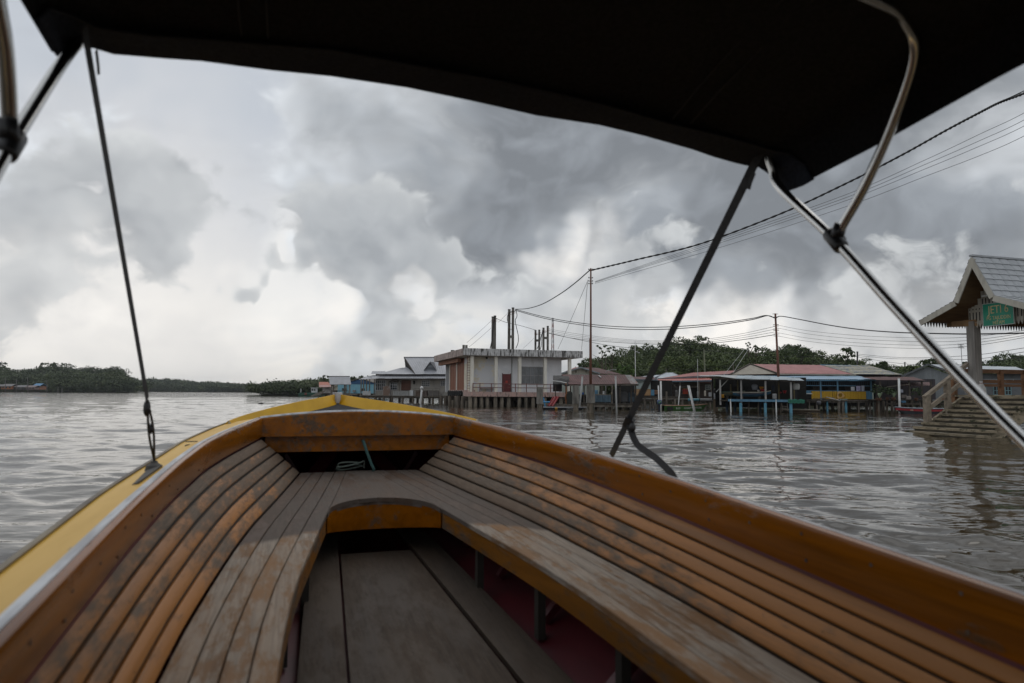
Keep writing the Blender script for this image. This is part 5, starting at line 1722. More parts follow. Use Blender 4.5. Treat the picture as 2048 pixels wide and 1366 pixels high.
# small clutter on its veranda
for px, py0, py1, w_, c_, lab, cat in ((1312, 796, 788.5, 3, (.5, .5, .5), 'small white jug on the walkway by the blue louvre', 'jug'),
                                     (1396, 794, 783, 4, (.5, .5, .5), 'white bag hanging at the veranda post', 'bag'),
                                     (1353, 794, 781, 5, (.22, .21, .2), 'grey washing tub stack on the veranda', 'tub'),
                                     (1410, 792, 781.5, 4, (.55, .5, .42), 'cream bent funnel among the veranda clutter', 'funnel')):
    drum(px, py0, py1, w_, -.4, M('clut_%d' % px, c_), cat.replace(' ', '_'), lab, cat, None, F)

# ================================================================== timber walkway with pipes
F = Fac(1262, 66, 1452, 63)
S = F.root('timber_walkway', 'grey plank walkway on posts running behind the green skiff', 'walkway')
zd = F.z(1340, 797.5)
a_, b_ = F.u(1266), F.u(1440)
for k in range(26):
    box(S, 'deck_plank', PLANK, a_ + (b_ - a_) * k / 26, a_ + (b_ - a_) * (k + 1) / 26 - .02, -.05 + random.uniform(-.06, .06), 1.5, zd - .06, zd + random.uniform(-.012, .008))
box(S, 'stringer', PLANK_D, a_, b_, .05, .15, zd - .26, zd - .075)
box(S, 'low_brace', PLANK, F.u(1270), F.u(1312), .02, .1, F.z(1290, 811, 0), F.z(1290, 809.5, 0))
for px, py in ((1289, 798), (1309.5, 796), (1333, 783), (1378.5, 786), (1300, 803), (1350, 798), (1365, 798), (1395, 798), (1412, 798)):
    u_, z_ = F.hit(px, py, -.1)
    MB().tube([(u_ + random.uniform(-.08, .08), -.12, -1.5), (u_, -.12, z_)], [.10, .085], 8).build('post', PLANK, S)
BPIPE = M('blue_water_pipe', (.10, .29, .36), (.08, .23, .29), rough=.45)
GPIPE = M('grey_water_pipe', (.25, .25, .25), (.18, .18, .18), rough=.6)
for nm, m_, pa, pb, lab in (('water_pipe', BPIPE, 1376, 1400, 'short blue water pipe along the walkway behind the leaning white pipe'), ('water_pipe', GPIPE, 1400.6, 1441, 'fat grey water pipe along the walkway left of the dark pier column')):
    u0, z_ = F.hit(pa, 799.5, -.35)
    u1 = F.u(pb, -.35)
    t_ = thing(nm, lab, 'pipe', F.world(u0, -.35, z_), F.rz, 'water pipes on the walkway')
    MB().tube([(0, 0, 0), (u1 - u0, 0, 0)], .125, 12).build('barrel', m_, t_, smooth=True)
    MB().torus((u1 - u0 - .06, 0, 0), .13, .03, (1, 0, 0), 12, 6).build('collar', DARKIN, t_)
# pier column with switch boxes
u_, z_ = F.hit(1430.5, 778.5, -.5)
t_ = thing('pier_column', 'brown stained pier column with dark top and grey switch boxes', 'column', F.world(u_, -.5, 0), F.rz)
zm = F.z(1430, 797, -.5)
MB().loft([[(x * .20, y * .20, -1.5) for x, y in ((-1, -1), (1, -1), (1, 1), (-1, 1))], [(x * .20, y * .20, zm) for x, y in ((-1, -1), (1, -1), (1, 1), (-1, 1))]]).build('lower_shaft', M('brown_streaked_pile', (.21, .15, .095), (.11, .08, .055), scale=(5, 5, .6), c3=(.03, .028, .025), scale3=(4, 4, .5), lo3=.55), t_)
MB().loft([[(x * .19, y * .19, zm + .003) for x, y in ((-1, -1), (1, -1), (1, 1), (-1, 1))], [(x * .18, y * .18, z_ - .06) for x, y in ((-1, -1), (1, -1), (1, 1), (-1, 1))]]).build('upper_shaft', M('dark_pile_top', (.045, .04, .038), (.03, .027, .025)), t_)
MB().lathe((0, 0, z_ - .055), [(.26, 0), (.28, .04), (.2, .09), (.05, .11)], 10).build('cap', M('dark_pile_top', (.045, .04, .038)), t_)
SB = M('switch_box_grey', (.46, .47, .48), (.38, .39, .4))
box(t_, 'switch_box', SB, -.22, .06, -.32, -.205, F.z(1428, 795, -.7), F.z(1428, 786.5, -.7))
box(t_, 'meter_box', SB, -.12, .05, -.30, -.205, F.z(1428, 798, -.7), F.z(1428, 795.4, -.7))
p = F.world(F.u(1420), -.2, zd)
t_ = thing('switch_cabinet', 'white switch cabinet on a post left of the pier column', 'cabinet', p, F.rz)
MB().cyl((0, 0, -.2), (0, 0, .5), .04, n=6).build('post', PLANK, t_)
box(t_, 'box', SB, -.13, .13, -.08, .06, .25, .62)
# ================================================================== lean-to with tin roof
F = Fac(1395, 58, 1610, 55.5)
S = F.root('tin_roof_boat_shelter', 'open boat shelter with wavy pale tin roof and light blue piles', 'shelter')
TIN2 = M('blue_white_tin', (.36, .43, .47), (.26, .31, .34), rough=.5, scale=(2, 2, 2), c3=(.24, .2, .16), scale3=(2, 2, 2), lo3=.6, hi3=.75, rand=.25)
eave = [(1396, 752.3), (1440, 753.5), (1470, 757.5), (1500, 759.8), (1540, 759.8), (1575, 760.6), (1609, 762)]
back = [(1400, 751.2), (1445, 751), (1475, 751.2), (1505, 752), (1540, 753), (1575, 755), (1600, 757)]
for k in range(6):
    sheet_roof(S, L3(*eave[k], -.3), L3(*eave[k + 1], -.3), L3(*back[k + 1], 3.4), L3(*back[k], 3.4), 2, TIN2 if k > 1 else ROOF_TIN, 5, .02, jit=.03)
zd = F.z(1520, 801)
for px in (1440, 1482, 1530.5, 1581.5):
    u_ = F.u(px, .1)
    box(S, 'roof_post', M('grey_white_post', (.40, .39, .37), (.28, .27, .26), scale=(3, 3, .8)), u_ - .07, u_ + .07, .03, .17, zd - .4, F.z(px, 759.5, .1))
for px, py in ((1475, 760), (1461, 768), (1557, 762), (1588, 764)):
    u_ = F.u(px, 2.8)
    box(S, 'back_post', M('yellow_brown_post', (.24, .19, .08), (.16, .13, .07)), u_ - .06, u_ + .06, 2.74, 2.86, zd, F.z(px, py, 2.8) - .03)
MB().beam(L3(1432, 784, .4), L3(1458, 757, .4), .07, .07).build('brace', STEELP, S)
MB().beam(L3(1420, 756, -.1), L3(1606, 763, -.1), .08, .12).build('eave_beam', PLANK_D, S)
u0, u1 = F.u(1455, -.05), F.u(1591, -.05)
box(S, 'deck_beam', BLUE_P, u0, u1, -.18, -.06, zd - .10, zd + .09)
for k in range(16):
    a_, b_ = F.u(1440), F.u(1600)
    box(S, 'deck_board', PLANK_D, a_ + (b_ - a_) * k / 16, a_ + (b_ - a_) * (k + 1) / 16 - .02, -.04, 4.2, zd - .07, zd + random.uniform(-.01, .01))
BP = M('light_blue_pile', (.10, .29, .40), (.08, .22, .30), rough=.7, scale=(4, 4, 1), c3=(.20, .22, .2), scale3=(5, 5, 1), lo3=.58)
for px in (1480.5, 1529.5, 1580.5):
    u_ = F.u(px, -.1)
    MB().cyl((u_, -.05, -1.5), (u_, -.05, F.z(px, 805.5, -.1)), .115, n=12).build('blue_pile', BP, S, smooth=True)
for px in (1453, 1469, 1519):
    u_ = F.u(px, 2.0)
    MB().cyl((u_, 2.0, -1.5), (u_, 2.0, zd - .1), .12, n=10).build('back_pile', BLUE_D, S, smooth=True)
pile_row(S, [(F.u(p, -.12), -.14) for p in (1460, 1551)], .05, zd + .1, PVC, 'prop_pole', lean=.1)
pile_row(S, [(F.u(p, 1.2), 1.2) for p in (1497, 1516, 1545, 1560)], .06, zd - .08, PLANK, 'prop_pole', lean=.1)
box(S, 'shade_back_wall', DARKIN, F.u(1430, 4.3), F.u(1612, 4.3), 4.3, 4.4, .3, F.z(1520, 755, 4.3))  # near-black colour stands in for the shade inside the shelter
box(S, 'shade_end_wall', DARKIN, F.u(1424, 3), F.u(1424, 3) + .1, .6, 4.3, zd, F.z(1424, 756, 3))  # added end wall, interior shade put into its colour
# boats laid up on the deck
def laid_boat(label, pxa, pxb, pyk, v_, hull, gun, ang):
    p = F.world(F.u(pxa, v_), v_, F.z(pxa, pyk, v_))
    L_ = F.u(pxb, v_) - F.u(pxa, v_)
    t_ = thing('stored_boat', label, 'boat', p, F.rz + ang, 'boats stored in the tin-roofed shelter')
    rings = []
    for k in range(11):
        q = k / 10
        w = .48 * max(.05, 1 - abs(2 * q - .9) ** 2.6 * .95)
        zk = .04 + .26 * max(0, (q - .6) / .4) ** 2 + .1 * max(0, (.25 - q) / .25) ** 2
        z1 = .40 + .14 * max(0, (q - .55) / .45) ** 2
        rings.append([(L_ * q, -w, z1), (L_ * q, -w * .8, (zk + z1) / 2), (L_ * q, -w * .4, zk), (L_ * q, w * .4, zk), (L_ * q, w * .8, (zk + z1) / 2), (L_ * q, w, z1)])
    mb = MB().loft(rings, closed=False)
    mb.build('hull', hull, t_, smooth=True)
    for s_ in (0, 5):
        MB().tube([r_[s_] for r_ in rings], .03, 6).build('gunwale', gun, t_)
    MB().loft([[Vector(r_[0]) + Vector((0, .02, -.10)), Vector(r_[5]) + Vector((0, -.02, -.10)), Vector(r_[5]) + Vector((0, -.02, -.12)), Vector(r_[0]) + Vector((0, .02, -.12))] for r_ in rings[1:9]]).build('deck', M('orange_brown_inner', (.24, .11, .045), (.17, .08, .04)), t_)
    for q in (.25, .7):
        box(t_, 'chock', PLANK_D, L_ * q - .08, L_ * q + .08, -.35, .35, -.28, .06)


laid_boat('blue and white boat with orange inside stored on the shelter deck', 1465, 1541, 794, .6, M('stored_blue_hull', (.03, .10, .16), (.02, .07, .12)), M('cream_gunwale', (.50, .46, .36)), 0)
laid_boat('green and tan boat stored with its stern out at the shelter left end', 1442, 1490, 793, 1.5, M('stored_tan_hull', (.20, .17, .10), (.09, .12, .085), scale=(2, 2, 2)), M('green_gunwale', (.10, .16, .13)), R(4))
t_ = motor('pale grey cowled outboard stored beside the yellow basin', F.world(F.u(1509, .8), .8, F.z(1509, 795, .8)), M('pale_grey_cowl', (.17, .18, .20), (.13, .14, .15)), DARKIN, 1.15, F.rz)
motor('white cowled outboard hanging behind the post at the shelter right end', F.world(F.u(1592, 1.2), 1.2, F.z(1592, 796, 1.2)), M('white_cowl', (.50, .50, .48), (.42, .42, .4)), M('dark_motor_leg', (.02, .02, .022)), 1.25, F.rz)
def basin(px, py0, py1, w_px, v_, mat, label):
    u_, z0 = F.hit(px, py0, v_)
    h = F.z(px, py1, v_) - z0
    r_ = (F.u(px + w_px / 2, v_) - F.u(px - w_px / 2, v_)) / 2
    t_ = thing('plastic_basin', label, 'basin', F.world(u_, v_, z0), F.rz, 'plastic basins in the shelter')
    MB().lathe((0, 0, 0), [(r_ * .7, 0), (r_ * .96, h * .85), (r_ * 1.06, h * .9), (r_ * 1.06, h), (r_ * .9, h), (r_ * .62, h * .1)], 14).build('bowl', mat, t_, smooth=True)
    return t_


RB = M('red_plastic', (.42, .018, .028), (.34, .015, .022), rough=.35)
OB = M('orange_yellow_plastic', (.50, .24, .01), (.42, .19, .01), rough=.35)
basin(1526.5, 784, 778.5, 13, .5, RB, 'large red basin on the stored blue boat')
basin(1523, 778.4, 773.5, 9, .55, OB, 'yellow basin resting inside the large red basin')
basin(1569, 786.5, 781, 8, 1.6, RB, 'round red basin under the middle of the shelter')
basin(1561, 786.5, 784, 5, 1.6, RB, 'flat red basin left of the round red one')
basin(1517, 783, 780, 5, .5, PVC, 'small white basin beside the pale grey motor')
drum(1444, 795.5, 789, 9, .5, OB, 'plastic_drum', 'orange-yellow drum at the shelter left end beside the blue-grey post', 'drum', None, F)
drum(1549, 797.5, 788, 9, .3, M('grey_white_bucket', (.40, .40, .40), (.33, .33, .33)), 'plastic_bucket', 'tall grey-white bucket in the middle of the shelter', 'bucket', None, F)
t_ = thing('blue_overalls', 'dark blue overalls hanging from the shelter roof', 'clothing', F.world(F.u(1546, 1.5), 1.5, F.z(1546, 783, 1.5)), F.rz)
h_ = F.z(1546, 770, 1.5) - F.z(1546, 783, 1.5)
MB().loft([[(x * w, y * .06, z * h_) for x, y in ((-1, -1), (1, -1), (1, 1), (-1, 1))] for z, w in ((0, .09), (.4, .10), (.45, .12), (.9, .13), (1, .07))]).build('garment', M('blue_cloth', (.02, .03, .05)), t_)
MB().cyl((0, 0, h_), (0, 0, h_ + .4), .01, n=5).build('hook', DARKIN, t_)
t_ = thing('green_net', 'green fishing net draped over the deck edge at the shelter right end', 'net', F.world(F.u(1575, -.2), -.2, zd), F.rz)
mb = MB()
rings = []
for k in range(15):
    x_ = (F.u(1608, -.2) - F.u(1575, -.2)) * k / 14
    dz = .04 * math.sin(k * 1.3) + .02 * math.sin(k * 3.1)
    low_ = -.16 - .06 * math.sin(k * .9) ** 2
    rings.append([(x_, .5, .10 + dz), (x_, .02, .12 + dz), (x_, -.06, .05), (x_, -.07, low_), (x_, -.04, low_), (x_, .0, .03), (x_, .5, .06 + dz)])
mb.loft(rings).build('mesh', M('green_net_cloth', (.03, .17, .11), (.02, .10, .07), rough=.9, scale=(9, 9, 9)), t_)
# dinghy ladder leaning under the deck
t_ = thing('wooden_ladder', 'pale wooden ladder lying under the shelter deck edge', 'ladder', F.world(F.u(1562, .1), .1, F.z(1562, 812, .1)), F.rz)
for dz in (0, -.34):
    pass
for k, (x_, z_) in enumerate(((0, 0), (.02, -.14), (.05, -.28))):
    MB().beam((x_, 0, z_), (x_ + .42, 0, z_ - .06), .04, .05).build('rung', PLANK, t_)
for x_ in (0, .42):
    MB().beam((x_, 0, .25), (x_ + .06, 0, -.42), .05, .05).build('stile', PLANK, t_)

# ================================================================== big red gable house with blue veranda and yellow panels
F = Fac(1458, 66, 1806, 66)
S = F.root('red_gable_house', 'wide house with faded red gable roof, patterned tile hip and blue and yellow veranda', 'house')
sheet_roof(S, L3(1557, 747.5, 0), L3(1705, 748.5, 0), L3(1641, 730.5, 5), L3(1501, 728.5, 5), 12, M('rose_red_roof', (.30, .085, .083), (.25, .07, .07), rough=.5, scale=(.8, .8, .8), rand=.10), 4, .03)
MB().prism([L3(1462, 749.5, .3), L3(1555, 747.5, .3), L3(1501, 729.5, 4.6)], (0, .15, 0)).build('gable', M('beige_gable_boards', (.30, .27, .22), (.24, .215, .175), scale=(7, 1, .4)), S)
for a_, b_ in ((L3(1500, 728.2, 4.8), L3(1458, 750.2, -.1)), (L3(1501, 728.2, 4.8), L3(1557, 747.6, -.1))):
    MB().beam(a_, b_, .10, .16).build('barge_board', PLANK_D, S)
MB().prism([L3(1501, 728.5, 5.05), L3(1641, 730.5, 5.05), (F.u(1690, 10), 10, 3.2), (F.u(1480, 10), 10, 3.2)], (0, 0, -.05)).build('back_roof', ROOF_RED, S)
MB().beam(L3(1640, 730, 5.02), L3(1714, 731.8, 5.02), .14, .12).build('ridge_cap', BLUE_P, S)
TILE = M('patterned_tile', (.42, .38, .27), (.20, .22, .24), rough=.6, scale=(2.2, 2.2, 2.2), lo=.46, hi=.54, rand=.25)
rows_ = 6
for r_ in range(rows_):
    q0, q1 = r_ / rows_, (r_ + 1) / rows_
    pa = Vector(L3(1708, 749.5, .05)).lerp(Vector(L3(1642, 730.8, 5)), q0)
    pb = Vector(L3(1805, 750.5, .05)).lerp(Vector(L3(1738, 732, 5)), q0)
    pc = Vector(L3(1708, 749.5, .05)).lerp(Vector(L3(1642, 730.8, 5)), q1)
    pd = Vector(L3(1805, 750.5, .05)).lerp(Vector(L3(1738, 732, 5)), q1)
    n_ = 12
    for k in range(n_):
        MB().prism([pa.lerp(pb, k / n_) + Vector((0, 0, .05)), pa.lerp(pb, (k + .96) / n_) + Vector((0, 0, .05)), pc.lerp(pd, (k + .96) / n_), pc.lerp(pd, k / n_)], (0, 0, .04)).build('roof_tile', TILE, S)
MB().prism([L3(1640, 730.8, 5.1), L3(1738, 732, 5.1), (F.u(1790, 10), 10, 3.0), (F.u(1640, 10), 10, 3.0)], (0, 0, -.05)).build('back_roof', ROOF_RUST, S)
MB().prism([L3(1805, 750.5, .1), (F.u(1800, 9), 9, 3.3), L3(1738, 732, 5.05)], (0, 0, .05)).build('hip_end', TILE, S)
MB().beam(L3(1557, 748.6, -.05), L3(1712, 749.8, -.05), .08, .12).build('gutter', M('cream_gutter', (.35, .32, .26)), S)
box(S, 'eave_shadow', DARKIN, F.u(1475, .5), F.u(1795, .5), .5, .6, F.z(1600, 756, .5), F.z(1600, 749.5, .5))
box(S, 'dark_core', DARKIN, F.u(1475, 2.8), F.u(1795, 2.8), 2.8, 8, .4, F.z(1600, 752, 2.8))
# veranda roof
def V3(px, py, v): return L3(px, py, v)
sheet_roof(S, V3(1540, 759, -2.6), V3(1752, 759.5, -2.6), V3(1716, 752, .2), V3(1512, 752, .2), 12, ROOF_BLUE, 4, .03, jit=.02)
MB().beam(V3(1600, 760.6, -2.5), V3(1752, 760.4, -2.5), .07, .14).build('eave_beam', BLUE_P, S)
vf = -2.3
zd = F.z(1680, 800, vf)
zp0, zp1 = F.z(1680, 798, vf), F.z(1680, 782.5, vf)
# ribbed wall panels: yellow with blue ends
def ribbed(pa, pb, n_, mat, nm):
    a_, b_ = F.u(pa, vf), F.u(pb, vf)
    for k in range(n_):
        x0, x1 = a_ + (b_ - a_) * k / n_, a_ + (b_ - a_) * (k + 1) / n_
        MB().prism([(x0 + .008, vf, zp0), (x0 + .03, vf - .035, zp0), (x1 - .03, vf - .035, zp0), (x1 - .008, vf, zp0), (x1 - .008, vf + .03, zp0), (x0 + .008, vf + .03, zp0)], (0, 0, zp1 - zp0)).build(nm, mat, S)


ribbed(1607.5, 1621.5, 4, BLUE_P, 'blue_panel')
ribbed(1622, 1664, 14, YEL_W, 'yellow_panel')
ribbed(1664.7, 1731, 21, YEL_W, 'yellow_panel')
ribbed(1731.5, 1742, 4, BLUE_P, 'blue_panel')
for px in (1606, 1640.5, 1674.5, 1741.5):
    u_ = F.u(px, vf)
    box(S, 'frame_post', BLUE_P, u_ - .055, u_ + .055, vf - .06, vf + .06, zd, F.z(px, 761, vf))
zg0, zg1 = F.z(1680, 771, vf), F.z(1680, 763, vf)
box(S, 'frame_rail', BLUE_P, F.u(1606, vf), F.u(1742, vf), vf - .03, vf + .03, zg0 - .05, zg0)
box(S, 'frame_rail', BLUE_P, F.u(1606, vf), F.u(1742, vf), vf - .05, vf + .05, zp1 + .003, zp1 + .05)
slats(S, F.u(1607, vf), F.u(1741, vf), vf + .02, zg0 + .003, zg1, 34, .04, BLUE_D, 'grille_slat', .03, .0)
for px, c_ in ((1625, (.05, .035, .025)), (1690, (.045, .03, .025)), (1655, (.02, .02, .022))):
    u_ = F.u(px, vf + 1.2)
    box(S, 'inner_panel', M('inner_%d' % px, c_), u_, u_ + .9, vf + 1.2, vf + 1.25, zp1, zg0)
# washing on the rail
for px0, px1, py0, py1, c_, lab, cat in ((1701, 1708.5, 773.5, 781, (.55, .55, .56), 'white towel hung above the yellow panels', 'towel'),
                                       (1711.5, 1720.5, 771.5, 782, (.36, .33, .46), 'lilac shirt hung above the yellow panels', 'shirt'),
                                       (1722, 1728, 771, 782, (.42, .45, .52), 'pale blue cloth hung right of the lilac shirt', 'cloth')):
    u0, u1 = F.u(px0, vf - .1), F.u(px1, vf - .1)
    z0, z1 = F.z(px0, py1, vf - .1), F.z(px0, py0, vf - .1)
    t_ = thing(cat, lab, cat, F.world(u0, vf - .12, z0), F.rz)
    rings = []
    for k in range(9):
        x_ = (u1 - u0) * k / 8
        y_ = .035 * math.sin(k * 1.7)
        zb_ = .04 * math.sin(k * 2.3)
        rings.append([(x_, y_, zb_), (x_, y_ * .3, z1 - z0), (x_, y_ * .3 + .012, z1 - z0), (x_, y_ + .012, zb_)])
    MB().loft(rings).build('fabric', M('wash_' + cat, c_), t_)
    MB().cyl((-.05, .005, z1 - z0), (u1 - u0 + .05, .005, z1 - z0), .012, n=5).build('line', CABLE, t_)
# ring-shaped yellow toy leaning on the wall
t_ = thing('toy_ring', 'peach yellow ring-shaped child seat leaning against the yellow panels', 'toy', F.world(F.u(1677, vf), vf - .22, zd), F.rz)
TR = M('peach_toy_plastic', (.58, .36, .13), (.50, .30, .10), rough=.45)
c_ = Vector((0, 0, F.z(1677, 790.5, vf - .2) - zd))
rings = []
for k in range(18):
    a = 2 * math.pi * k / 18
    rr0, rr1 = .20, .33 + .05 * math.cos(a * 3 + .5)
    d_ = Vector((math.cos(a), 0, math.sin(a)))
    rings.append([c_ + d_ * rr0 + Vector((0, -.05, 0)), c_ + d_ * rr1 + Vector((0, -.05, 0)), c_ + d_ * rr1 + Vector((0, .06, 0)), c_ + d_ * rr0 + Vector((0, .06, 0))])
rings.append(rings[0])
MB().loft(rings, cap=False).build('ring', TR, t_)
for x_ in (-.3, .3):
    MB().lathe((x_ * .9, 0, 0), [(.06, 0), (.10, .05), (.07, .12)], 8).build('foot', TR, t_)
# deck and piles
for k in range(15):
    a_, b_ = F.u(1607, vf), F.u(1747, vf)
    box(S, 'deck_board', PLANK, a_ + (b_ - a_) * k / 15, a_ + (b_ - a_) * (k + 1) / 15 - .02, vf - .55 + random.uniform(-.06, .06), 2.7, zd - .08, zd - .004)
box(S, 'deck_beam', PLANK, F.u(1606, vf), F.u(1747, vf), vf - .40, vf - .30, zd - .24, zd - .083)
for px, m_, r_ in ((1609, PLANK, .08), (1617, PLANK, .06), (1632, PLANK, .07), (1652.5, BP, .09), (1676, PLANK, .13), (1684, PLANK, .12), (1690, BP, .11), (1715.5, PLANK, .09), (1738, PLANK, .09), (1744.5, M('mint_pole', (.36, .42, .36)), .06), (1753.5, M('red_brown_pile', (.22, .12, .075), (.15, .085, .055)), .13)):
    u_ = F.u(px, vf - .35)
    top = zd - .1 if px != 1744.5 else F.z(px, 785, vf - .35)
    MB().tube([(u_ + random.uniform(-.05, .05), vf - .36, -1.5), (u_, vf - .36, top)], r_, 9).build('pile', m_, S, smooth=True)
pile_row(S, [(F.u(p, 0), 0) for p in range(1612, 1790, 17)], .12, zd - .08, PILE_T)
# planks and scraps heaped on the deck edge
for k, (pa, ya, pb, yb, lab) in enumerate(((1612, 797.5, 1633, 799, 'thin grey plank at the left of the scrap heap'), (1627, 796.5, 1668, 795.2, 'long grey plank across the scrap heap'), (1634, 799.2, 1660, 794.5, 'dark plank crossing the scrap heap'),
                                  (1653, 794, 1680, 801, 'white painted plank sloping down from the scrap heap'), (1640, 800, 1672, 799, 'flat weathered plank at the front of the heap'), (1680, 798.8, 1694, 798.4, 'short pale blue strip right of the toy ring'))):
    a_, b_ = W(pa, ya, 62.9 - .1 * k), W(pb, yb, 62.9 - .1 * k)
    t_ = thing('scrap_plank', lab, 'plank', a_, 0, 'scrap planks on the veranda deck')
    MB().beam((0, 0, 0), b_ - a_, .16, .05).build('board', (PLANK, PLANK, PLANK_D, PVC, PLANK, M('pale_blue_strip', (.32, .45, .45)))[k], t_)
t_ = thing('black_crate', 'black wire crate with white lid on the deck left of the yellow panels', 'crate', W(1611, 799, 62.6))
for k in range(4):
    MB().beam((.0, 0, .05 + .13 * k), (.55, 0, .05 + .13 * k), .05, .05).build('bar', DARKIN, t_)
box(t_, 'side', DARKIN, 0, .55, .02, .4, 0, .5)
box(t_, 'lid', PVC, .05, .6, -.05, .3, .503, .57)
# pair of thin stays
for px0, py0, px1, py1 in ((1490, 697, 1446, 752), (1497, 698, 1466, 746)):
    a_, b_ = W(px0, py0, 70), W(px1, py1, 63)
    t_ = thing('stay_wire', 'thin steel stay running down to the tin roof, %s of two' % ('left' if px0 == 1490 else 'right'), 'wire', b_, 0, 'stay wires above the tin roof')
    MB().cyl((0, 0, 0), a_ - b_, .02, n=5).build('strand', STEELP, t_)

# ================================================================== dim lean-to with plants right of it
F = Fac(1750, 61, 1860, 60)
S = F.root('brown_roof_lean_to', 'dim lean-to with flat brown roof and potted plants beside the white pipe', 'shed')
sheet_roof(S, L3(1755, 760, 0), L3(1851, 761.5, 0), L3(1826, 754.5, 3), L3(1724, 754.5, 3), 8, ROOF_RUST, 4, .025, jit=.03)
sheet_roof(S, L3(1800, 772, .2), L3(1865, 772, .2), L3(1858, 765, 2), L3(1802, 765, 2), 4, ROOF_RUST, 4, .025, jit=.03)
zd = F.z(1800, 799)
for px in (1760, 1795, 1818, 1843, 1861):
    u_ = F.u(px, .2)
    box(S, 'post', PLANK_D, u_ - .06, u_ + .06, .14, .26, -.6, F.z(px, 762, .2))
MB().beam(L3(1772, 774, .1), L3(1818, 768.5, .1), .06, .06).build('loose_pole', PLANK, S)
for k in range(9):
    a_, b_ = F.u(1748), F.u(1862)
    box(S, 'deck_board', PLANK_D, a_ + (b_ - a_) * k / 9, a_ + (b_ - a_) * (k + 1) / 9 - .03, -.2, 4, zd - .08, zd)
box(S, 'back_wall', M('dim_plum_boards', (.055, .045, .05), (.035, .03, .032), scale=(6, 1, .4)), F.u(1750, 3.6), F.u(1870, 3.6), 3.6, 3.7, zd, F.z(1800, 758, 3.6))
pile_row(S, [(F.u(p, 0), 0) for p in (1756, 1772, 1788, 1804, 1820, 1838, 1856)], .09, zd - .08, PILE_T)
for px, py0, py1, w_, v_, c_, nm, lab, cat in ((1802, 785.5, 779, 5, .3, (.38, .40, .46), 'folded_bag', 'pale blue bag hanging beside the white pipe', 'bag'),
                                      (1807, 796, 789.5, 11, .2, (.19, .16, .14), 'carton', 'brown carton on the dim lean-to deck', 'carton'),
                                      (1816, 799, 792, 9, .0, (.34, .30, .27), 'sack', 'beige sack right of the brown carton', 'sack'),
                                      (1806, 805.5, 801.5, 8, -.4, (.08, .22, .36), 'blue_crate', 'small blue crate above the red-striped boat', 'crate')):
    u_, z0 = F.hit(px, py0, v_)
    h = F.z(px, py1, v_) - z0
    ww = F.u(px + w_ / 2, v_) - F.u(px - w_ / 2, v_)
    t_ = thing(nm, lab, cat, F.world(u_, v_, z0), F.rz)
    m_ = M('lt_%d' % px, c_, tuple(c * .75 for c in c_))
    MB().loft([[(x * ww / 2 * k_, y * .25 * k_, z) for x, y in ((-1, -1), (1, -1), (1, 1), (-1, 1))] for z, k_ in ((0, .92), (h * .15, 1), (h * .8, .96), (h, .8))]).build('body', m_, t_)
    box(t_, 'flap', m_, -ww * .35, ww * .35, -.27, -.2, h * .75, h * .95)
box(S, 'lower_stage', PLANK_D, F.u(1770, -.3), F.u(1835, -.3), -.8, -.22, F.z(1800, 808, -.3) - .05, F.z(1800, 806, -.3))

# ================================================================== grey gable house at the right
F = Fac(1800, 66, 2080, 60)
S = F.root('grey_gable_house', 'grey boarded gable house with pale steel roof behind the jetty', 'house')
GB = M('grey_corrugated_wall', (.25, .27, .28), (.20, .215, .225), rough=.7, scale=(.4, .4, .4))
ua, ub = F.u(1812, .4), F.u(1900, .4)
ze = F.z(1856, 750, .4)
n_ = 22
for k in range(n_):
    x0, x1 = ua + (ub - ua) * k / n_, ua + (ub - ua) * (k + 1) / n_
    xm = F.u(1856, .4)
    def top(x): return ze + (F.z(1856, 733, .4) - ze) * (1 - abs(x - xm) / (xm - ua if x < xm else ub - xm))
    MB().prism([(x0 + .004, .4, 1.0), (x1 - .004, .4, 1.0), (x1 - .004, .4, max(ze * .98, top(x1))), (x0 + .004, .4, max(ze * .98, top(x0)))], (0, .06 + .02 * (k % 2), 0)).build('wall_strip', GB, S)
sheet_roof(S, L3(1902, 743.5, .0), L3(2075, 749, .0), L3(2032, 734.5, 4), L3(1856, 729, 4), 14, ROOF_SKY, 4, .03)
MB().prism([L3(1803, 752.5, .1), L3(1856, 728.8, .1), L3(1856, 728.8, 6), (F.u(1803, 6), 6, F.z(1803, 752.5, .1))], (0, 0, -.07)).build('left_slope', ROOF_SKY, S)
MB().prism([L3(1902, 744.5, .1), L3(1856, 728.8, .1), L3(1856, 728.8, 6), (F.u(1902, .1), 6, F.z(1902, 744.5, .1))], (0, 0, -.07)).build('right_slope', ROOF_SKY, S)
for e, y_ in ((1803, 753), (1902, 744)):
    MB().beam(L3(1856, 728.6, .02), L3(e, y_, .02), .05, .16).build('barge_board', M('slate_barge', (.13, .14, .15)), S)
box(S, 'front_wall', M('dim_grey_wall', (.16, .17, .18), (.11, .12, .125), scale=(1, 1, 1)), F.u(1900, .9), F.u(2070, .9), .9, 1.0, .8, F.z(1980, 748, .9))
for pa, pb, c_ in ((1960, 1972, None), (1985, 2000, None), (2008, 2022, None)):
    window(S, F.u(pa, .9), F.u(pb, .9), F.z(1980, 790, .9), F.z(1980, 772, .9), .88, 2, 2, M('teal_frame', (.18, .30, .32)), GLASS_D, .07)
window(S, F.u(1930, .9), F.u(2060, .9), F.z(1990, 764, .9), F.z(1990, 758, .9), .88, 8, 1, M('pale_trim', (.4, .42, .44)), GLASS_D, .06)
box(S, 'deck', PLANK_D, F.u(1800, -.4), F.u(2075, -.4), -.8, 1, .7, .8)
pile_row(S, [(F.u(p, -.5), -.5) for p in range(1810, 2070, 22)], .12, .72, PILE_T)
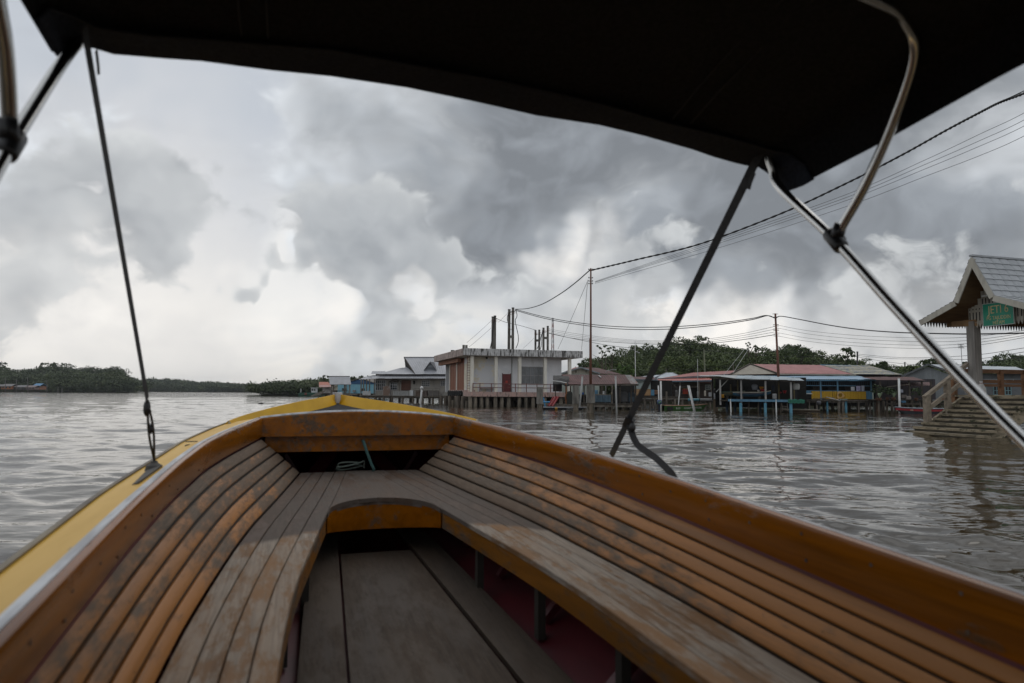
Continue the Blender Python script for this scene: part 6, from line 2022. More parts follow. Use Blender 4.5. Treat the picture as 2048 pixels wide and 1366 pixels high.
# ================================================================== jetty 6
JA = Vector((17.6, 25.8))                       # plan position of the roof apex nearest us
JR = Vector((.96, .28))                         # ridge direction, up the steps
JW = Vector((.28, -.96))                        # across the steps, towards us
JZ = math.atan2(JR.y, JR.x)
J = thing('jetty_shelter', 'timber landing jetty with tiled gable roof, broad steps and green name board', 'jetty', (JA.x, JA.y, 0), JZ)
# local frame: x along the ridge (away), y to the left/back (= -JW), z up
AP, KN, EV = 6.73, 5.13, 4.50                   # apex, kink and eave heights
ROOF_L = 7.0
JT_TILE = M('pale_grey_roof_tile', (.40, .415, .43), (.34, .355, .37), rough=.5, scale=(3, 3, 3), c3=(.22, .22, .22), scale3=(6, 6, 6), lo3=.62, hi3=.8, rand=.10)
TRIM = M('weathered_cream_trim', (.50, .47, .40), (.38, .35, .30), rough=.8, scale=(4, 4, 1))
OCHRE = M('ochre_soffit_boards', (.20, .115, .045), (.15, .085, .035), rough=.8, scale=(1, 6, 6))
BRN = M('brown_jetty_timber', (.24, .12, .055), (.17, .085, .04), rough=.75, scale=(1.5, 6, 6), c3=(.32, .27, .2), scale3=(3, 3, 3), lo3=.62, hi3=.74)
GREYW = M('grey_weathered_post', (.30, .28, .255), (.20, .185, .17), rough=.9, scale=(7, 7, .7), c3=(.22, .13, .09), scale3=(3, 3, 1.2), lo3=.64, hi3=.76)
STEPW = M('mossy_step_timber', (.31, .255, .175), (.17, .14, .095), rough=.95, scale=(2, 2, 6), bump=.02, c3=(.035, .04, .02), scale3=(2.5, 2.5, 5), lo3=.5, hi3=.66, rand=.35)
STEPD = M('shade_dark_riser', (.07, .058, .04), (.04, .034, .024), rough=.9, scale=(2, 2, 5))  # risers coloured darker than the treads, standing in for step shade
RAILW = M('bleached_rail_timber', (.30, .25, .19), (.20, .165, .125), rough=.9, scale=(4, 4, 4), c3=(.20, .10, .055), scale3=(3, 3, 3), lo3=.6, hi3=.7)
sections = [((0.0, AP), (.80, KN), 7, True), ((.80, KN), (2.45, EV), 8, False)]
for s in (1, -1):
    for (ya, za), (yb, zb_), rows, steep in sections:
        # tiles only where they can be seen (the face towards us); plain sheet elsewhere
        a0, b0 = Vector((0, s * ya, za)), Vector((0, s * yb, zb_))
        nrm = Vector((0, s * (za - zb_), yb - ya)).normalized()
        off = nrm * .05
        if s == -1:
            ncol = 16
            for r_ in range(rows):
                q0, q1 = r_ / rows, (r_ + 1) / rows
                p0, p1 = a0.lerp(b0, q0), a0.lerp(b0, q1 + .04 / rows)
                for k in range(ncol):
                    x0, x1 = ROOF_L * k / ncol - .05, ROOF_L * (k + 1) / ncol - .05
                    st_ = .028
                    ring = []
                    for x_, up_ in ((x0 + .004, .0), (x0 + (x1 - x0) * .2, .018), (x0 + (x1 - x0) * .5, .022), (x0 + (x1 - x0) * .8, .018), (x1 - .004, .0)):
                        ring.append((x_, up_))
                    top0 = [Vector((x_, 0, 0)) + p0 + nrm * (.05 + u_) for x_, u_ in ring]
                    top1 = [Vector((x_, 0, 0)) + p1 + nrm * (.05 + u_ + st_) for x_, u_ in ring]
                    bot0 = [Vector((x_, 0, 0)) + p0 + nrm * .03 for x_, u_ in ring]
                    bot1 = [Vector((x_, 0, 0)) + p1 + nrm * .045 for x_, u_ in ring]
                    MB().loft([top0 + bot0[::-1], top1 + bot1[::-1]]).build('roof_tile', JT_TILE, J)
        else:
            for r_ in range(rows):
                p0, p1 = a0.lerp(b0, r_ / rows), a0.lerp(b0, (r_ + 1.04) / rows)
                MB().prism([Vector((-.05, 0, 0)) + p0 + nrm * .05, Vector((ROOF_L, 0, 0)) + p0 + nrm * .05, Vector((ROOF_L, 0, 0)) + p1 + nrm * .08, Vector((-.05, 0, 0)) + p1 + nrm * .08], nrm * -.03).build('tile_course', M('dark_slate_course', (.13, .135, .14), (.10, .10, .105)), J)
        MB().prism([Vector((0, 0, 0)) + a0, Vector((ROOF_L, 0, 0)) + a0, Vector((ROOF_L, 0, 0)) + b0, b0], nrm * .028).build('soffit', OCHRE, J)
        # verge board at the gable end
        MB().prism([a0 + nrm * .045 + Vector((-.06, 0, 0)), b0 + nrm * .045 + Vector((-.06, 0, 0)), b0 - nrm * .17 + Vector((-.06, 0, 0)), a0 - nrm * .17 + Vector((-.06, 0, 0))], (.05, 0, 0)).build('verge_board', TRIM, J)
    # fascia fringe: pointed teeth along the eave
    yb, zb_ = 2.40, EV
    n_ = 44 if s == 1 else 44
    for k in range(n_):
        x_ = .15 + (ROOF_L - .3) * k / n_
        MB().prism([(x_, s * yb, zb_ + .01), (x_ + .13, s * yb, zb_ + .01), (x_ + .065, s * yb, zb_ - .20)], (0, .02, 0)).build('fringe_tooth', M('dark_fringe', (.10, .09, .08)), J)
MB().beam((-.08, 0, AP + .085), (ROOF_L, 0, AP + .085), .16, .07).build('ridge_cap', JT_TILE, J)
# carved gable screen of upright boards with pointed feet, set back under the roof
xs_ = 1.0
def roof_z(y):
    y = abs(y)
    return AP + (KN - AP) * y / .8 if y < .8 else KN + (EV - KN) * (y - .8) / 1.65
nb = 16
y0, y1 = -1.10, 1.10
for k in range(nb):
    ya = y1 - (y1 - y0) * k / nb
    yb = y1 - (y1 - y0) * (k + 1) / nb + .012
    zb_ = 4.30
    ztop = min(roof_z(ya), roof_z(yb)) - .07
    ym = (ya + yb) / 2
    mb = MB().prism([(xs_, ya, zb_), (xs_, ym, zb_ - .17), (xs_, yb, zb_), (xs_, yb, ztop), (xs_, ya, ztop)], (.03, 0, 0))
    b_ = mb.build('screen_board', TRIM, J)
    # carved slots read as dark inlays just proud of the board
    for z_, h_ in ((4.42, .34), (5.05, .22)):
        if z_ + h_ < ztop - .05:
            MB().prism([(xs_ - .004, ym - .022, z_), (xs_ - .004, ym + .022, z_), (xs_ - .004, ym + .022, z_ + h_), (xs_ - .004, ym - .022, z_ + h_)], (.003, 0, 0)).build('carved_slot', DARKIN, b_)
    if 4.94 < ztop:
        MB().prism([(xs_ - .004, ym - .03, 4.88), (xs_ - .004, ym, 4.84), (xs_ - .004, ym + .03, 4.88), (xs_ - .004, ym, 4.92)], (.003, 0, 0)).build('carved_diamond', DARKIN, b_)
# name board
SG = M('green_sign_paint', (.012, .32, .20), (.010, .26, .16), rough=.4, scale=(1, 1, 1))
SGW = M('white_sign_edge', (.62, .64, .62))
SGT = M('tan_sign_lettering', (.78, .60, .32))
sy0, sy1, sz0, sz1 = -.80, .44, 4.15, 5.04
sx = xs_ - .08
sb = box(J, 'name_board', SGW, sx, sx + .03, sy0, sy1, sz0, sz1)
sf = box(sb, 'board_face', SG, sx - .006, sx - .001, sy0 + .025, sy1 - .025, sz0 + .025, sz1 - .025)
cy = (sy0 + sy1) / 2
for tx, size, z_, kx in (('JETI 6', .44, 4.76, .78), ('PG TAJUDDIN', .205, 4.445, .74), ('HITAM', .20, 4.255, .78)):
    o = text_obj('lettering', tx, size, SGT, (sx - .010, cy - .02, z_), (R(90), 0, R(-90)), sb, .003, kx)
MB().tube([(xs_ - .25, .30, 5.32), (xs_ - .25, -.45, 5.32)], .035, 8).build('tube_lamp', PVC, J)
# posts, beams, braces
DK = 1.50
for x_, y_ in ((xs_ + .12, 1.02), (xs_ + .12, -1.75), (ROOF_L - .9, 1.02), (ROOF_L - .9, -1.75)):
    top = roof_z(y_) - .05 if x_ > 2 else 4.42
    box(J, 'roof_post', GREYW, x_ - .17, x_ + .17, y_ - .17, y_ + .17, DK - 3.0, top)
MB().beam((xs_ + .15, -2.2, 4.38), (xs_ + .15, 2.2, 4.38), .10, .16).build('tie_beam', OCHRE, J)
for z_, x0 in ((4.42, .95), (4.28, 1.25)):
    MB().beam((xs_ + .05, .75, z_), (xs_ - .10, 1.75, z_ + .04 * (x0 > 1)), .10, .12).build('outrigger', M('ochre_beam', (.29, .17, .075), (.22, .13, .06)), J)
for k in range(6):
    x_ = 1.8 + k * 1.0
    MB().beam((x_, -2.35, EV + .02), (x_, 2.35, EV + .02), .06, .10).build('tie_beam', OCHRE, J)
# steps: x from -2.7 (water) up to the deck at x = -.1
SX0 = None
sl = Vector((15.4, 26.6)) - JA                   # left front corner of the lowest step
lx, ly = sl.dot(JR), sl.dot(-JW)                 # in the jetty frame
run, rise, ns = .285, .170, 9
wid = 3.05
for k in range(ns):
    z_ = .10 + rise * k
    x_ = lx + run * k
    yl = ly + .22 - .12 * k if k < 3 else ly - .22 - .03 * k
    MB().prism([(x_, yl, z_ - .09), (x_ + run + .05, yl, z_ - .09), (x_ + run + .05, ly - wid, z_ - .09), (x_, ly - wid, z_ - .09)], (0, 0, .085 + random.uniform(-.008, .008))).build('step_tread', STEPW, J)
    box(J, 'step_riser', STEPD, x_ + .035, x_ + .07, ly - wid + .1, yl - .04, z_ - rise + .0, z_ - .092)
xd = lx + run * ns
for y_ in (ly - .12, ly - wid + .12, ly - wid / 2):
    MB().prism([(lx + .05, y_, -.35), (lx + .40, y_, -.35), (xd + .4, y_, DK - .45), (xd + .4, y_, DK - .10), (xd, y_, DK - .10), (lx + .05, y_, -.06)], (0, .12, 0)).build('stringer', STEPW, J)
for k in range(22):
    x_ = xd + .02 + k * .30
    box(J, 'deck_board', BRN if k > 2 else STEPW, x_, x_ + .28, ly - wid - .5, ly + .35, DK - .07, DK + random.uniform(-.006, .006))
for x_ in (xd + .3, xd + 2.2, xd + 4.4, xd + 6.2):
    MB().beam((x_, ly - wid - .5, DK - .19), (x_, ly + .35, DK - .19), .14, .2).build('deck_beam', BRN, J)
for x_, y_ in ((xd + .5, ly - .1), (xd + 2.5, ly + .1), (xd + 4.6, ly + .1), (xd + .5, ly - wid), (xd + 3, ly - wid), (xd + 6, ly - wid)):
    box(J, 'jetty_pile', STEPW, x_ - .12, x_ + .12, y_ - .12, y_ + .12, -1.6, DK - .3)
# stair handrail on the far side
def hr(x, dz): return Vector((x, ly - .16, .06 + rise * (x - lx) / run + dz))
xa, xb = lx + run * 2.6, xd + .25
pA, pB = hr(xa, .0), hr(xb, .0)
box(J, 'newel_post', RAILW, xa - .10, xa + .10, ly - .26, ly - .06, .1, .06 + rise * (xa - lx) / run + .98)
box(J, 'newel_post', RAILW, (xa + xb) / 2 - .09, (xa + xb) / 2 + .09, ly - .25, ly - .07, .5, .06 + rise * ((xa + xb) / 2 - lx) / run + .92)
MB().beam(hr(xa - .12, .96), hr(xb + .1, .96), .17, .12).build('handrail', RAILW, J)
MB().beam(hr(xa, .42), hr(xb + .05, .42), .10, .15).build('mid_rail', RAILW, J)
# brown balustrade along the far edge of the deck
yr = ly + .30
px_ = [xd + .1, xd + 1.3, xd + 2.6, xd + 3.9, xd + 5.2, xd + 6.5]
for x_ in px_:
    box(J, 'balustrade_post', BRN, x_ - .08, x_ + .08, yr - .08, yr + .08, DK - .3, DK + 1.04)
for z_, h_ in ((.98, .17), (.56, .13), (.40, .10)):
    MB().beam((px_[0] - .1, yr, DK + z_), (px_[-1], yr, DK + z_), .07, h_).build('balustrade_rail', BRN, J)
xe = px_[-1]
for y_ in (yr - 1.2, yr - 2.4):
    box(J, 'balustrade_post', BRN, xe - .08, xe + .08, y_ - .08, y_ + .08, DK - .3, DK + 1.04)
for z_, h_ in ((.98, .17), (.56, .13)):
    MB().beam((xe, yr, DK + z_), (xe, yr - 3, DK + z_), .07, h_).build('balustrade_rail', BRN, J)
# sacks on the top step, striped tub
def jw(x, y, z): q = JA + JR * x - JW * y; return Vector((q.x, q.y, z))
t_ = thing('white_sack', 'white cloth sack standing on the top step behind the handrail', 'sack', jw(xd + .25, ly - .75, DK), JZ)
MB().loft([[(r * math.cos(a), r * .8 * math.sin(a), z) for a in [2 * math.pi * j / 12 for j in range(12)]] for z, r in ((0, .15), (.08, .19), (.25, .18), (.40, .10), (.46, .045), (.54, .07))]).build('body', M('white_sack_cloth', (.50, .48, .46), (.40, .385, .37), bump=.01, scale=(9, 9, 9)), t_, smooth=True)
MB().torus((0, 0, .455), .05, .014).build('tie', M('tie_pink', (.35, .2, .19)), t_)
t_ = thing('tan_sack', 'tan sack leaning left of the white cloth sack', 'sack', jw(xd + .35, ly - .38, DK), JZ)
MB().loft([[(r * math.cos(a), r * .8 * math.sin(a), z) for a in [2 * math.pi * j / 12 for j in range(12)]] for z, r in ((0, .15), (.1, .18), (.3, .14), (.48, .07), (.53, .05))]).build('body', M('tan_sack_cloth', (.30, .22, .13), (.22, .16, .10)), t_, smooth=True)
MB().torus((0, 0, .48), .07, .012).build('tie', DARKIN, t_)

# ================================================================== poles and masts over the village
def steel_pole(label, px0, py0, px1, py1, Y, r, mat, insul=(), name='utility_pole', z0=-1.2):
    a_, b_ = W(px0, py0, Y), W(px1, py1, Y)
    d_ = (b_ - a_) / (a_.z - b_.z)
    foot = b_ + d_ * (b_.z - z0)
    t_ = thing(name, label, 'pole', foot)
    L_ = a_ - foot
    MB().tube([(0, 0, 0), L_ * .55, L_ * .56, L_], [r, r * .92, r * .74, r * .66], 9).build('shaft', mat, t_, smooth=True)
    for py in insul:
        q = L_ * ((W(px0, py, Y).z - foot.z) / L_.z)
        MB().cyl(q + Vector((-.25, 0, 0)), q + Vector((.25, 0, 0)), .025, n=6).build('insulator_arm', WIRE, t_)
    return a_


steel_pole('rusty steel pole rising through the tin roof in front of the red gable house', 1550.5, 627, 1557, 755, 62, .13, RUST_POLE, (628, 634, 649, 652, 658, 661, 668, 672))
steel_pole('slender green-grey pole behind the long red roofs', 1408, 699, 1410.5, 775, 88, .13, M('green_grey_pole', (.14, .15, .09), (.10, .105, .07)), (700,))
steel_pole('tall thin white mast behind the mint and peach house', 1270, 682, 1271, 760, 85, .06, PVC, (), 'antenna_mast')
steel_pole('thin grey antenna mast in front of the long red roofs', 1395, 718, 1395.5, 775, 80, .05, STEELP, (), 'antenna_mast')
steel_pole('dark pole with side arm behind the patterned tile roof', 1714.5, 703, 1714.5, 735, 92, .16, M('dark_pole', (.05, .045, .045)), (704, 712))
steel_pole('far dark pole between the tile roof and the grey gable', 1809.5, 724, 1809.5, 745, 110, .14, M('dark_pole', (.05, .045, .045)), (725.5,))
steel_pole('short wooden pole behind the grey hipped roof', 1332.5, 737, 1333, 750, 110, .14, PLANK_D, (738,))
steel_pole('short wooden pole behind the left end of the red gable', 1466.5, 729, 1467, 746, 110, .14, PLANK_D, (730,))
steel_pole('slim brown pole behind the cream gable house', 1211.5, 714, 1211.5, 745, 110, .12, PLANK_D, (716,))
# television aerial on the grey gable house
p = W(1921.5, 688, 63)
z0 = W(1924, 738, 63).z
t_ = thing('tv_aerial', 'television aerial on a thin pole above the pale steel roof', 'aerial', (p.x, 63, z0 - .3))
MB().cyl((.05, 0, 0), (0, 0, p.z - z0 + .3), .025, n=6).build('mast', STEELP, t_)
for dz, w_ in ((-.05, .5), (-.22, .42), (-.35, .5)):
    zc = p.z - z0 + .3 + dz
    MB().cyl((-w_ / 2, 0, zc), (w_ / 2, 0, zc), .018, n=5).build('boom', STEELP, t_)
    for j in range(5):
        x_ = -w_ / 2 + w_ * j / 4
        MB().cyl((x_, -.1, zc - .09), (x_, .1, zc + .09), .012, n=5).build('element', STEELP, t_)

# ---- cables
def cable(label, pts, r, mat=CABLE, sag=None, twist=False, name='power_cable', group='overhead cables'):
    """pts: (px, py, depth) survey points; smoothed through"""
    P3 = [W(*p_) for p_ in pts]
    if len(P3) == 2:
        s_ = sag or 0
        P3 = [P3[0].lerp(P3[1], k / 16) - Vector((0, 0, 4 * s_ * (k / 16) * (1 - k / 16))) for k in range(17)]
    else:
        P3 = spline(P3, 8)
    o_ = P3[0].copy()
    t_ = thing(name, label, 'cable', o_, 0, group)
    loc = [p_ - o_ for p_ in P3]
    MB().tube(loc, r, 6).build('strand', mat, t_)
    if twist:
        dense = []
        n_ = len(loc)
        for i in range(n_ - 1):
            for j in range(6):
                dense.append(loc[i].lerp(loc[i + 1], j / 6))
        for ph in (0, math.pi):
            q = [p_ + Vector((0, math.cos(k * .55 + ph), math.sin(k * .55 + ph))) * r * .95 for k, p_ in enumerate(dense)]
            MB().tube(q, r * .75, 5).build('strand', mat, t_)
    return t_


cable('thick twisted cable rising from the tallest rusty pole to the upper right', [(1181, 541, 52), (1270, 520, 50), (1400, 488, 47), (1560, 428, 43), (1690, 368, 39), (1800, 312, 36), (1890, 262, 33), (1960, 225, 31), (2000, 205, 30), (2060, 182, 28.5), (2200, 118, 25)], .042, CABLE, twist=True)
cable('second lead parting from the twisted cable at the upper right', [(1995, 206, 30), (2035, 188, 29.2), (2080, 165, 28.4), (2200, 96, 25)], .022)
for k, (a_, b_, c_, d_) in enumerate(((563, 470, 306, 228), (564, 474, 312, 238), (565, 478, 318, 246), (567, 487, 330, 262))):
    nm = ('uppermost', 'second', 'third', 'lowest')[k]
    cable('%s of four thin wires under the twisted cable at right' % nm, [(1190, a_, 52), (1440, b_ + 8, 47), (1690, c_ + 84, 41), (1850, c_ + 14 + k * 3, 36), (1960, d_ + 40 + k * 3, 33), (2048, d_ - 2 + k * 4, 30), (2200, d_ - 90 + k * 5, 26)], .0115, WIRE, name='thin_wire')
cable('cable sagging from the tallest concrete pair up to the rusty pole', [(1030, 618.5, 88), (1055, 617, 82), (1085, 608, 74), (1120, 588, 65), (1150, 566, 58), (1180, 540, 52)], .045)
cable('upper of two heavy cables joining the concrete pair to the tin-roof pole', [(1030, 618.5, 88), (1090, 634, 83), (1160, 646, 78), (1240, 653.5, 74), (1330, 654, 70), (1420, 648, 67), (1500, 637.5, 64), (1530, 631, 63), (1546, 634.5, 62.2)], .042)
cable('lower of two heavy cables joining the concrete pair to the tin-roof pole', [(1030, 620.5, 88), (1090, 637, 83), (1160, 649.5, 78), (1240, 658, 74), (1330, 658.5, 70), (1420, 651.5, 67), (1500, 640, 64), (1534, 631.5, 63), (1549, 636, 62.2)], .042)
cable('heavy cable from the rusty pole on the tin roof to the jetty', [(1551, 636.5, 62), (1562, 632.5, 61), (1600, 639, 58), (1660, 650.5, 53), (1720, 659, 48), (1790, 664.5, 43), (1850, 666.5, 39), (1950, 668, 35), (2100, 665, 31)], .04)
for k, (y0, y1) in enumerate(((650, 676), (655.5, 683.5), (665, 690.5), (671.5, 697))):
    cable('%s of four thin wires from the rusty tin-roof pole to the right' % ('first', 'second', 'third', 'fourth')[k], [(1553, y0, 62), (1620, y0 + (y1 - y0) * .46, 58), (1720, y0 + (y1 - y0) * .82, 53), (1850, y1, 46), (1950, y1 - 3 - k, 42), (2100, y1 - 22 - 3 * k, 37)], .013, WIRE, name='thin_wire')
    cable('%s of four thin wires from the short concrete posts to the rusty tin-roof pole' % ('first', 'second', 'third', 'fourth')[k], [(1098, 658 + 3 * k, 104), (1150, 667 + 3.4 * k, 95), (1220, 676 + 2.6 * k, 86), (1300, 681.5 + 2.2 * k, 79), (1400, 679 + 3 * k, 72), (1480, 668 + 4 * k, 66), (1549, 653 + 5.5 * k, 62)], .018 if k != 3 else .03, WIRE if k != 3 else CABLE, name='thin_wire')
cable('dark cable from the short concrete posts down across the wood', [(1098, 666, 104), (1160, 680, 100), (1230, 692.5, 98), (1320, 700, 96), (1408, 700, 92)], .03)
cable('cable linking the two concrete groups', [(991, 636, 88), (1010, 644, 90), (1040, 651, 96), (1071, 660, 103)], .028)
cable('dark cable running on from the green-grey pole to the side-arm pole', [(1408, 700, 90), (1480, 708, 95), (1560, 713, 99), (1640, 712, 97), (1705, 703.5, 92)], .026)
cable('faint low wire across the wood above the red roofs', [(1270, 745, 110), (1333, 738, 110), (1400, 739, 112), (1467, 730, 110), (1540, 733, 110), (1640, 722, 108)], .02, WIRE, name='thin_wire')
for k, (y0, y1, y2) in enumerate(((708, 714, 708), (711, 717, 716), (714, 729, 725))):
    cable('%s wire running right from the side-arm pole past the jetty post' % ('upper', 'middle', 'lower')[k], [(1715, y0, 92), (1780, (y0 + y1) / 2 + 3, 85), (1850, y1 + 1, 76), (1950, y2 + 2, 62), (2060, y2 - 14, 50)], .022, CABLE if k else WIRE, name='thin_wire')
# service loops and guys at the concrete poles
cable('loop of cable hanging right of the tallest concrete pair', [(1032, 620, 87.6), (1034, 632, 87.6), (1030.5, 641, 87.6), (1033, 655, 87.6), (1036.5, 672, 87.6), (1036, 686, 87.6), (1031.5, 697, 87.6)], .05, name='service_loop')
cable('loop of cable bowed left of the tallest concrete pair', [(1030, 622.5, 87.4), (1021, 624, 87.4), (1015, 632, 87.4), (1015.5, 643, 87.4), (1020, 655, 87.4)], .05, name='service_loop')
cable('slack cable beside the four short concrete posts', [(1088, 662, 103.4), (1083, 670, 103.4), (1079.5, 684, 103.4), (1074, 698, 103.4)], .06, name='service_loop')
cable('second slack cable between the four short concrete posts', [(1085, 660, 103.3), (1083.5, 675, 103.3), (1083, 690, 103.3), (1080, 700, 103.3)], .05, name='service_loop')
cable('cable bundle running down the short twin pole', [(989, 634, 87.6), (986, 660, 87.6), (984, 680, 87.6), (980.5, 697, 87.6)], .07, name='service_loop')
for px0, py0, px1, py1, Y0, Y1, lab in ((983, 641, 934, 685, 88, 78, 'upper guy wire left of the short twin pole'), (982, 656, 938, 694, 88, 78, 'lower guy wire left of the short twin pole'), (1017, 624, 996, 645, 88, 88.5, 'guy wire between the two concrete groups'),
                                      (1068, 676, 1046, 697, 104, 90, 'guy wire left of the four short posts'), (1176, 560, 1116, 698, 52, 74, 'long guy wire slanting left from the tallest rusty pole'), (1175, 565, 1163, 700, 52, 74, 'steeper guy wire left of the tallest rusty pole')):
    cable(lab, [(px0, py0, Y0), (px1, py1, Y1)], .016, WIRE, .05, name='guy_wire', group='guy wires')

# ================================================================== vegetation
def leaf_mesh(name, blobs, per, size, mat, rng, flat=.42):
    """clumps of small leaf faces spread over and through ellipsoid clumps"""
    V, n_ = [], 0
    for cx, cy, cz, rx, ry, rz in blobs:
        k = max(6, int(per * (rx * rz) ** .8))
        d = rng.normal(size=(k, 3))
        d /= np.linalg.norm(d, axis=1, keepdims=True)
        d[:, 2] = np.where(d[:, 2] < -.35, -d[:, 2] * .6, d[:, 2])
        rad = rng.uniform(.62, 1.06, size=(k, 1))
        c = np.array([cx, cy, cz]) + d * rad * np.array([rx, ry, rz])
        nrm = d + rng.normal(size=(k, 3)) * flat
        nrm /= np.linalg.norm(nrm, axis=1, keepdims=True)
        t1 = np.cross(nrm, rng.normal(size=(k, 3)))
        t1 /= np.linalg.norm(t1, axis=1, keepdims=True)
        t2 = np.cross(nrm, t1)
        s1 = size * rng.uniform(.6, 1.3, size=(k, 1))
        s2 = s1 * rng.uniform(.45, .8, size=(k, 1))
        q = np.stack([c - t1 * s1, c - t2 * s2, c + t1 * s1, c + t2 * s2], 1)
        V.append(q.reshape(-1, 3))
    V = np.concatenate(V).astype(np.float32)
    nf = len(V) // 4
    me = bpy.data.meshes.new(name)
    me.vertices.add(len(V))
    me.vertices.foreach_set('co', V.ravel())
    me.loops.add(len(V))
    me.polygons.add(nf)
    me.loops.foreach_set('vertex_index', np.arange(len(V), dtype=np.int32))
    me.polygons.foreach_set('loop_start', np.arange(nf, dtype=np.int32) * 4)
    me.update(calc_edges=True)
    me.materials.append(mat)
    return me


def leaf_mat(name, a, b, c, sc):
    m, t, bs = mat_new(name)
    co = t.n('ShaderNodeTexCoord').outputs['Object']
    oi = t.n('ShaderNodeObjectInfo')
    co = t.vm('ADD', co, t.vm('SCALE', (31., 17., 5.), s=oi.outputs['Random']))
    n1_ = t.noise(co, sc, 3, .6)
    n2_ = t.noise(co, sc * 6, 2, .5)
    col = t.mix(t.sm(n1_, .35, .65), a, b)
    col = t.mix(t.sm(n2_, .52, .72), col, c)
    t.set(bs.inputs['Base Color'], col)
    bs.inputs['Roughness'].default_value = .62
    bs.inputs['Specular IOR Level'].default_value = .25
    return m


LEAF = leaf_mat('wood_foliage', (.070, .098, .026), (.036, .056, .018), (.105, .130, .038), .13)
LEAF_N = leaf_mat('broad_tree_foliage', (.055, .082, .024), (.034, .054, .018), (.09, .118, .034), .35)
LEAF_F = leaf_mat('far_shore_foliage', (.070, .092, .040), (.032, .046, .023), (.095, .115, .050), .016)
BARK = M('tree_bark', (.11, .085, .06), (.06, .048, .036), rough=.95, scale=(4, 4, 1))
SOIL = M('dark_bank_ground', (.035, .036, .02), (.022, .022, .014), rough=1.0, scale=(.2, .2, .2))


def crown_blobs(rng, x, y, z, r, h, n):
    out = []
    for k in range(n):
        a = rng.uniform(0, 2 * np.pi)
        q = rng.uniform(0, 1) ** .6
        zz_ = rng.uniform(-.35, 1.0)
        rr = r * q * (1 - .55 * max(0, zz_) ** 2)
        s = r * rng.uniform(.26, .46)
        out.append((x + rr * np.cos(a), y + rr * np.sin(a), z + zz_ * h * .5, s * 1.1, s * 1.1, s * .8))
    return out


def wood(name, label, skyline, Yn, Yf, zbase, step, rng, per, size, mat, rows=4, crown=(3.2, 5.2)):
    """a wooded bank: terrain ridge plus a mass of crowns whose tops follow the skyline"""
    xs_px = np.arange(skyline[0][0], skyline[-1][0] + 1, step)
    sk = np.interp(xs_px, [a for a, _ in skyline], [b for _, b in skyline])
    blobs = []
    g = []
    for px, py in zip(xs_px, sk):
        for r_ in range(rows):
            q = (r_ + rng.uniform(-.3, .3)) / (rows - 1)
            q = min(max(q, 0), 1)
            Y = Yn + (Yf - Yn) * q
            jx = px + rng.uniform(-.7, .7) * step
            top_far = W(jx, py, Yf).z
            front = zbase + (top_far - zbase) * (.30 + .20 * rng.uniform())
            top = front + (top_far - front) * q ** .8
            top += rng.normal() * .045 * top_far if q < .95 else rng.normal() * .035 * top_far
            R_ = rng.uniform(*crown)
            if q > .8 and rng.uniform() < .22:             # emergent crown breaking the skyline
                top += rng.uniform(.02, .10) * top_far
                R_ *= .72
            c = W(jx, 780, Y)
            h = min(top - zbase, R_ * 1.7)
            blobs += crown_blobs(rng, c.x, c.y, max(zbase + .3 * R_, top - h * .55), R_, h, rng.integers(7, 12))
            if q < .12:                                   # skirt of low growth at the water
                for _ in range(4):
                    blobs.append((c.x + rng.uniform(-4, 4), c.y - rng.uniform(0, 3), zbase + rng.uniform(.3, 2.5), R_ * .5, R_ * .5, R_ * .45))
    me = leaf_mesh(name, blobs, per, size, mat, rng)
    o = bpy.data.objects.new(name, me)
    COL.objects.link(o)
    o['kind'] = 'stuff'
    o['label'] = label
    o['category'] = 'wood'
    # ground under it
    mb = MB()
    rings = []
    for px, py in zip(xs_px[::2], sk[::2]):
        zt_ = W(px, py, Yf).z
        n0, n1_, n2_ = W(px, 780, Yn - 2), W(px, 780, (Yn + Yf) / 2), W(px, 780, Yf)
        rings.append([(n0.x, n0.y, -1), (n0.x, n0.y, .25), (n1_.x, n1_.y, max(.3, zbase + (zt_ - zbase) * .34)), (n2_.x, n2_.y, max(.3, zbase + (zt_ - zbase) * .55)),
                      (n2_.x * 1.1, n2_.y * 1.1, max(.3, zbase + (zt_ - zbase) * .4)), (n2_.x * 1.1, n2_.y * 1.1, -1)])
    mb.loft(rings).build(name + '_ground', SOIL, None, kind='structure')
    return o


rng = np.random.default_rng(11)
wood('village_wood', 'dense dark green wood on the rise behind the village',
     [(1162, 738), (1180, 722), (1200, 716), (1222, 712), (1245, 706), (1270, 699), (1300, 696), (1330, 692), (1355, 688), (1380, 685), (1410, 687), (1432, 689), (1455, 692), (1478, 697), (1495, 703), (1515, 705), (1535, 706), (1560, 697), (1590, 694), (1615, 701), (1635, 706), (1655, 717), (1680, 720), (1705, 722), (1730, 724), (1750, 730), (1780, 734), (1810, 738), (1835, 735), (1870, 728), (1900, 726), (1935, 738), (1960, 734), (1990, 722), (2020, 714), (2060, 710), (2120, 706), (2200, 708)],
     120, 185, .6, 12, rng, 46, .235, LEAF, 6, (2.2, 4.6))
wood('left_bank_wood', 'long dark wooded bank on the far left shore',
     [(-90, 732), (-30, 728), (8, 731), (20, 742), (45, 739), (70, 735), (90, 731), (108, 729), (128, 728), (140, 738), (160, 736), (182, 738), (205, 737), (228, 734), (240, 740), (248, 748), (258, 756), (268, 768), (276, 779)],
     430, 560, .5, 8, rng, 6.5, .62, LEAF_F, 6, (5.5, 11))
wood('distant_ridge_wood', 'low hazy wooded ridge closing the river in the distance',
     [(262, 757), (275, 759), (300, 760), (325, 759), (350, 760), (375, 763), (400, 765), (430, 767), (450, 768), (480, 771), (505, 772), (540, 775), (560, 778), (640, 780)],
     820, 1050, .5, 6, rng, 2.2, 1.25, LEAF_F, 5, (8, 16))
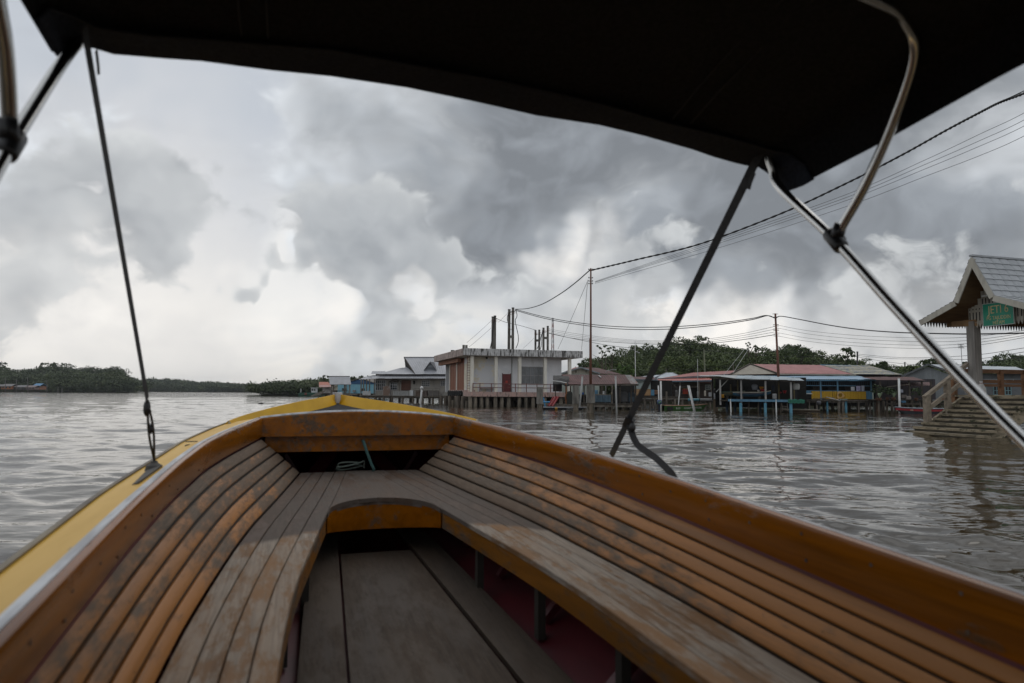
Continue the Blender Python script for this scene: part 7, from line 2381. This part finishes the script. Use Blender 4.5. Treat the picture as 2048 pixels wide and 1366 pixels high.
wood('left_village_wood', 'dark wooded point behind the salmon-roofed hut at mid left',
     [(522, 781), (532, 774), (545, 768), (560, 767), (580, 764), (600, 763), (620, 761), (640, 759), (660, 757), (690, 757), (710, 757), (730, 758), (760, 760), (800, 762), (860, 764), (930, 766)],
     225, 300, .5, 8, rng, 18, .38, LEAF_F, 5, (3.4, 6.5))

def trunk(mb, H, r, lean=(0, 0), limbs=5, rg=None):
    rg = rg or random
    top = Vector((lean[0], lean[1], H))
    mb.tube([(0, 0, -.3), top * .35 + Vector((.1 * r, 0, 0)), top * .7, top], [r, r * .8, r * .6, r * .25], 8)
    for k in range(limbs):
        a = 2 * math.pi * (k + rg.random() * .6) / limbs
        s_ = top * (.5 + .08 * k / limbs * 5)
        e_ = s_ + Vector((math.cos(a), math.sin(a), .9)) * H * (.16 + .08 * rg.random())
        mb.tube([s_, s_.lerp(e_, .5) + Vector((0, 0, .05 * H)), e_], [r * .42, r * .3, r * .1], 6)


def tree(label, px, py_top, py_bot, Y, w_px, kind='round', mat=LEAF_N, size=.26, per=40, seed=1, name='broadleaf_tree', z0=None):
    rg = np.random.default_rng(seed)
    top = W(px, py_top, Y)
    base = W(px, py_bot, Y)
    z_g = z0 if z0 is not None else .3
    t_ = thing(name, label, 'tree', (top.x, top.y, z_g))
    H = top.z - z_g
    r_ = w_px / 2 * Y / 1365.0
    hc = min(H * .92, (top.z - base.z))
    mb = MB()
    trunk(mb, H - hc * .35, max(.10, H * .018), (0, 0), 6)
    mb.build('trunk', BARK, t_)
    bl = []
    if kind == 'round':
        for k in range(26):
            a = rg.uniform(0, 6.28)
            zq = rg.uniform(-.95, .92)
            q = math.sqrt(1 - zq * zq) * rg.uniform(.45, .95)
            s = r_ * rg.uniform(.22, .36)
            bl.append((q * r_ * math.cos(a), q * r_ * math.sin(a), H - hc / 2 + zq * (hc / 2 - s * .6), s, s, s * .8))
    elif kind == 'open':                                # separate tufts on visible limbs
        for k in range(13):
            a = rg.uniform(0, 6.28)
            q = rg.uniform(.2, .95)
            s = r_ * rg.uniform(.16, .28)
            bl.append((q * r_ * math.cos(a), q * r_ * math.sin(a), H - hc * rg.uniform(.03, .85), s, s, s * .6))
    o = bpy.data.objects.new('crown', leaf_mesh('crown', bl, per, size, mat, rg))
    COL.objects.link(o)
    o.parent = t_
    return t_


tree('tall loose-crowned tree standing out at the left edge of the village wood', 1204, 688, 722, 112, 26, 'open', seed=3, per=70, size=.22)
tree('second loose crown just right of the tall tree at the wood edge', 1224, 694, 724, 114, 20, 'open', seed=5, per=70, size=.22)
tree('low dark bush-crowned tree between white building and rusty pole', 1168, 720, 745, 112, 24, 'round', seed=8)
tree('round dark tree alone on the skyline left of the side-arm pole', 1691, 694, 733, 118, 37, 'round', seed=12, per=44)
tree('feathery thin tree above the skyline left of the rusty tin-roof pole', 1497, 685, 706, 135, 16, 'open', seed=15, per=46, size=.24)
tree('slighter feathery tree right of the thin skyline tree', 1511, 687, 706, 136, 12, 'open', seed=16, per=46, size=.24)
tree('broad dark tree topping the wood right of the rusty tin-roof pole', 1602, 689, 716, 132, 40, 'round', seed=21, per=36)
tree('dark rounded crown at the very top of the village wood', 1378, 683, 704, 150, 34, 'round', seed=23, per=30)
tree('second rounded crown on the top of the village wood', 1405, 686, 706, 150, 30, 'round', seed=24, per=30)
tree('small round tree behind the tile roof and the grey gable', 1765, 722, 744, 110, 26, 'round', seed=27)
tree('round bushy tree behind the apex of the grey gable', 1862, 716, 738, 104, 46, 'round', seed=31)
tree('yellow-green bushy tree at the left foot of the grey gable', 1822, 729, 750, 98, 40, 'round', LEAF, seed=33)
tree('small palm-like tree behind the jetty post under the aerial', 1927, 724, 740, 90, 16, 'open', seed=35, per=70, size=.2)
tree('bright green scrub tree behind the mint and peach house', 1252, 728, 756, 104, 44, 'round', leaf_mat('fresh_green_foliage', (.060, .110, .018), (.045, .085, .014), (.09, .14, .03), .4), seed=37)
tree('pair of tall trees rising over the left bank, the higher one', 84, 725, 742, 500, 16, 'open', LEAF_F, .9, 5, 41)
tree('smaller tree right of the tall pair on the left bank', 110, 726, 740, 500, 9, 'open', LEAF_F, .9, 5, 42)
tree('tree tuft rising behind the salmon-roofed hut', 650, 751, 768, 190, 22, 'open', LEAF_F, .35, 22, 43)
tree('conical tree right of the grey pavilion roof', 705, 753, 768, 190, 10, 'open', LEAF_F, .35, 30, 44)
tree('tree tufts behind the left eave of the grey-roofed house', 722, 752, 767, 190, 18, 'open', LEAF_F, .35, 26, 45)

# plants around the dim lean-to
def shrub(label, px, py0, py1, Y, w_px, seed, mat, size=.10, per=150, spiky=False):
    rg = np.random.default_rng(seed)
    b_ = W(px, py0, Y)
    h = W(px, py1, Y).z - b_.z
    r_ = w_px / 2 * Y / 1365.0
    t_ = thing('potted_plant', label, 'plant', b_, 0, 'plants by the dim lean-to')
    MB().lathe((0, 0, -.15), [(.12, 0), (.17, .22), (.18, .24), (.14, .24)], 10).build('pot', M('clay_pot', (.16, .08, .05)), t_, smooth=True)
    if spiky:
        for k in range(16):
            a = rg.uniform(0, 6.28)
            q = rg.uniform(.5, 1)
            tip = Vector((math.cos(a) * r_ * q, math.sin(a) * r_ * q, h * rg.uniform(.5, 1)))
            mid = tip * .55 + Vector((0, 0, h * .25))
            rings = []
            for p_, w_ in ((Vector((0, 0, .05)), .02), (mid, .035), (tip, .004)):
                s_ = Vector((-math.sin(a), math.cos(a), 0)) * w_
                rings.append([p_ - s_, p_ + s_, p_ + s_ + Vector((0, 0, .008)), p_ - s_ + Vector((0, 0, .008))])
            MB().loft(rings).build('leaf', mat, t_)
    else:
        bl = [(rg.uniform(-.6, .6) * r_, rg.uniform(-.6, .6) * r_, h * rg.uniform(.35, .85), r_ * .4, r_ * .4, r_ * .36) for _ in range(9)]
        mb = MB()
        trunk(mb, h * .7, .025, (0, 0), 5)
        mb.build('stem', BARK, t_)
        o = bpy.data.objects.new('foliage', leaf_mesh('foliage', bl, per, size, mat, rg))
        COL.objects.link(o)
        o.parent = t_


GP = leaf_mat('potted_foliage', (.035, .055, .02), (.022, .036, .014), (.06, .085, .03), 1.2)
VARI = leaf_mat('variegated_leaf', (.30, .36, .26), (.16, .24, .12), (.40, .42, .34), 5)
shrub('dark climbing shrub at the right end of the blue veranda', 1754, 798, 764, 60.6, 26, 51, GP)
shrub('broad dark leafy shrub in the middle of the dim lean-to', 1775, 797, 775, 60.2, 32, 52, GP)
shrub('leafy shrub behind the white pipe', 1786, 797, 780, 59.8, 22, 53, GP)
shrub('dark green shrub right of the cartons beside the jetty rail', 1832, 798, 776, 59.6, 24, 54, GP)
shrub('pale spiky plant left of the white pipe', 1759, 798, 784, 59.3, 14, 55, VARI, spiky=True)
shrub('pale spiky plant close beside the white pipe', 1788, 797, 783, 59.1, 17, 56, VARI, spiky=True)

# ================================================================== far left hamlet, drifting debris
def hut(label, pxa, pxb, py0, py1, Y, wall, roof):
    f_ = Fac(pxa, Y, pxb, Y)
    t_ = f_.root('river_hut', label, 'hut', 'huts on the far left shore')
    u1 = f_.u(pxb)
    z0, z1 = f_.z(pxa, py0), f_.z(pxa, py1)
    zm = z0 + (z1 - z0) * .62
    box(t_, 'wall', wall, 0, u1, 0, 6, z0 + .4, zm)
    for s_ in (0, 1):
        y_a, y_b = (-.6, 3.0) if s_ == 0 else (6.6, 3.0)
        MB().prism([(-.4, y_a, zm - .1), (u1 + .4, y_a, zm - .1), (u1 + .4, y_b, z1), (-.4, y_b, z1)], (0, 0, .12)).build('roof', roof, t_)
    for k in range(3):
        x_ = u1 * (k + .5) / 3
        box(t_, 'window', GLASS_D, x_ - .5, x_ + .5, -.06, -.003, z0 + .4 + (zm - z0) * .3, z0 + .4 + (zm - z0) * .7)
    for k in range(5):
        x_ = u1 * (k + .5) / 5
        MB().cyl((x_, .3, -1.5), (x_, .3, z0 + .45), .16, n=6).build('pile', PILE_T, t_)
    box(t_, 'deck', PLANK_D, -.3, u1 + .3, -.5, 6, z0 + .15, z0 + .395)


hut('orange-walled hut at the left picture edge on the far shore', 2, 24, 779.5, 768, 400, M('orange_hut_wall', (.34, .13, .05)), M('grey_hut_roof', (.20, .19, .19)))
hut('dark grey roofed hut between orange hut and blue-roofed hut', 26, 50, 780, 770.5, 402, M('dim_hut_wall', (.12, .11, .105)), M('grey_hut_roof', (.20, .19, .19)))
hut('pinkish plank hut left of the blue-roofed hut', 52, 70, 780.2, 771, 400, M('pink_hut_wall', (.24, .17, .15)), M('pink_hut_roof', (.22, .17, .16)))
hut('hut with bright blue roof on the far left shore', 66, 80, 780.2, 767, 404, M('orange_hut_wall2', (.30, .14, .08)), M('blue_hut_roof', (.13, .28, .46)))
hut('grey hut half out of the picture at the far left', -22, 0, 779.5, 769, 400, M('dim_hut_wall', (.12, .11, .105)), M('grey_hut_roof', (.20, .19, .19)))
for px, top, lab in ((11, 755, 'leftmost thin pole on the far left shore'), (33, 758, 'thin pole behind the dark grey hut on the far shore'), (55.5, 755, 'thin pole at the pinkish hut on the far shore'), (94, 760, 'thin pole right of the blue-roofed hut'), (116, 775, 'short stake standing off the left wooded bank'), (124, 776, 'second short stake off the left wooded bank')):
    steel_pole(lab, px, top, px, 781, 395, .22, M('far_pole', (.10, .09, .085)), (), 'shore_pole')
t_ = thing('floating_log', 'small dark log drifting on the open water left of the bow', 'log', Vector((W(522, 808, 60).x, 76, 0)))
t_.location = (W(522, 808, 76).x, 76, .02)
MB().tube([(-.32, 0, 0), (-.1, .02, .05), (.15, 0, .03), (.34, -.02, 0)], [.06, .11, .10, .05], 8).build('trunk', M('wet_log', (.02, .018, .016)), t_, smooth=True)
MB().tube([(.05, 0, .05), (.1, .02, .2)], [.05, .03], 6).build('stub', M('wet_log', (.02, .018, .016)), t_)

# ================================================================== humid air over the river
hz = MB().box(-3100, 3100, -3100, 3100, -3.6, 60).build('haze', None, None, kind='stuff')
hm = bpy.data.materials.new('humid_air')
hm.use_nodes = True
ht = NT(hm.node_tree)
ho = ht.n('ShaderNodeOutputMaterial')
hv = ht.n('ShaderNodeVolumePrincipled')
hv.inputs['Color'].default_value = (.80, .84, .88, 1)
hv.inputs['Density'].default_value = .00013
ht.t.links.new(hv.outputs[0], ho.inputs['Volume'])
hz.data.materials.append(hm)
